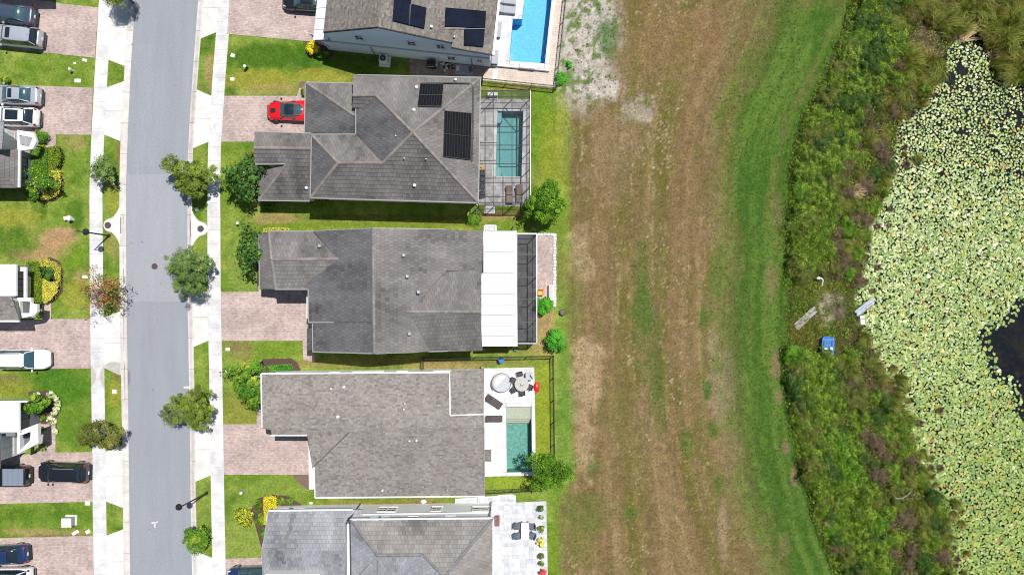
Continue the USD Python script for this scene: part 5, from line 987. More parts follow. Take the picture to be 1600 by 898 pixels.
for i in range(22):
    x, y = 689 + rng.random() * 20, 98 + rng.random() * 13; s = rng.uniform(.08, .17)
    t = obj('pebble', MB().tm(trimesh.creation.icosphere(1, 1.0).apply_scale([s, s * rng.uniform(.6, 1), s * .6]).apply_translation(W2p(x, y, .09))), ['white_plastic', 'black_metal', 'utility_grey'][i % 3]); tag(t, ['pale pebble in the loose heap beside the black grill', 'black pebble in the loose heap beside the black grill', 'grey pebble in the loose heap beside the black grill'][i % 3], 'pebble', ['pale pebbles by the grill', 'black pebbles by the grill', 'grey pebbles by the grill'][i % 3])
t = thing('rug', 'flat slate grey mat on the brown paving beside the pale blue house', 'mat', W2p(725.5, 110, .04), -.1); obj('mat', MB().rbox((0, 0, .02), (1.75, 1.0, .035), .01), 'grey_fabric', t); obj('white_tray', MB().rbox((-.65, .1, .07), (.28, .45, .05), .01), 'white_plastic', t); obj('cushion', MB().rbox((.6, .1, .1), (.35, .5, .12), .04, rz=.3), 'awning_slate', t)
# flag on the front corner
t = thing('flag', 'small striped red and white flag on a slanted pole at the pale blue house', 'flag')
A, B = at1(-.05, .35, 1.9), at1(-1.6, .5, 2.7); obj('pole', MB().tube([A, B], .025, 6), 'white_plastic', t); dr = (B - A) / np.linalg.norm(B - A)
for i in range(13):
    s0_, s1_ = .25 + i * .085, .25 + (i + 1) * .085; w = 1.25; f0 = .42 if i >= 6 else 0
    P = [A + dr * s0_ * 1.0, A + dr * s1_]; dn = np.array([.55, -.55, -.62]); cols = [P[0] + dn * f0 * w, P[1] + dn * f0 * w, P[1] + dn * w + [0, .03 * math.sin(i), 0], P[0] + dn * w + [0, .03 * math.sin(i), 0]]
    obj('stripe', MB().add(cols, [[0, 1, 2, 3]]), 'flag_red' if i % 2 == 0 else 'flag_white', t)
dn = np.array([.55, -.55, -.62]); q = [A + dr * (.25 + 6 * .085), A + dr * (.25 + 13 * .085)]; obj('canton', MB().add([q[0], q[1], q[1] + dn * .42 * 1.25, q[0] + dn * .42 * 1.25], [[0, 1, 2, 3]]), 'flag_blue', t)

# street lamps: tall black pole, a drop globe on a short arm, a spike at the tip
def lamp(label, base, tip, head, spike):
    t = thing('street_lamp', label, 'street lamp', base)
    f = lambda p: np.array(p) - base; T = f(tip); Hd = f(head)
    obj('base', MB().lathe((0, 0, 0), [(.16, 0), (.16, .12), (.11, .25), (.09, .6), (.001, .62)], 12), 'black_metal', t, smooth=40)
    obj('pole', MB().tube([(0, 0, 0), (T[0] * .5, T[1] * .5, T[2] * .5), T], [.085, .07, .05], 10), 'black_metal', t, smooth=40)
    obj('arm', MB().tube([T * [1, 1, .97], (T + Hd) / 2 + [0, 0, .25], Hd + [0, 0, .3]], .035, 6), 'black_metal', t)
    hd = obj('lamp_head', MB().lathe(Hd, [(.001, .34), (.08, .32), (.16, .2), (.29, .08), (.30, .0), (.22, -.05), (.001, -.05)], 20), 'dark_metal', t, smooth=40)
    obj('globe', MB().lathe(Hd + [0, 0, -.05], [(.2, 0), (.2, -.1), (.12, -.22), (.001, -.25)], 16), 'clear_lamp', hd, smooth=True)
    obj('finial', MB().tube([T, f(spike)], [.04, .012], 6), 'black_metal', t)
lamp('black street lamp by the storm drain on the left sidewalk', W(170.5, 368), W(121, 361, 4.85), W(134.4, 362.3, 4.45), W(119.5, 360.5, 4.95))
lamp('black street lamp leaning over the road near the bottom right kerb', W(323, 769.7), W(276, 794.5, 5.4), W(279.7, 791.5, 5.3), W(274, 796, 5.5))

# little covers, meters and utility boxes on the lawns
def cover(px, py, w, d, label, mat='utility_cream', rz=0.):
    t = thing('valve_cover', label, 'valve cover', W2p(px, py, 0), rz); obj('frame', MB().rbox((0, 0, .02), (w, d, .05), .01), mat, t); obj('lid', MB().rbox((0, 0, .045), (w * .86, d * .82, .02), .005), 'white_plastic', t); obj('finger_hole', MB().cyl((w * .3, 0), .02, .054, .058, 6), 'black_metal', t)
cover(132.5, 94.5, .45, .28, 'white valve cover in the lawn near the top left driveway corner', rz=-.2); cover(117, 99, .25, .2, 'tiny pale valve cover left of the white one in the top left lawn'); cover(121.5, 126.5, .6, .36, 'cream valve cover in the strip lawn beside the white crossover driveway')
cover(363.8, 87, .42, .35, 'white valve cover in the bright green lawn by the right sidewalk', rz=-.3); cover(363, 124, .42, .32, 'white valve cover below the black meter in the yellow lawn'); cover(133, 432.5, .55, .3, 'white two-holed valve cover beside the reddish street tree'); cover(179, 611.5, .42, .42, 'white valve cover in the grass strip above the dark green street tree')
cover(356, 545.5, .42, .3, 'white valve cover in the lawn below the third driveway'); cover(355.5, 578.7, .42, .32, 'white valve cover beside the citrus tree lawn'); cover(137, 785.5, .5, .4, 'white valve cover touching the black SUV driveway'); cover(137.5, 830, .45, .35, 'pale valve cover at the edge of the lowest left driveway', rz=.5); cover(118, 831.5, .7, .3, 'tilted white valve cover beside the lowest left driveway', rz=.5); cover(176.5, 287.5, .3, .25, 'small round white cover under the small street tree', rz=.3); cover(307.5, 327, .35, .3, 'small white cover under the upper right street tree', rz=.2)
def post(px, py, h, label, mat='utility_cream', r=.11, cat='utility post'):
    t = thing('utility_post', label, cat, W2p(*inv_px(px, py, h), 0)); obj('body', MB().lathe((0, 0, 0), [(r, 0), (r * .95, h * .8), (.001, h * .8)], 12), mat, t, smooth=40); obj('cap', MB().lathe((0, 0, h * .8), [(r * 1.15, 0), (r * 1.1, h * .14), (r * .5, h * .2), (.001, h * .2)], 12), 'white_plastic', t, smooth=40); return t
post(107.5, 107.5, .7, 'white utility post with black shadow in the top left strip lawn'); post(381.5, 103, .8, 'black and grey meter post in the lawn near the second driveway', 'black_metal', .13); post(370.5, 348.5, .6, 'small grey post with dark base on the lawn between the second and third houses', 'utility_grey', .12); post(375.8, 770.5, .8, 'grey-green post on the lawn near the yellow shrub', 'utility_grey', .13); post(753, 573, .8, 'thin black post at the corner of the white terrace', 'black_metal', .06)
post(106, 342, .8, 'white post, the taller of the pair on the brown patchy lawn', 'white_plastic', .16); t = thing('utility_box', 'white box, lower of the pair on the brown patchy lawn', 'utility box', W2p(109, 341, 0), .2); obj('body', MB().rbox((0, 0, .2), (.62, .3, .4), .05), 'white_plastic', t); obj('lid', MB().rbox((0, 0, .42), (.66, .34, .05), .02), 'white_plastic', t)
t = thing('transformer_box', 'cream utility box with grey sides on a pale pad in the lower left strip lawn', 'utility box', W2p(112, 811.5, 0)); obj('pad', MB().rbox((0.0, 0, .05), (1.12, 1.0, .12), .02), 'apron', t); obj('cabinet', MB().rbox((-.05, -.05, .4), (.92, .82, .62), .03), 'utility_grey', t); obj('lid', MB().rbox((-.05, -.05, .74), (.98, .88, .08), .03), 'utility_cream', t)
t = thing('hose_pipe', 'short dark green hose against the wall shade between the second and third houses', 'hose', (0, 0, 0)); obj('hose', MB().tube([W2p(745, 326, .05), W2p(744.5, 331, .06), W2p(744, 334, .05)], .05, 6), 'green_plastic', t); obj('reel', MB().lathe(W2p(745, 327, .1), [(.15, -.1), (.15, .1), (.001, .1)], 10), 'green_plastic', t)
t = thing('bucket', 'pale green bucket in the grass behind the dark screen enclosure', 'bucket', W2p(806, 545.5, 0)); obj('tub', MB().lathe((0, 0, 0), [(.16, 0), (.2, .3), (.18, .3), (.15, .05), (.001, .05)], 14), 'green_plastic', t); obj('handle', MB().tube([(.2 * math.cos(a), 0, .3 + .14 * math.sin(a)) for a in np.linspace(0, math.pi, 8)], .012, 4), 'alu', t)
t = thing('plant_pot', 'black pot with weeds standing alone on the dry grass behind the third house', 'plant pot', W2p(879, 487.5, 0)); obj('pot', MB().lathe((0, 0, 0), [(.2, 0), (.3, .35), (.32, .36), (.27, .36), (.25, .28), (.001, .28)], 16), 'black_metal', t, smooth=40)
obj('soil', MB().cyl((0, 0), .25, .25, .29, 12), 'soil', t)
obj('stone', MB().tm(trimesh.creation.icosphere(2, .25).apply_scale([1.2, .8, .5]).apply_translation(W2p(662, 782.5, .08))), 'utility_cream', label='single pale stone in the bare soil by the white side wall', cat='stone')
obj('stone', MB().tm(trimesh.creation.icosphere(2, .16).apply_scale([1.2, .8, .5]).apply_translation(W2p(486, 785, .06))), 'utility_cream', label='tiny white stone at the corner between the shingle roof and blue-grey roof houses', cat='stone')

# ------------------------------------------------------------------ cars
STY = {   # belt height along the car (t from nose to tail), cabin stations (t, height, half width of the roof as a share)
 'sedan': dict(L=4.85, W=1.86, belt=[(0, .50), (.02, .62), (.06, .74), (.16, .86), (.30, .97), (.5, .98), (.82, 1.04), (.94, 1.03), (.98, .92), (1, .62)], cab=[(.265, .96, .80), (.42, 1.42, .64), (.56, 1.47, .64), (.68, 1.44, .62), (.845, 1.05, .72)], roof=(.42, .68)),
 'suv': dict(L=4.95, W=1.97, belt=[(0, .55), (.02, .74), (.06, .92), (.16, 1.04), (.28, 1.12), (.5, 1.12), (.9, 1.16), (.97, 1.12), (.99, .98), (1, .66)], cab=[(.245, 1.11, .84), (.37, 1.68, .70), (.6, 1.76, .70), (.88, 1.70, .67), (.955, 1.16, .80)], roof=(.365, .88)),
 'crossover': dict(L=4.6, W=1.88, belt=[(0, .52), (.02, .70), (.06, .84), (.16, .96), (.28, 1.04), (.5, 1.04), (.86, 1.1), (.955, 1.06), (.985, .92), (1, .62)], cab=[(.25, 1.03, .82), (.385, 1.56, .67), (.58, 1.62, .67), (.80, 1.56, .63), (.93, 1.09, .76)], roof=(.38, .80)),
 'sports': dict(L=4.65, W=1.96, belt=[(0, .38), (.02, .50), (.08, .62), (.2, .76), (.30, .84), (.45, .86), (.62, .92), (.8, .96), (.94, .94), (.985, .84), (1, .5)], cab=[(.29, .82, .80), (.415, 1.16, .56), (.5, 1.21, .55), (.585, 1.17, .52), (.80, .95, .42)], roof=(.41, .60)),
 'pickup': dict(L=5.9, W=2.03, belt=[(0, .6), (.015, .85), (.05, 1.08), (.12, 1.16), (.24, 1.22), (.5, 1.24), (.8, 1.24), (.985, 1.22), (.995, 1.1), (1, .7)], cab=[(.225, 1.2, .84), (.315, 1.78, .72), (.45, 1.86, .72), (.565, 1.82, .70), (.60, 1.23, .82)], roof=(.31, .57)),
}
def car_parts(p, sty, paintm, glass='car_glass', roofm=None, rails=False, sunroof=None, tail=True, arr=()):
    d = STY[sty]; L, Wd = d['L'], d['W']; bt = np.array([b[0] for b in d['belt']]); bz = np.array([b[1] for b in d['belt']]); roofm = roofm or paintm
    ts = np.unique(np.concatenate([[0, .006, .015, .03, .05, .08, .12], np.linspace(.16, .84, 15), [.88, .92, .95, .97, .985, .994, 1]]))
    def hw(t):
        f = 1 - (.36 if sty != 'sports' else .40) * np.clip(1 - t / .15, 0, 1) ** 2.3 - .26 * np.clip(1 - (1 - t) / .11, 0, 1) ** 2.4
        if sty == 'sports': f = f * (.95 + .05 * np.cos((t - .78) * 6) )
        return Wd / 2 * f
    belt = lambda t: np.interp(t, bt, bz)
    sec = lambda w, z: np.array([(-w * .86, .20), (-w * .97, .34), (-w, .55 * z + .1), (-w * .985, z * .82), (-w * .93, z - .07), (-w * .84, z - .012), (-w * .45, z + .018), (0, z + .026), (w * .45, z + .018), (w * .84, z - .012), (w * .93, z - .07), (w * .985, z * .82), (w, .55 * z + .1), (w * .97, .34), (w * .86, .20)])
    V = []; nose = lambda t, q: L / 2 - t * L - .10 * (abs(q) ** 2.2) * (np.clip(1 - t / .05, 0, 1)) + .10 * abs(q) ** 2.2 * np.clip(1 - (1 - t) / .05, 0, 1)
    for t in ts:
        w = hw(t); s = sec(w, belt(t)); V += [[nose(t, y / (Wd / 2)), y, z] for y, z in s]
    n = 15; m = len(ts); F = [[i * n + j, i * n + j + 1, (i + 1) * n + j + 1, (i + 1) * n + j] for i in range(m - 1) for j in range(n - 1)] + [[i * n + n - 1, i * n, (i + 1) * n, (i + 1) * n + n - 1] for i in range(m - 1)]
    b = MB().add(V, F); v = np.array(V); b.add(v[:n], [[0, k + 1, k] for k in range(1, n - 1)]); b.add(v[-n:], [[0, k, k + 1] for k in range(1, n - 1)])
    obj('body', b, paintm, p, smooth=38)
    # cabin of dark glass, with painted roof and pillars on it
    cab = d['cab']; ct = np.array([c[0] for c in cab]); cz = np.array([c[1] for c in cab]); cw = np.array([c[2] for c in cab])
    tt = np.unique(np.concatenate([ct, np.linspace(ct[0], ct[-1], 22)])); cv = []
    from scipy.interpolate import PchipInterpolator as PI
    Z, Wf = PI(ct, cz), PI(ct, cw); X = lambda t: L / 2 - t * L
    for t in tt:
        w0 = hw(.5) * .9; z0 = belt(t) - .04; z = max(Z(t), z0 + .03); wt = Wd / 2 * Wf(t); k = np.clip((z - z0) / .5, 0, 1); wb = wt + (w0 - wt) * (.25 + .75 * k)
        cv += [[X(t), y, q] for y, q in ((-wb, z0), (-(wb + wt) / 2 - .02, (z0 + z) / 2), (-wt, z - .05), (-wt * .86, z - .005), (0, z + .02), (wt * .86, z - .005), (wt, z - .05), ((wb + wt) / 2 + .02, (z0 + z) / 2), (wb, z0))]
    m2 = len(tt); obj('windows', MB().add(cv, [[i * 9 + j, i * 9 + j + 1, (i + 1) * 9 + j + 1, (i + 1) * 9 + j] for i in range(m2 - 1) for j in range(8)]), glass, p, smooth=50)
    r0, r1 = d['roof']; rt = np.linspace(r0, r1, 9); rv = []
    for i, t in enumerate(rt):
        wt = Wd / 2 * Wf(t) * (1.0 if 0 < i < 8 else .95); z = Z(t); rv += [[X(t), y, q] for y, q in ((-wt * 1.01, z - .06), (-wt * .87, z + .012), (-wt * .4, z + .034), (wt * .4, z + .034), (wt * .87, z + .012), (wt * 1.01, z - .06))]
    obj('roof', MB().add(rv, [[i * 6 + j, i * 6 + j + 1, (i + 1) * 6 + j + 1, (i + 1) * 6 + j] for i in range(8) for j in range(5)]), roofm, p, smooth=50)
    for s in (-1, 1):
        for (ta, tb) in ((r0, ct[0] + .012), (r1, ct[-1] - .012)):
            a = [X(ta), s * Wd / 2 * Wf(ta) * .97, Z(ta) - .02]; tm = (ta + tb) / 2; mid = [X(tm), s * (Wd / 2 * Wf(tm) + .03), Z(tm) - .0]; wbb = Wd / 2 * Wf(tb) * 1.02; e_ = [X(tb), s * wbb, max(Z(tb), belt(tb)) + .01]
            obj('pillar', MB().tube([a, mid, e_], .045, 6), roofm if sty != 'sports' else paintm, p, smooth=True)
        if sty in ('suv', 'pickup', 'crossover', 'sedan'):
            for t in (np.linspace(r0 + .1, r1 - .08, 2)): obj('pillar', MB().tube([[X(t), s * Wd / 2 * Wf(t) * 1.0, Z(t) - .07], [X(t), s * hw(.5) * .9, belt(t)]], .04, 5), 'car_trim', p)
        xm = X(ct[0] + .035); obj('mirror', MB().rbox((xm, s * (Wd / 2 + .09), belt(ct[0]) + .08), (.17, .24, .15), .05), paintm if sty != 'sports' else 'car_trim', p)
        obj('headlight', MB().rbox((L / 2 - .36, s * (hw(.06) - .20), belt(.06) - .05), (.40, .20, .12), .05, rz=-s * .42, ry=.25), 'clear_lamp', p)
        if tail: obj('tail_light', MB().rbox((-L / 2 + .22, s * (hw(.96) - .13), belt(.955) - .05), (.26, .17, .16), .05, rz=s * .45), 'red_lamp', p)
        if rails: obj('roof_rail', MB().tube([[X(t), s * Wd / 2 * Wf(t) * .9, Z(t) + .075] for t in np.linspace(r0 + .07, r1 - .05, 6)], .028, 6), 'alu', p)
        for xw in (L / 2 - L * .185, -L / 2 + L * .20):
            w = obj('wheel', MB().tm(trimesh.creation.revolve(np.array([(.2, -.1), (.31, -.11), (.335, -.07), (.335, .07), (.31, .11), (.2, .1)]), sections=20).apply_transform(trimesh.transformations.rotation_matrix(math.pi / 2, [1, 0, 0])).apply_translation((xw, s * (Wd / 2 - .115), .335))), 'rubber', p, smooth=40)
            obj('rim', MB().tm(trimesh.creation.cylinder(.21, .17, sections=16).apply_transform(trimesh.transformations.rotation_matrix(math.pi / 2, [1, 0, 0])).apply_translation((xw, s * (Wd / 2 - .11), .335))), 'rim', w)
    obj('licence_plate', MB().box((-L / 2 - .005, 0, .72 if sty != 'sports' else .5), (.03, .31, .16), ry=.0), 'white_plastic', p)
    obj('front_bumper', MB().rbox((L / 2 - .05, 0, .36), (.16, Wd * .66, .16), .05), 'car_trim', p); obj('rear_bumper', MB().rbox((-L / 2 + .04, 0, .42), (.2, Wd * .78, .18), .06), 'car_trim' if sty != 'sports' else paintm, p)
    # shut lines of bonnet and boot
    for ta, tb in ((.055, ct[0] - .01),) + (((ct[-1] + .01, .965),) if sty in ('sedan',) else ()):
        for s in (-1, 1): obj('shut_line', MB().tube([[X(t), s * hw(t) * .78, belt(t) + .003] for t in np.linspace(ta, tb, 5)], .009, 4), 'car_trim', p)
        obj('shut_line', MB().tube([[X(ta if ta < .5 else tb), y * hw(.5) * .7, belt(ta if ta < .5 else tb) + .016] for y in (-1, 0, 1)], .009, 4), 'car_trim', p)
    for s in (-.35, .2): obj('wiper', MB().tube([[X(ct[0] + .004), s, Z(ct[0]) + .03], [X(ct[0] + .035), s + .42, Z(ct[0] + .035) + .02]], .012, 4), 'car_trim', p)
    if sunroof:
        ta, tb, k = sunroof; g = [[X(t), y * Wd / 2 * .5 * k, Z(t) + (.05 if abs(y) > .7 else .058)] for t in np.linspace(ta, tb, 7) for y in (-1, -.5, 0, .5, 1)]; obj('sunroof', MB().add(g, [[i * 5 + j, i * 5 + j + 1, (i + 1) * 5 + j + 1, (i + 1) * 5 + j] for i in range(6) for j in range(4)]), 'car_glass', p, smooth=True)
    obj('antenna', MB().rbox((X(r1 - .03), 0, Z(r1 - .03) + .06), (.16, .05, .07), .02), paintm, p)
    return X, Z, belt, hw
def car(name, label, cat, px, py, heading, sty, paintm, h=.8, **kw):
    """px, py: middle of the car in the photograph at half height."""
    p = W(px, py, h); t = thing(name, label, cat, (p[0], p[1], .035), heading); return t, car_parts(t, sty, paintm, **kw)
dg = math.radians
car('parked_car', 'dark steel blue sedan half shaded in the top left driveway', 'car', 15, 22, math.pi + dg(-6), 'sedan', 'paint_steel', glass='car_glass_teal')
car('parked_car', 'grey-blue people carrier with small sunroof below the dark sedan in the top left driveway', 'car', 26, 57, math.pi + dg(-6), 'suv', 'paint_silver', sunroof=(.42, .51, 1.0))
car('parked_car', 'silver sedan with small black sunroof in the second driveway on the left', 'car', 24, 148.5, math.pi + dg(-2.5), 'sedan', 'paint_silver', sunroof=(.45, .53, .9), glass='car_glass_teal')
car('parked_car', 'white crossover with large black panoramic roof beside the porch on the left', 'car', 23, 182.5, math.pi + dg(-2.5), 'crossover', 'paint_white', sunroof=(.43, .70, 1.0))
car('parked_car', 'white SUV with nose pointing to the road in the third driveway on the left', 'car', 37, 561, dg(0), 'suv', 'paint_white', glass='car_glass_teal', rails=True, tail=True)
car('parked_car', 'black SUV with silver roof bars standing alone nearest the sidewalk on the left', 'car', 98, 737.5, math.pi + dg(-1.5), 'suv', 'paint_black', rails=True)
X_, Z_, b_, hw_ = car('pickup_truck', 'black pickup with segmented grey bed cover beside the white framed porch', 'pickup', -2, 743, math.pi + dg(0), 'pickup', 'paint_black')[1]
pk_ = stage.GetPrimAtPath('/World/pickup_truck')
for i in range(4): obj('bed_cover', MB().rbox((X_(.625 + .085 * i + .042), 0, 1.275), (.49, 1.62, .05), .015), 'paint_grey', pk_)
obj('tailgate', MB().rbox((X_(.985), 0, 1.1), (.1, 1.7, .34), .03), 'paint_black', pk_)
car('parked_car', 'dark blue sedan with red tail lamps in the lowest left driveway', 'car', 4, 867, math.pi + dg(3), 'sedan', 'paint_navy')
car('parked_car', 'white car cut by the bottom edge in the lowest left driveway', 'car', 13, 902, math.pi + dg(1), 'crossover', 'paint_white', sunroof=(.43, .70, 1.0))
car('parked_car', 'black car cut by the top edge beside the white pent roof', 'car', 479, 1.5, math.pi + dg(-4), 'sedan', 'paint_black', glass='car_glass_teal', sunroof=(.47, .64, 1.0))
car('parked_car', 'dark navy car cut by the bottom edge in front of the blue-grey roofed house', 'car', 394, 901, math.pi + dg(2), 'suv', 'paint_navy', glass='car_glass_teal', sunroof=(.42, .6, 1.0))
t_, (X_, Z_, b_, hw_) = car('sports_car', 'bright red low sports car with black roof nosing out from the second house', 'car', 454.5, 173.5, math.pi, 'sports', 'paint_red', .6, roofm='car_glass', glass='car_glass_teal')
obj('engine_cover', MB().rbox((X_(.72), 0, 1.0), (.85, .95, .05), .02, ry=-.10), 'paint_red', t_); obj('spoiler', MB().rbox((X_(.965), 0, 1.0), (.18, 1.7, .04), .015), 'paint_red', t_)
obj('hood_vent', MB().box((X_(.14), 0, .735), (.55, .42, .02), ry=.16), 'car_trim', t_); obj('badge', MB().tube([[X_(.84), -.16, 1.01], [X_(.865), 0, 1.0], [X_(.84), .16, 1.01]], .02, 5), 'car_trim', t_)
for s in (-1, 1): obj('side_intake', MB().rbox((X_(.60), s * .80, .86), (.5, .16, .1), .03, rz=s * .25), 'car_trim', t_); obj('seat', MB().rbox((X_(.5), s * .33, 1.0), (.5, .42, .3), .08), 'seat_cream', t_)

# ------------------------------------------------------------------ trees, shrubs, bank and pond
def leaf_mesh(c, nrm, size, rng, aspect=.55, fold=.25):
    """Diamond shaped leaves at points c, facing nrm."""
    n = len(c); nrm = nrm / np.linalg.norm(nrm, axis=1, keepdims=True); r = rng.normal(size=(n, 3)); u = np.cross(nrm, r); u /= np.linalg.norm(u, axis=1, keepdims=True) + 1e-9; w = np.cross(nrm, u)
    s = size * rng.uniform(.7, 1.3, (n, 1)); a = c - u * s * .5; b = c + w * s * aspect * .5 + nrm * s * fold * .2; d = c + u * s * .5; e_ = c - w * s * aspect * .5 + nrm * s * fold * .2
    v = np.stack([a, b, d, e_], 1).reshape(-1, 3); k = np.arange(n)[:, None] * 4; return v, np.vstack([k + [0, 1, 2], k + [0, 2, 3]])
def crown_pts(rng, rad, nclump, per, cr, flat=.75, shell=.55, lob=.35):
    """Leaf clumps through an uneven crown: points and outward directions."""
    rx, ry, rz = rad; k = rng.normal(size=(nclump, 3)); k /= np.linalg.norm(k, axis=1, keepdims=True); k[:, 2] = np.abs(k[:, 2]) * 1.0 - (rng.random(nclump) < .3) * np.abs(k[:, 2]) * 1.3
    ph = np.arctan2(k[:, 1], k[:, 0]); q = rng.random(6) * 6.3; lobe = 1 + lob * (.5 * np.sin(3 * ph + q[0]) + .35 * np.sin(5 * ph + q[1]) + .3 * np.sin(2 * ph + q[2] + 2 * k[:, 2]))
    r = (shell + (1 - shell) * rng.random(nclump)) * np.clip(lobe, .5, 1.35); C = k * r[:, None] * [rx, ry, rz]
    off = rng.normal(size=(nclump, per, 3)); off *= (rng.random((nclump, per, 1)) ** .4) / (np.linalg.norm(off, axis=2, keepdims=True) + 1e-9); sz = cr * rng.uniform(.6, 1.35, (nclump, 1, 1))
    P = C[:, None] + off * sz * [1, 1, flat]; N = off * .7 + k[:, None] * .5 + [0, 0, .75] + rng.normal(size=off.shape) * .35
    return P.reshape(-1, 3), N.reshape(-1, 3), C
def plant(p, rad, h, nclump, per, cr, leaf, mat, seed, trunk=.09, limbs=7, shell=.5, lob=.35, low=.5, crown='crown', aspect=.55, flat=.75, extra=None):
    rng = np.random.default_rng(seed); P, N, C = crown_pts(rng, rad, nclump, per, cr, flat, shell, lob); P = P + [0, 0, h]; keep = P[:, 2] > .03; ct = np.repeat(np.clip(.42 + .30 * rng.normal(size=nclump), 0, 1), per); tn = np.clip(ct * .7 + .3 * rng.random(len(P)) + .10 * N[:, 2] / 1.5 - .05, 0, 1)[keep]; P, N = P[keep], N[keep]
    obj(crown, leaf_mesh(P, N, leaf, rng, aspect), mat, p, tone=np.repeat(tn, 4))
    if extra:
        m = rng.random(len(P)) < extra[1]; obj('blossom' if extra[2] == 'b' else 'new_leaves', leaf_mesh(P[m] + N[m] * .05, N[m] + [0, 0, .5], leaf * extra[3], rng, .8), extra[0], p)
    if trunk:
        top = max(.3, h - rad[2] * low); b = MB().tube([(0, 0, -.1), (trunk * .4, -trunk * .3, top * .5), (0, 0, top)], [trunk * 1.3, trunk, trunk * .75], 8); obj('trunk', b, 'bark', p, smooth=True)
        for i in rng.choice(len(C), min(limbs, len(C)), replace=False):
            e_ = C[i] * .8 + [0, 0, h]; mid = np.array([0, 0, top]) * .5 + e_ * .5 + rng.normal(size=3) * .12; obj('limb', MB().tube([(0, 0, top - .1), mid, e_], [trunk * .5, trunk * .3, trunk * .12], 5), 'bark', p, smooth=True)
def tree_at(name, label, cat, px, py, h, rad, mat, seed, nclump, per, cr, leaf, base=None, **kw):
    """px, py: middle of the crown in the photograph; h: its height in metres."""
    p = W(px, py, h); t = thing(name, label, cat, (p[0], p[1], 0)); plant(t, rad, h, nclump, per, cr, leaf, mat, seed, **kw); return t
T = tree_at
T('street_tree', 'leafy green street tree on the right verge just above the storm drain', 'tree', 300, 277, 2.6, (2.1, 2.15, 1.35), 'leaf_oak', 1, 120, 80, .36, .17, lob=.45, trunk=.1)
T('street_tree', 'round grey-green street tree over the right kerb below the manhole cover', 'tree', 297.5, 424, 2.7, (2.2, 2.35, 1.4), 'leaf_oak_grey', 2, 150, 80, .36, .15, lob=.34, trunk=.1)
T('street_tree', 'yellowish green street tree over the right kerb beside the fourth driveway', 'tree', 299.5, 639, 2.6, (2.25, 2.05, 1.4), 'leaf_oak', 3, 115, 80, .35, .16, lob=.42, trunk=.1)
T('street_tree', 'small bright green street tree near the lower street lamp', 'tree', 305.5, 841, 2.2, (1.3, 1.1, .9), 'leaf_citrus', 4, 70, 60, .34, .15, lob=.35, trunk=.06)
T('street_tree', 'small dark green young street tree on the left verge above the storm drain', 'tree', 161.5, 263, 2.2, (1.0, 1.05, .9), 'leaf_oak_grey', 5, 55, 55, .34, .16, lob=.6, trunk=.05)
T('street_tree', 'half bare reddish brown street tree over the left sidewalk', 'tree', 158, 456, 2.4, (2.3, 2.2, 1.2), 'leaf_red', 6, 80, 30, .50, .13, lob=.5, trunk=.09, limbs=26, extra=('leaf_oak', .18, 'n', 1.2))
T('street_tree', 'olive brown street tree over the left sidewalk above the lowest crossover', 'tree', 158.5, 678, 2.4, (2.1, 1.35, 1.2), 'leaf_olive', 7, 125, 75, .36, .14, lob=.28, trunk=.09)
T('street_tree', 'street tree cut by the top edge on the left verge', 'tree', 184, -14, 2.6, (1.6, 1.4, 1.2), 'leaf_oak', 8, 70, 60, .45, .16, lob=.4, trunk=.09)
T('magnolia_tree', 'dark glossy large leaved tree in front of the grey tiled wing of the second house', 'tree', 383, 281, 3.0, (1.7, 2.2, 1.5), 'leaf_dark', 9, 75, 26, .45, .26, lob=.5, trunk=.09, aspect=.7, extra=('leaf_white', .0015, 'b', .7))
T('magnolia_tree', 'dark green and reddish tall shrub along the front of the third house', 'tree', 392.5, 388, 2.0, (1.15, 2.7, 1.2), 'leaf_dark', 10, 75, 26, .42, .24, lob=.3, trunk=.07, aspect=.7, extra=('leaf_olive', .08, 'n', 1.0))
T('citrus_tree', 'bright yellow-green broad leaved tree in front of the shingle roof house', 'tree', 390.5, 594, 2.6, (1.85, 2.3, 1.5), 'leaf_citrus', 11, 90, 34, .42, .24, lob=.4, trunk=.09, aspect=.65)
T('garden_tree', 'dense dark green round tree at the outer corner of the light screened cage', 'tree', 853.5, 316, 2.9, (1.8, 1.95, 1.5), 'leaf_bright', 12, 150, 60, .42, .17, lob=.25, trunk=.1)
T('garden_tree', 'bright green spreading tree with long leaves beside the green pool', 'tree', 857.5, 737, 2.8, (1.85, 2.05, 1.5), 'leaf_bright', 13, 95, 60, .46, .21, lob=.6, trunk=.09, aspect=.35)
T('garden_bush', 'round bright green bush on the lawn edge above the black fence corner', 'bush', 868, 531.5, 1.0, (1.0, .95, .85), 'leaf_fern', 14, 50, 60, .3, .16, lob=.25, trunk=.05)
T('fern_bush', 'lush green fern clump below the orange chair', 'fern', 849, 477, .6, (.8, 1.0, .6), 'leaf_fern', 15, 34, 60, .3, .22, lob=.3, trunk=0, aspect=.3)
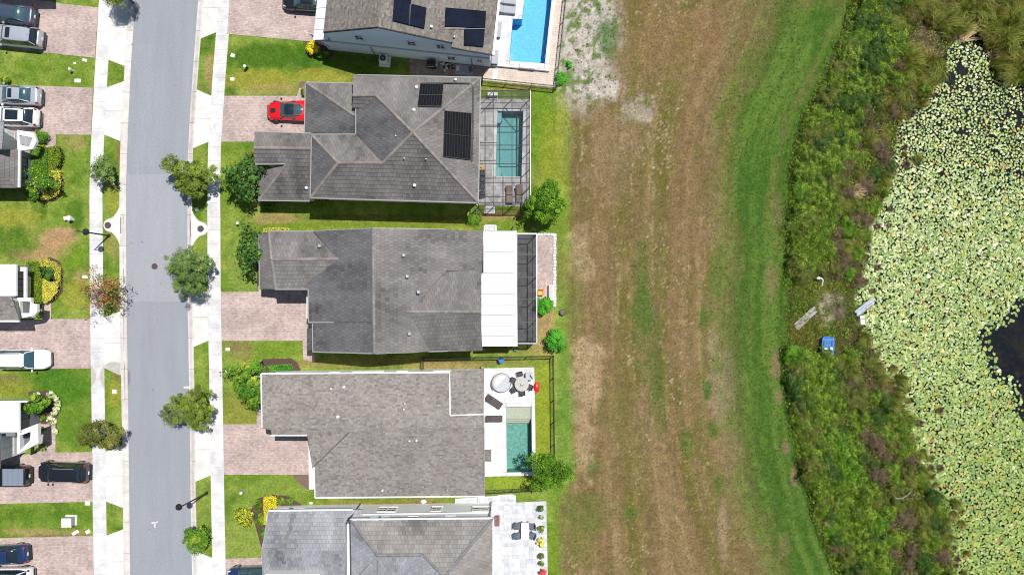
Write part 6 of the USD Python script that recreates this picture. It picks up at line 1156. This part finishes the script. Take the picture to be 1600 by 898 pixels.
# shrubs and hedges in the front gardens
def shrub(label, px, py, rx, ry, h, mat, seed, leaf=.11, n=40, per=50, cat='shrub', name='shrub', **kw):
    p = W(px, py, h * .8); t = thing(name, label, cat, (p[0], p[1], 0)); plant(t, (rx / S, ry / S, h * .5), h * .5, n, per, max(.12, min(rx, ry) / S * .38), leaf, mat, seed, trunk=.03, limbs=3, lob=kw.pop('lob', .15), low=.9, crown='foliage', **kw); return t
def hedge(label, pts, h, mat, seed, dens=420, leaf=.1, name='hedge', cat='hedge'):
    """A clipped hedge over a plan outline given in photo pixels (at the hedge's top)."""
    rng = np.random.default_rng(seed); P = Polygon(PXL(pts, h)); x0, y0, x1, y1 = P.bounds; n = int(P.area * dens * (1 + h)); xy = rng.uniform((x0 - .1, y0 - .1), (x1 + .1, y1 + .1), (n * 3, 2)); xy = xy[shapely.contains_xy(P.buffer(.06), xy[:, 0], xy[:, 1])][:n * 2]
    dd = shapely.distance(shapely.points(xy), P.exterior); z = np.where(rng.random(len(xy)) < .65, h * (1 - .16 * rng.random(len(xy)) ** 2) + .06 * (meshkit.noise(np.c_[xy * 3, xy[:, 0] * 0]) - .5), h * rng.random(len(xy))); keep = (z > h * .8) | (dd < .16); xy, z = xy[keep], z[keep]
    t = thing(name, label, cat, (0, 0, 0)); c = np.c_[xy, z]; obj('foliage', leaf_mesh(c, rng.normal(size=c.shape) * .5 + [0, 0, .8], leaf, rng, .6), mat, t)
    obj('stems', MB().prism(P.buffer(-.12), 0, h * .8), 'leaf_core', t); return t
plain('leaf_core', (.015, .03, .006), .95, .3, 8.)
shrub('round clipped dark green ball bush by the porch step of the upper left house', 62.5, 212.5, 10, 9.5, 1.0, 'leaf_hedge', 21)
hedge('clipped light green hedge along the front wall of the upper left house', [(51, 231), (72, 231), (72, 276), (48, 276)], 1.0, 'leaf_hedge', 22); hedge('darker green hedge block between the light hedge and the lawn on the upper left', [(74, 231), (88, 228), (94, 240), (93, 252), (85, 264), (74, 264)], .8, 'leaf_bank', 23)
hedge('yellow leaved border hedge curling round the bush on the upper left lawn', [(73, 267), (86, 263), (92, 267), (94, 284), (92, 300), (82, 308), (64, 312), (64, 307), (78, 301), (86, 292), (86, 280), (80, 275), (70, 276)], .7, 'leaf_gold', 24)
T('garden_bush', 'olive green bushy tree within the yellow border on the upper left', 'bush', 66, 286, 1.7, (1.5, 1.2, 1.0), 'leaf_hedge', 25, 60, 50, .34, .14, trunk=.06, extra=('leaf_yellow', .04, 'n', .9)); shrub('bright green shrub at the lower end of the yellow border on the upper left', 48, 304, 8, 8, .9, 'leaf_hedge', 26)
hedge('clipped green hedge along the porch of the white metal roofed house', [(41, 410), (58, 409), (63, 430), (63, 474), (50, 474), (42, 462)], .9, 'leaf_bank', 27)
hedge('arched yellow border hedge in the middle left garden', [(59, 410), (72, 405), (85, 411), (93, 420), (94, 436), (88, 442), (84, 424), (74, 416), (62, 418)], .6, 'leaf_gold', 28); hedge('yellow leafed shrub bed below the dark bush in the middle left garden', [(62, 436), (68, 436), (78, 442), (90, 440), (88, 455), (80, 466), (70, 473), (64, 468), (64, 452)], .7, 'leaf_gold', 29)
shrub('dark blue-green bush inside the arched yellow border', 74, 427.5, 11, 10, .9, 'leaf_dark', 30, .14); shrub('small round green ball bush beside the porch of the middle left house', 59.5, 491, 5.5, 5, .7, 'leaf_hedge', 31, .09, 24)
T('garden_bush', 'glossy bright green bush beside the white porch of the lower left house', 'bush', 58, 630.5, 1.7, (1.05, 1.0, 1.0), 'leaf_citrus', 32, 45, 40, .32, .18, trunk=.05, aspect=.6)
for i, (x, y, r) in enumerate(((55, 617, 5), (78, 616.5, 7), (84, 622, 6), (88, 630, 6), (86.5, 639, 5), (84, 645, 4.5), (79, 657, 8.5), (66, 653, 4), (84, 675, 4), (63, 671, 5))): shrub(['white flowered edging plant at the left end above the glossy bush', 'white flowered plant at the top of the curved border', 'white flowered plant second along the curved border', 'white flowered plant at the outer bend of the curved border', 'white flowered plant below the bend of the curved border', 'smallest white flowered plant at the end of the curved border', 'large pale flowering bush below the curved border', 'tiny green plant in the bare mulch by the porch', 'pale flowered plant by the brick walk corner', 'light green low plant between porch and walk'][i], x, y, r, r * .9, .5, 'leaf_white' if i not in (7, 9) else 'leaf_citrus', 40 + i, .1, 18, 40)
shrub('green and white plant in the square brick bed near the black pickup', 65.5, 697.5, 6, 6.5, .6, 'leaf_citrus', 52, .16, 14, 30, extra=('leaf_white', .06, 'b', .9)); shrub('dark green bush at the left edge between the first two driveways', 4, 126, 6, 8, 1.0, 'leaf_bank', 53)
shrub('yellow leaved shrub at the garage corner of the pale blue house', 487.5, 73.5, 8.5, 9.5, 1.0, 'leaf_yellow', 54, .13); shrub('low green shrub in the shade behind the yellow shrub', 503, 84, 9, 6, .7, 'leaf_hedge', 55); shrub('small dark green shrub at the corner of the tiled garage roof', 473, 142, 4, 6.5, .8, 'leaf_bank', 56, .1, 20)
shrub('yellow and green croton bush alone on the front lawn', 378, 807, 13, 12.5, 1.1, 'leaf_yellow', 57, .17, 34, 40, lob=.35, extra=('leaf_dark', .35, 'n', 1.0))
hedge('bright yellow clipped hedge in the curved bed of the blue-grey roofed house', [(412, 777.5), (430, 776.5), (431, 792), (420, 800), (418, 818), (413, 818)], .8, 'leaf_yellow', 58, leaf=.09)
shrub('dark green shrub on the curve of the mulch bed', 402, 790, 6, 9, .6, 'leaf_bank', 59); shrub('dark green shrub below the yellow hedge in the mulch bed', 406, 812, 9, 9, .7, 'leaf_bank', 60); shrub('small green shrub low in the mulch bed by the wall corner', 411, 834, 4, 9, .6, 'leaf_hedge', 61); shrub('light green small shrub right of the yellow hedge', 439, 783, 5.5, 5, .5, 'leaf_citrus', 62, .1, 20); shrub('rightmost light green small shrub in the mulch bed', 452, 783.5, 5.5, 4.5, .5, 'leaf_citrus', 63, .1, 20)
hedge('low clipped bright green hedge in front of the shingle roof house', [(417, 572), (455, 569), (457, 577), (424, 580)], .5, 'leaf_fern', 64, leaf=.07); hedge('yellow-green ground hedge between the second and third house fronts', [(412, 357), (440, 356), (452, 358), (448, 361.5), (412, 362)], .4, 'leaf_gold', 65, leaf=.08)
shrub('red tinged shrub at the top of the second house porch', 389, 240, 6, 5, .8, 'leaf_olive', 66); hedge('low dark hedge under the eave of the second house wing', [(406, 316), (431, 317), (431, 325), (407, 324)], .5, 'leaf_hedge', 67); shrub('rounded green shrub on the lawn below the second house cage', 740, 343, 13, 10, .5, 'leaf_hedge', 68, .08, 60); shrub('dark weedy shrub at the pool fence corner by the sand patch', 876, 122, 9, 10, .6, 'leaf_fern', 69, .1)
shrub('small round weed clump on the sand patch by the first pool', 889.5, 100, 5, 5, .5, 'leaf_fern', 70, .1, 20)
for i, (x, y, r, m, lb) in enumerate(((845, 793.5, 4.5, 'leaf_dark', 'topmost dark potted plant on the grey patio'), (846.5, 808, 2.2, 'leaf_white', 'tiny sparse potted plant second on the grey patio edge'), (846, 825, 4.3, 'leaf_bank', 'grey-green potted plant level with the white table'), (844.5, 847, 7, 'leaf_gold', 'largest yellow-green potted plant on the grey patio'), (845, 868, 4.6, 'leaf_olive', 'brownish green potted plant fifth on the grey patio edge'), (847, 880, 3.2, 'leaf_citrus', 'small light green potted plant above the red one'), (848, 894, 6, 'leaf_pot_red', 'red leaved potted plant at the bottom of the grey patio'))):
    if i == 6: leafm('leaf_pot_red', [(0, (.10, .01, .01)), (.5, (.32, .02, .03)), (1, (.42, .08, .08))])
    p = W(x, y, .5); t = thing('potted_plant', lb, 'potted plant', (p[0], p[1], .04)); obj('pot', MB().lathe((0, 0, 0), [(.13, 0), (.19, .28), (.2, .3), (.17, .3), (.16, .25), (.001, .25)], 14), 'utility_grey' if i % 2 else 'brown_wood', t, smooth=40)
    plant(t, (r / S, r / S, .25), .5, 14, 30, .14, .13, m, 80 + i, trunk=0, crown='foliage', aspect=.4)

# ---- the bank: shrubs one by one, reeds, litter
rngB = np.random.default_rng(77)
BP = []
for i, (mat, lf, asp) in enumerate((('leaf_bank', .17, .55), ('leaf_bank', .20, .5), ('leaf_bank_dark', .17, .55), ('leaf_bank_olive', .17, .5), ('leaf_bright', .17, .5), ('leaf_bank_brown', .16, .3))):
    p = proto('bank_shrub'); plant(p, (1.25, 1.2, .8), .75, 70, 34, .40, lf, mat, 300 + i, trunk=.04, limbs=4, lob=.45, low=.9, crown='foliage', aspect=asp); BP.append(p)
def in_bank(x, y): return bank_x(y) + 2 < x < shore_x(y)
CLEAR = Polygon([(1225, 425), (1300, 420), (1345, 440), (1390, 480), (1370, 520), (1325, 560), (1300, 560), (1272, 560), (1240, 552), (1222, 540)])
spots = []
for k in range(9000):
    y = rngB.uniform(-60, 960); x = rngB.uniform(1215, 1500)
    if not in_bank(x - 6, y): continue
    f = (x - bank_x(y)) / max(30, shore_x(y) - bank_x(y))
    if CLEAR.contains(Point(x, y)) or (x - 1450) ** 2 / 40 ** 2 + (y - 62) ** 2 / 38 ** 2 < 1: continue
    if y < 170 and x < bank_x(y) + 12: continue
    dense = np.exp(-(f / .55) ** 2) + .30
    if 120 < y < 190 and f < .4: dense *= .4
    if rngB.random() > dense: continue
    if all((x - a) ** 2 + (y - b) ** 2 > (11 + 9 * f) ** 2 for a, b, *_ in spots): spots.append((x, y, f))
for x, y, f in spots:
    k = rngB.choice([0, 1, 2, 3, 4, 5], p=[.36, .24, .12, .13, .10, .05] if f < .5 else [.16, .12, .2, .27, .05, .2]); s = rngB.uniform(.55, 1.0) * (1.0 if f < .5 else .8)
    X0 = W2(x, y, 0); z = float(ground_z(np.array([x]), np.array([y]))[0])
    lb = [('leafy green shrub in the dense thicket along the pond bank', 'green shrubs of the bank'), ('broad leaved green shrub in the dense thicket along the pond bank', 'broad leaved shrubs of the bank'), ('dark green shrub in the thicket along the pond bank', 'dark shrubs of the bank'), ('olive green shrub in the thicket along the pond bank', 'olive shrubs of the bank'), ('bright fresh green shrub in the thicket along the pond bank', 'fresh green shrubs of the bank'), ('brown half dry shrub in the thicket along the pond bank', 'dry shrubs of the bank')][k]
    inst(BP[k], 'bank_shrub', lb[0], 'shrub', (X0[0], X0[1], z - .05), rngB.uniform(0, 6.28), (s, s * rngB.uniform(.85, 1.15), s * rngB.uniform(.6, 1.0)), lb[1])
def blades(p, n, h, spread, mat, seed, w=.03, lean=(.0, .0), name='leaves'):
    rng = np.random.default_rng(seed); V, F = [], []
    for i in range(n):
        a = rng.uniform(0, 6.28); r = spread * (.55 if n > 150 else .35) * math.sqrt(rng.random()); b = np.array([r * math.cos(a), r * math.sin(a), 0]); a2 = a + rng.normal() * .7; o = np.array([math.cos(a2), math.sin(a2), 0]) * spread * rng.uniform(.1 if n > 150 else .4, .9 if n > 150 else 1.1) + np.array([*lean, 0]) * h; hh = h * rng.uniform(.6, 1.1); sd = np.array([-math.sin(a2), math.cos(a2), 0]) * w * rng.uniform(.7, 1.4)
        c = [b, b + o * .25 + [0, 0, hh * .6], b + o * .65 + [0, 0, hh * .95], b + o * 1.05 + [0, 0, hh * .82]]; k = len(V)
        for q, ww in zip(c, (1, .9, .6, .1)): V += [q - sd * ww, q + sd * ww]
        F += [[k + 2 * j, k + 2 * j + 1, k + 2 * j + 3, k + 2 * j + 2] for j in range(3)]
    obj(name, MB().add(V, F), mat, p)
RP = []
for i, (m, h, sp, ln) in enumerate((('reed', 1.0, .8, (.15, .1)), ('reed_green', 1.1, .9, (-.15, .2)), ('reed', .8, .9, (.2, -.2)), ('reed_tan', .8, .8, (.2, .25)), ('leaf_bank_brown', .6, .7, (0, 0)))):
    p = proto('reed_clump'); blades(p, 210, h, sp, m, 400 + i, .019, (ln[0] * 2.2, ln[1] * 2.2)); RP.append(p)
REEDS = [Polygon([(1400, -40), (1530, -40), (1520, 20), (1490, 60), (1470, 85), (1440, 60), (1400, 40)]), Polygon([(1530, -40), (1700, -40), (1700, 135), (1600, 130), (1560, 110), (1545, 80), (1540, 50), (1525, 20)]), Polygon([(1412, 70), (1470, 95), (1472, 125), (1440, 150), (1405, 135)]), Polygon([(1368, 560), (1405, 572), (1415, 612), (1398, 635), (1375, 620)])]
rs = []
for k in range(9000):
    y = rngB.uniform(-22, 915); x = rngB.uniform(1290, 1630); P = Point(x, y); s = shore_x(y); zone = any(R.contains(P) for R in REEDS)
    if (x - 1450) ** 2 / 40 ** 2 + (y - 64) ** 2 / 30 ** 2 < 1: continue
    if not (zone or (s - 50 < x < s + 4 and rngB.random() < .07 and not CLEAR.buffer(-20).contains(P))): continue
    if all((x - a) ** 2 + (y - b) ** 2 > (10.3 if zone else 13.5) ** 2 for a, b, _ in rs): rs.append((x, y, zone))
for k in range(1500):
    y = rngB.uniform(140, 900); x = shore_x(y) + abs(rngB.normal()) * 16
    if rngB.random() < .2 and not CLEAR.contains(Point(x, y)) and all((x - a) ** 2 + (y - b) ** 2 > 11 ** 2 for a, b, _ in rs): rs.append((x, y, None))
rs = rs[:298]
for x, y, zone in rs:
    k = rngB.choice(5, p=[.14, .16, .06, .0, .64] if zone is None else [.36, .46, .15, .0, .03] if zone else [.24, .34, .12, .01, .29]); z = float(ground_z(np.array([x]), np.array([y]))[0]); s = rngB.uniform(.75, 1.3) * (rngB.uniform(.3, .6) if zone is None else .95 if y < 200 else .75); q = W2(x, y, 0)
    lb = [('tawny tuft of reeds leaning over the pond edge', 'tawny reed tufts'), ('green tuft of reeds at the pond edge', 'green reed tufts'), ('spreading tawny reed tuft at the pond edge', 'spreading reed tufts'), ('pale straw coloured dead reed tuft at the pond edge', 'dead reed tufts'), ('brown withered tuft at the pond edge', 'withered tufts')][k]
    inst(RP[k], 'reed_clump', lb[0], 'reeds', (q[0], q[1], max(z, -.55) - .1), rngB.uniform(0, 6.28), s, lb[1])
p = proto('fallen_reeds'); blades(p, 60, .35, 1.1, 'reed_tan', 450, .03, (2.2, 2.0))
q = W2(1508, 58, 0); inst(p, 'fallen_reeds', 'pale straw coloured sheaf of fallen reeds lying at the pond edge near the top', 'reeds', (q[0], q[1], -.5), .1, 1.0)
# ground herbs between the shrubs, dry straw and green tufts on the mown field: uncountable
def herb(i, m):
    def f(p):
        rng = np.random.default_rng(500 + i); P_ = rng.normal(size=(46, 3)) * [.26, .26, .08] + [0, 0, .14]
        obj('foliage', leaf_mesh(P_, rng.normal(size=(46, 3)) * .6 + [0, 0, 1], .15, rng, .45), m, p)
    return f
HP = [herb(i, m) for i, m in enumerate(('leaf_bank', 'leaf_bank_olive', 'leaf_bank_brown', 'leaf_bank_dark', 'leaf_bright'))]
pos, ids = [], []
for k in range(30000):
    y = rngB.uniform(-50, 950); x = rngB.uniform(1220, 1500)
    if not (bank_x(y) - 3 < x < shore_x(y) + 3) or ((x - 1450) ** 2 / 34 ** 2 + (y - 62) ** 2 / 32 ** 2 < 1 and rngB.random() < .85): continue
    f = (x - bank_x(y)) / max(30, shore_x(y) - bank_x(y)); clear = CLEAR.contains(Point(x, y))
    if clear and rngB.random() < .84: continue
    q = W2(x, y); pos.append((q[0], q[1], float(ground_z(np.array([x]), np.array([y]))[0]))); ids.append(rngB.choice(5, p=[.4, .2, .05, .2, .15] if f < .45 and not clear else ([.15, .6, .15, .02, .08] if clear else [.18, .27, .28, .22, .05])))
scatter('bank_herbs', HP, pos, rngB.uniform(0, 6.28, len(pos)), rngB.uniform(.6, 1.3, len(pos)), ids, 'low herbs and weeds covering the soil between the shrubs of the bank', 'ground cover')
GP = [lambda p, a=a: blades(p, a[3], a[1], a[2], a[0], 600, a[4], name='blades') for a in (('straw', .07, .16, 9, .012), ('blade', .10, .12, 12, .013), ('straw', .05, .22, 7, .013))]
N_ = 9000; px_ = rngB.uniform(886, 1250, N_); py_ = rngB.uniform(-30, 930, N_); cc = ground_colour(px_, py_); green = cc[:, 1] / (cc[:, 0] + cc[:, 1]); ok = (px_ < bank_x(py_) - 2) & (px_ > 893); gz = ground_z(px_, py_)
ids = np.where(rngB.random(N_) < sm(.44, .62, green), 1, np.where(rngB.random(N_) < .5, 0, 2)); ok &= (ids != 1) | (rngB.random(N_) < .8)
scatter('field_grass', GP, np.c_[(px_ - 800) / S, (449 - py_) / S, gz][ok], rngB.uniform(0, 6.28, ok.sum()), rngB.uniform(.4, .95, ok.sum()), ids[ok], 'short dry and green grass tufts of the mown field', 'grass')

# ---- pond: water, lily pads
obj('pond', MB().sheet(Polygon([W2(x, y) for x, y in [(1300, -480), (2100, -480), (2100, 1400), (1300, 1400)]]), -.62), 'pond_water', kind='structure')
def pad_mesh(c, r, rot, rng, n=10):
    a = rot + np.linspace(.14, 2 * math.pi - .14, n); k = r * (1 + .05 * rng.normal(size=n)); tx, ty = rng.normal(size=2) * .05
    x = k * np.cos(a); y = k * np.sin(a); z = x * tx + y * ty + .012 * rng.normal(size=n) + .006; v = np.vstack([[c], np.c_[c[0] + x, c[1] + y, c[2] + z]]); return v, [[0, i, i + 1] for i in range(1, n)]
OPEN = Polygon([(1640, 452), (1600, 460), (1582, 472), (1576, 490), (1556, 503), (1534, 513), (1528, 526), (1540, 548), (1547, 580), (1554, 594), (1580, 604), (1586, 632), (1584, 648), (1604, 658), (1640, 664)])
rngP = np.random.default_rng(99); pads = []; cell = {}
def free(x, y, r):
    i, j = int(x // 10), int(y // 10)
    for a in range(i - 1, i + 2):
        for b in range(j - 1, j + 2):
            for (u, v_, q) in cell.get((a, b), ()):
                if (x - u) ** 2 + (y - v_) ** 2 < ((.82 - .20 * float(sm(200, 380, y))) * (r + q)) ** 2: return False
    return True
ccov = lambda x, y: .27 + .73 * sm(110, 330, y + .30 * (1450 - x))
nz = None
xs_ = rngP.uniform(1335, 1668, 130000); ys_ = rngP.uniform(-45, 945, 130000); den = noise2(xs_, ys_, 30, 71); den2 = noise2(xs_, ys_, 9, 72)
inO = shapely.contains_xy(OPEN.buffer(6 * 0 + 1), xs_, ys_); inR = np.zeros(len(xs_), bool)
for R in REEDS[:2]: inR |= shapely.contains_xy(R.buffer(-8), xs_, ys_)
topw = shapely.contains_xy(Polygon([(1525, -40), (1610, -40), (1600, 20), (1555, 32), (1530, 20)]), xs_, ys_)
for x, y, d1, d2, o, rr in zip(xs_, ys_, den, den2, inO, inR & ~topw):
    if x < shore_x(y) - 6 + 46 * (d1 - .5) + 14 * (d2 - .5) or (o and (rngP.random() > .10 or OPEN.exterior.distance(Point(x, y)) > 14)) or (rr and rngP.random() < .97): continue
    cv = ccov(x, y); thr = .62 - .42 * cv
    if .6 * d1 + .4 * d2 < thr * .92 and rngP.random() < .9: continue
    if y < 300 and (rngP.random() > cv + .30 or .55 * d1 + .45 * d2 < .50 - .18 * cv): continue
    r = rngP.choice([1.6, 2.2, 2.8, 3.5], p=[.26, .36, .28, .10]) * rngP.uniform(.9, 1.12) * (.80 + .20 * float(sm(180, 380, y)))
    if free(x, y, r): pads.append((x, y, r)); cell.setdefault((int(x // 10), int(y // 10)), []).append((x, y, r))
pads.sort(key=lambda q: OPEN.distance(Point(q[0], q[1]))); near, rest = pads[:300], pads[300:]
PP = []
for i in range(8):
    p = proto('lily_pad'); obj('leaf', pad_mesh((0, 0, 0), 1.0, 0, rngP, 14), 'pad', p); PP.append(p)
for x, y, r in near: q = W2(x, y, -.6); inst(PP[rngP.integers(8)], 'lily_pad', 'round lily pad floating around the open dark water of the pond', 'lily pad', (q[0], q[1], -.608 + rngP.random() * .01), rngP.uniform(0, 6.28), (r / S, r / S, .35), 'lily pads around the open water')
mb = MB()
for x, y, r in rest: q = W2(x, y, -.6); mb.add(*pad_mesh(np.array([q[0], q[1], -.608 + rngP.random() * .03]), r / S, rngP.uniform(0, 6.28), rngP))
obj('lily_pads', mb, 'pad', label='green and yellow lily pads crowding the pond in one floating mass', cat='lily pads', kind='stuff')

# ---- things lying at the water: boat, boards, box, pipe
t = thing('pedal_boat', 'small bright blue pedal boat with two seats pulled up on the bank', 'boat', W2p(1290.7, 540.5, .1), math.radians(-3), scale=.93)
def rr(w, l, r): return sbox(-w / 2 + r, -l / 2 + r, w / 2 - r, l / 2 - r).buffer(r, quad_segs=4)
obj('hull', MB().prism(rr(1.15, 1.9, .25), 0, .28), 'blue_plastic', t); obj('deck', MB().prism(rr(1.28, 2.0, .3).difference(shapely.union_all([sbox(-.46, -.82, -.1, -.36), sbox(.1, -.82, .46, -.36), sbox(-.2, .22, .2, .58)])), .28, .36), 'blue_pale', t)
for s in (-1, 1): obj('footwell', MB().box((s * .28, -.59, .29), (.35, .45, .02)), 'car_trim', t); obj('seat', MB().rbox((s * .3, -.2, .44), (.32, .26, .18), .04), 'white_plastic', t); obj('side_bench', MB().rbox((s * .42, .35, .40), (.16, .6, .1), .03), 'blue_plastic', t)
obj('hatch', MB().rbox((0, .4, .33), (.38, .34, .06), .02), 'teal_plastic', t); obj('steering_stick', MB().tube([(0, -.3, .36), (0, -.42, .62)], .025, 6), 'car_trim', t); obj('bow_rail', MB().tube([(-.45, .88, .36), (-.3, .9, .46), (.3, .9, .46), (.45, .88, .36)], .025, 6), 'blue_plastic', t)
def boards(label, a, b, n, w, mat, z):
    A, B = W(*a), W(*b); t = thing('plank_walk', label, 'planks', (0, 0, 0)); u = (B - A) / np.linalg.norm(B - A); v = np.array([-u[1], u[0], 0])
    for i in range(n):
        o = v * (i - (n - 1) / 2) * w + u * rngB.normal() * .08; obj('plank', MB().rbox((A + B) / 2 + o + [0, 0, z], (np.linalg.norm(B - A) * rngB.uniform(.92, 1), w * .9, .05), .01, rz=math.atan2(u[1], u[0]) + rngB.normal() * .02), mat, t)
    for k in (.15, .85): obj('bearer', MB().box(A + (B - A) * k + [0, 0, z - .07], (.1, n * w, .08), rz=math.atan2(u[1], u[0])), mat, t)
boards('weathered grey plank walk lying in the grass above the blue pedal boat', (1243, 511), (1275, 481), 4, .17, 'weathered_wood', .12); boards('pale bluish board platform at the water edge among the lily pads', (1340, 491), (1369, 467.5), 3, .2, 'pale_board', -.35)
t = thing('crate', 'cream crate at the water edge below the pale boards', 'crate', W2p(1348.5, 500, -.5), .1); obj('box', MB().rbox((0, 0, .2), (.42, .85, .4), .04), 'utility_cream', t); obj('lid', MB().rbox((0, 0, .42), (.46, .9, .05), .02), 'box_cover', t); obj('strap', MB().box((0, .1, .45), (.48, .06, .015)), 'brown_wood', t)
t = thing('pipe', 'bent white pipe sticking out of the grass above the plank walk', 'pipe'); obj('elbow', MB().tube([W2p(1273.5, 434.5, .5), W2p(1279, 434.5, .55), W2p(1282, 437, .5), W2p(1284, 446, .05)], .07, 8), 'white_plastic', t, smooth=True); obj('flange', MB().rbox(W2p(1275, 434.5, .5), (.3, .22, .2), .04), 'white_plastic', t)
t = thing('branch', 'pale bare branch lying in the shrubs near the lower bank', 'branch'); obj('limb', MB().tube([W2p(1393, 775, .7), W2p(1402, 774, .85), W2p(1412, 768, .85), W2p(1418, 760, .8)], [.05, .045, .035, .015], 6), 'weathered_wood', t, smooth=True)
for (x, y, s) in ((1334, 875, .5), (1320, 852, .4), (1290, 815, .45)): obj('dead_brush', MB().tm(trimesh.creation.icosphere(2, s).apply_scale([1, 1.2, .35])).out() if False else leaf_mesh(np.random.default_rng(int(x)).normal(size=(140, 3)) * [s * .5, s * .6, .1] + W2p(x, y, .5), np.random.default_rng(int(y)).normal(size=(140, 3)) + [0, 0, .5], .2, np.random.default_rng(5), .15), 'reed_tan', label={1334: 'lowest pale tangle of dead brush in the lower bank', 1320: 'middle pale tangle of dead brush in the lower bank', 1290: 'uppermost pale tangle of dead brush in the lower bank'}[x], cat='brush', kind='stuff')

# ---- dirt: grime along the gutters and a few oil drips on the road
rngD = np.random.default_rng(5)
def dirt(name, px, py, rx, ry, z, mat, n=14):
    a = np.linspace(0, 2 * math.pi, n, endpoint=False); k = 1 + .35 * rngD.normal(size=n) * .6
    obj(name, MB().sheet(Polygon(PXL([(px + rx * np.cos(q) * j, py + ry * np.sin(q) * j) for q, j in zip(a, np.clip(k, .5, 1.6))])).buffer(0), z), mat, kind='structure')
plain('grime', (.17, .155, .15), .9, .3, 6.); plain('oil', (.17, .175, .19), .8, .2, 8.)
for ya, yb in ((322, 372), (392, 470), (470, 560), (560, 640)): dirt('gutter_dirt', KERB_L((ya + yb) / 2) + 4.3, (ya + yb) / 2, 1.5, (yb - ya) / 2, -.0872 + .05, 'grime', 22)
for i in range(16): x, y = rngD.uniform(204, 286), rngD.uniform(10, 890); dirt('oil_drip', x, y, rngD.uniform(.6, 1.5), rngD.uniform(.6, 1.6), -.0885, 'oil', 9)

disc = shapely.union_all([Point(*W2(179, 588)).buffer(1.45), Point(*W2(128, 588)).buffer(1.4)])
conc = shapely.union_all([strip(WL0, WL1, 560, 620, 6), Polygon(PXL([(163.5, 562), (188.5, 562), (188.5, 586.5), (164, 575)]))])
obj('wet_stain', MB().sheet(disc.intersection(conc), .0335), 'wet_concrete', kind='structure'); obj('wet_stain', MB().sheet(Point(*W2(181, 590)).buffer(1.4).intersection(strip(KERB_L, lambda y: ROAD_L(y) + 4, 560, 625, 8).difference(strip(KERB_L, lambda y: ROAD_L(y) - 0, 560, 625, 8))), -.088), 'oil', kind='structure')
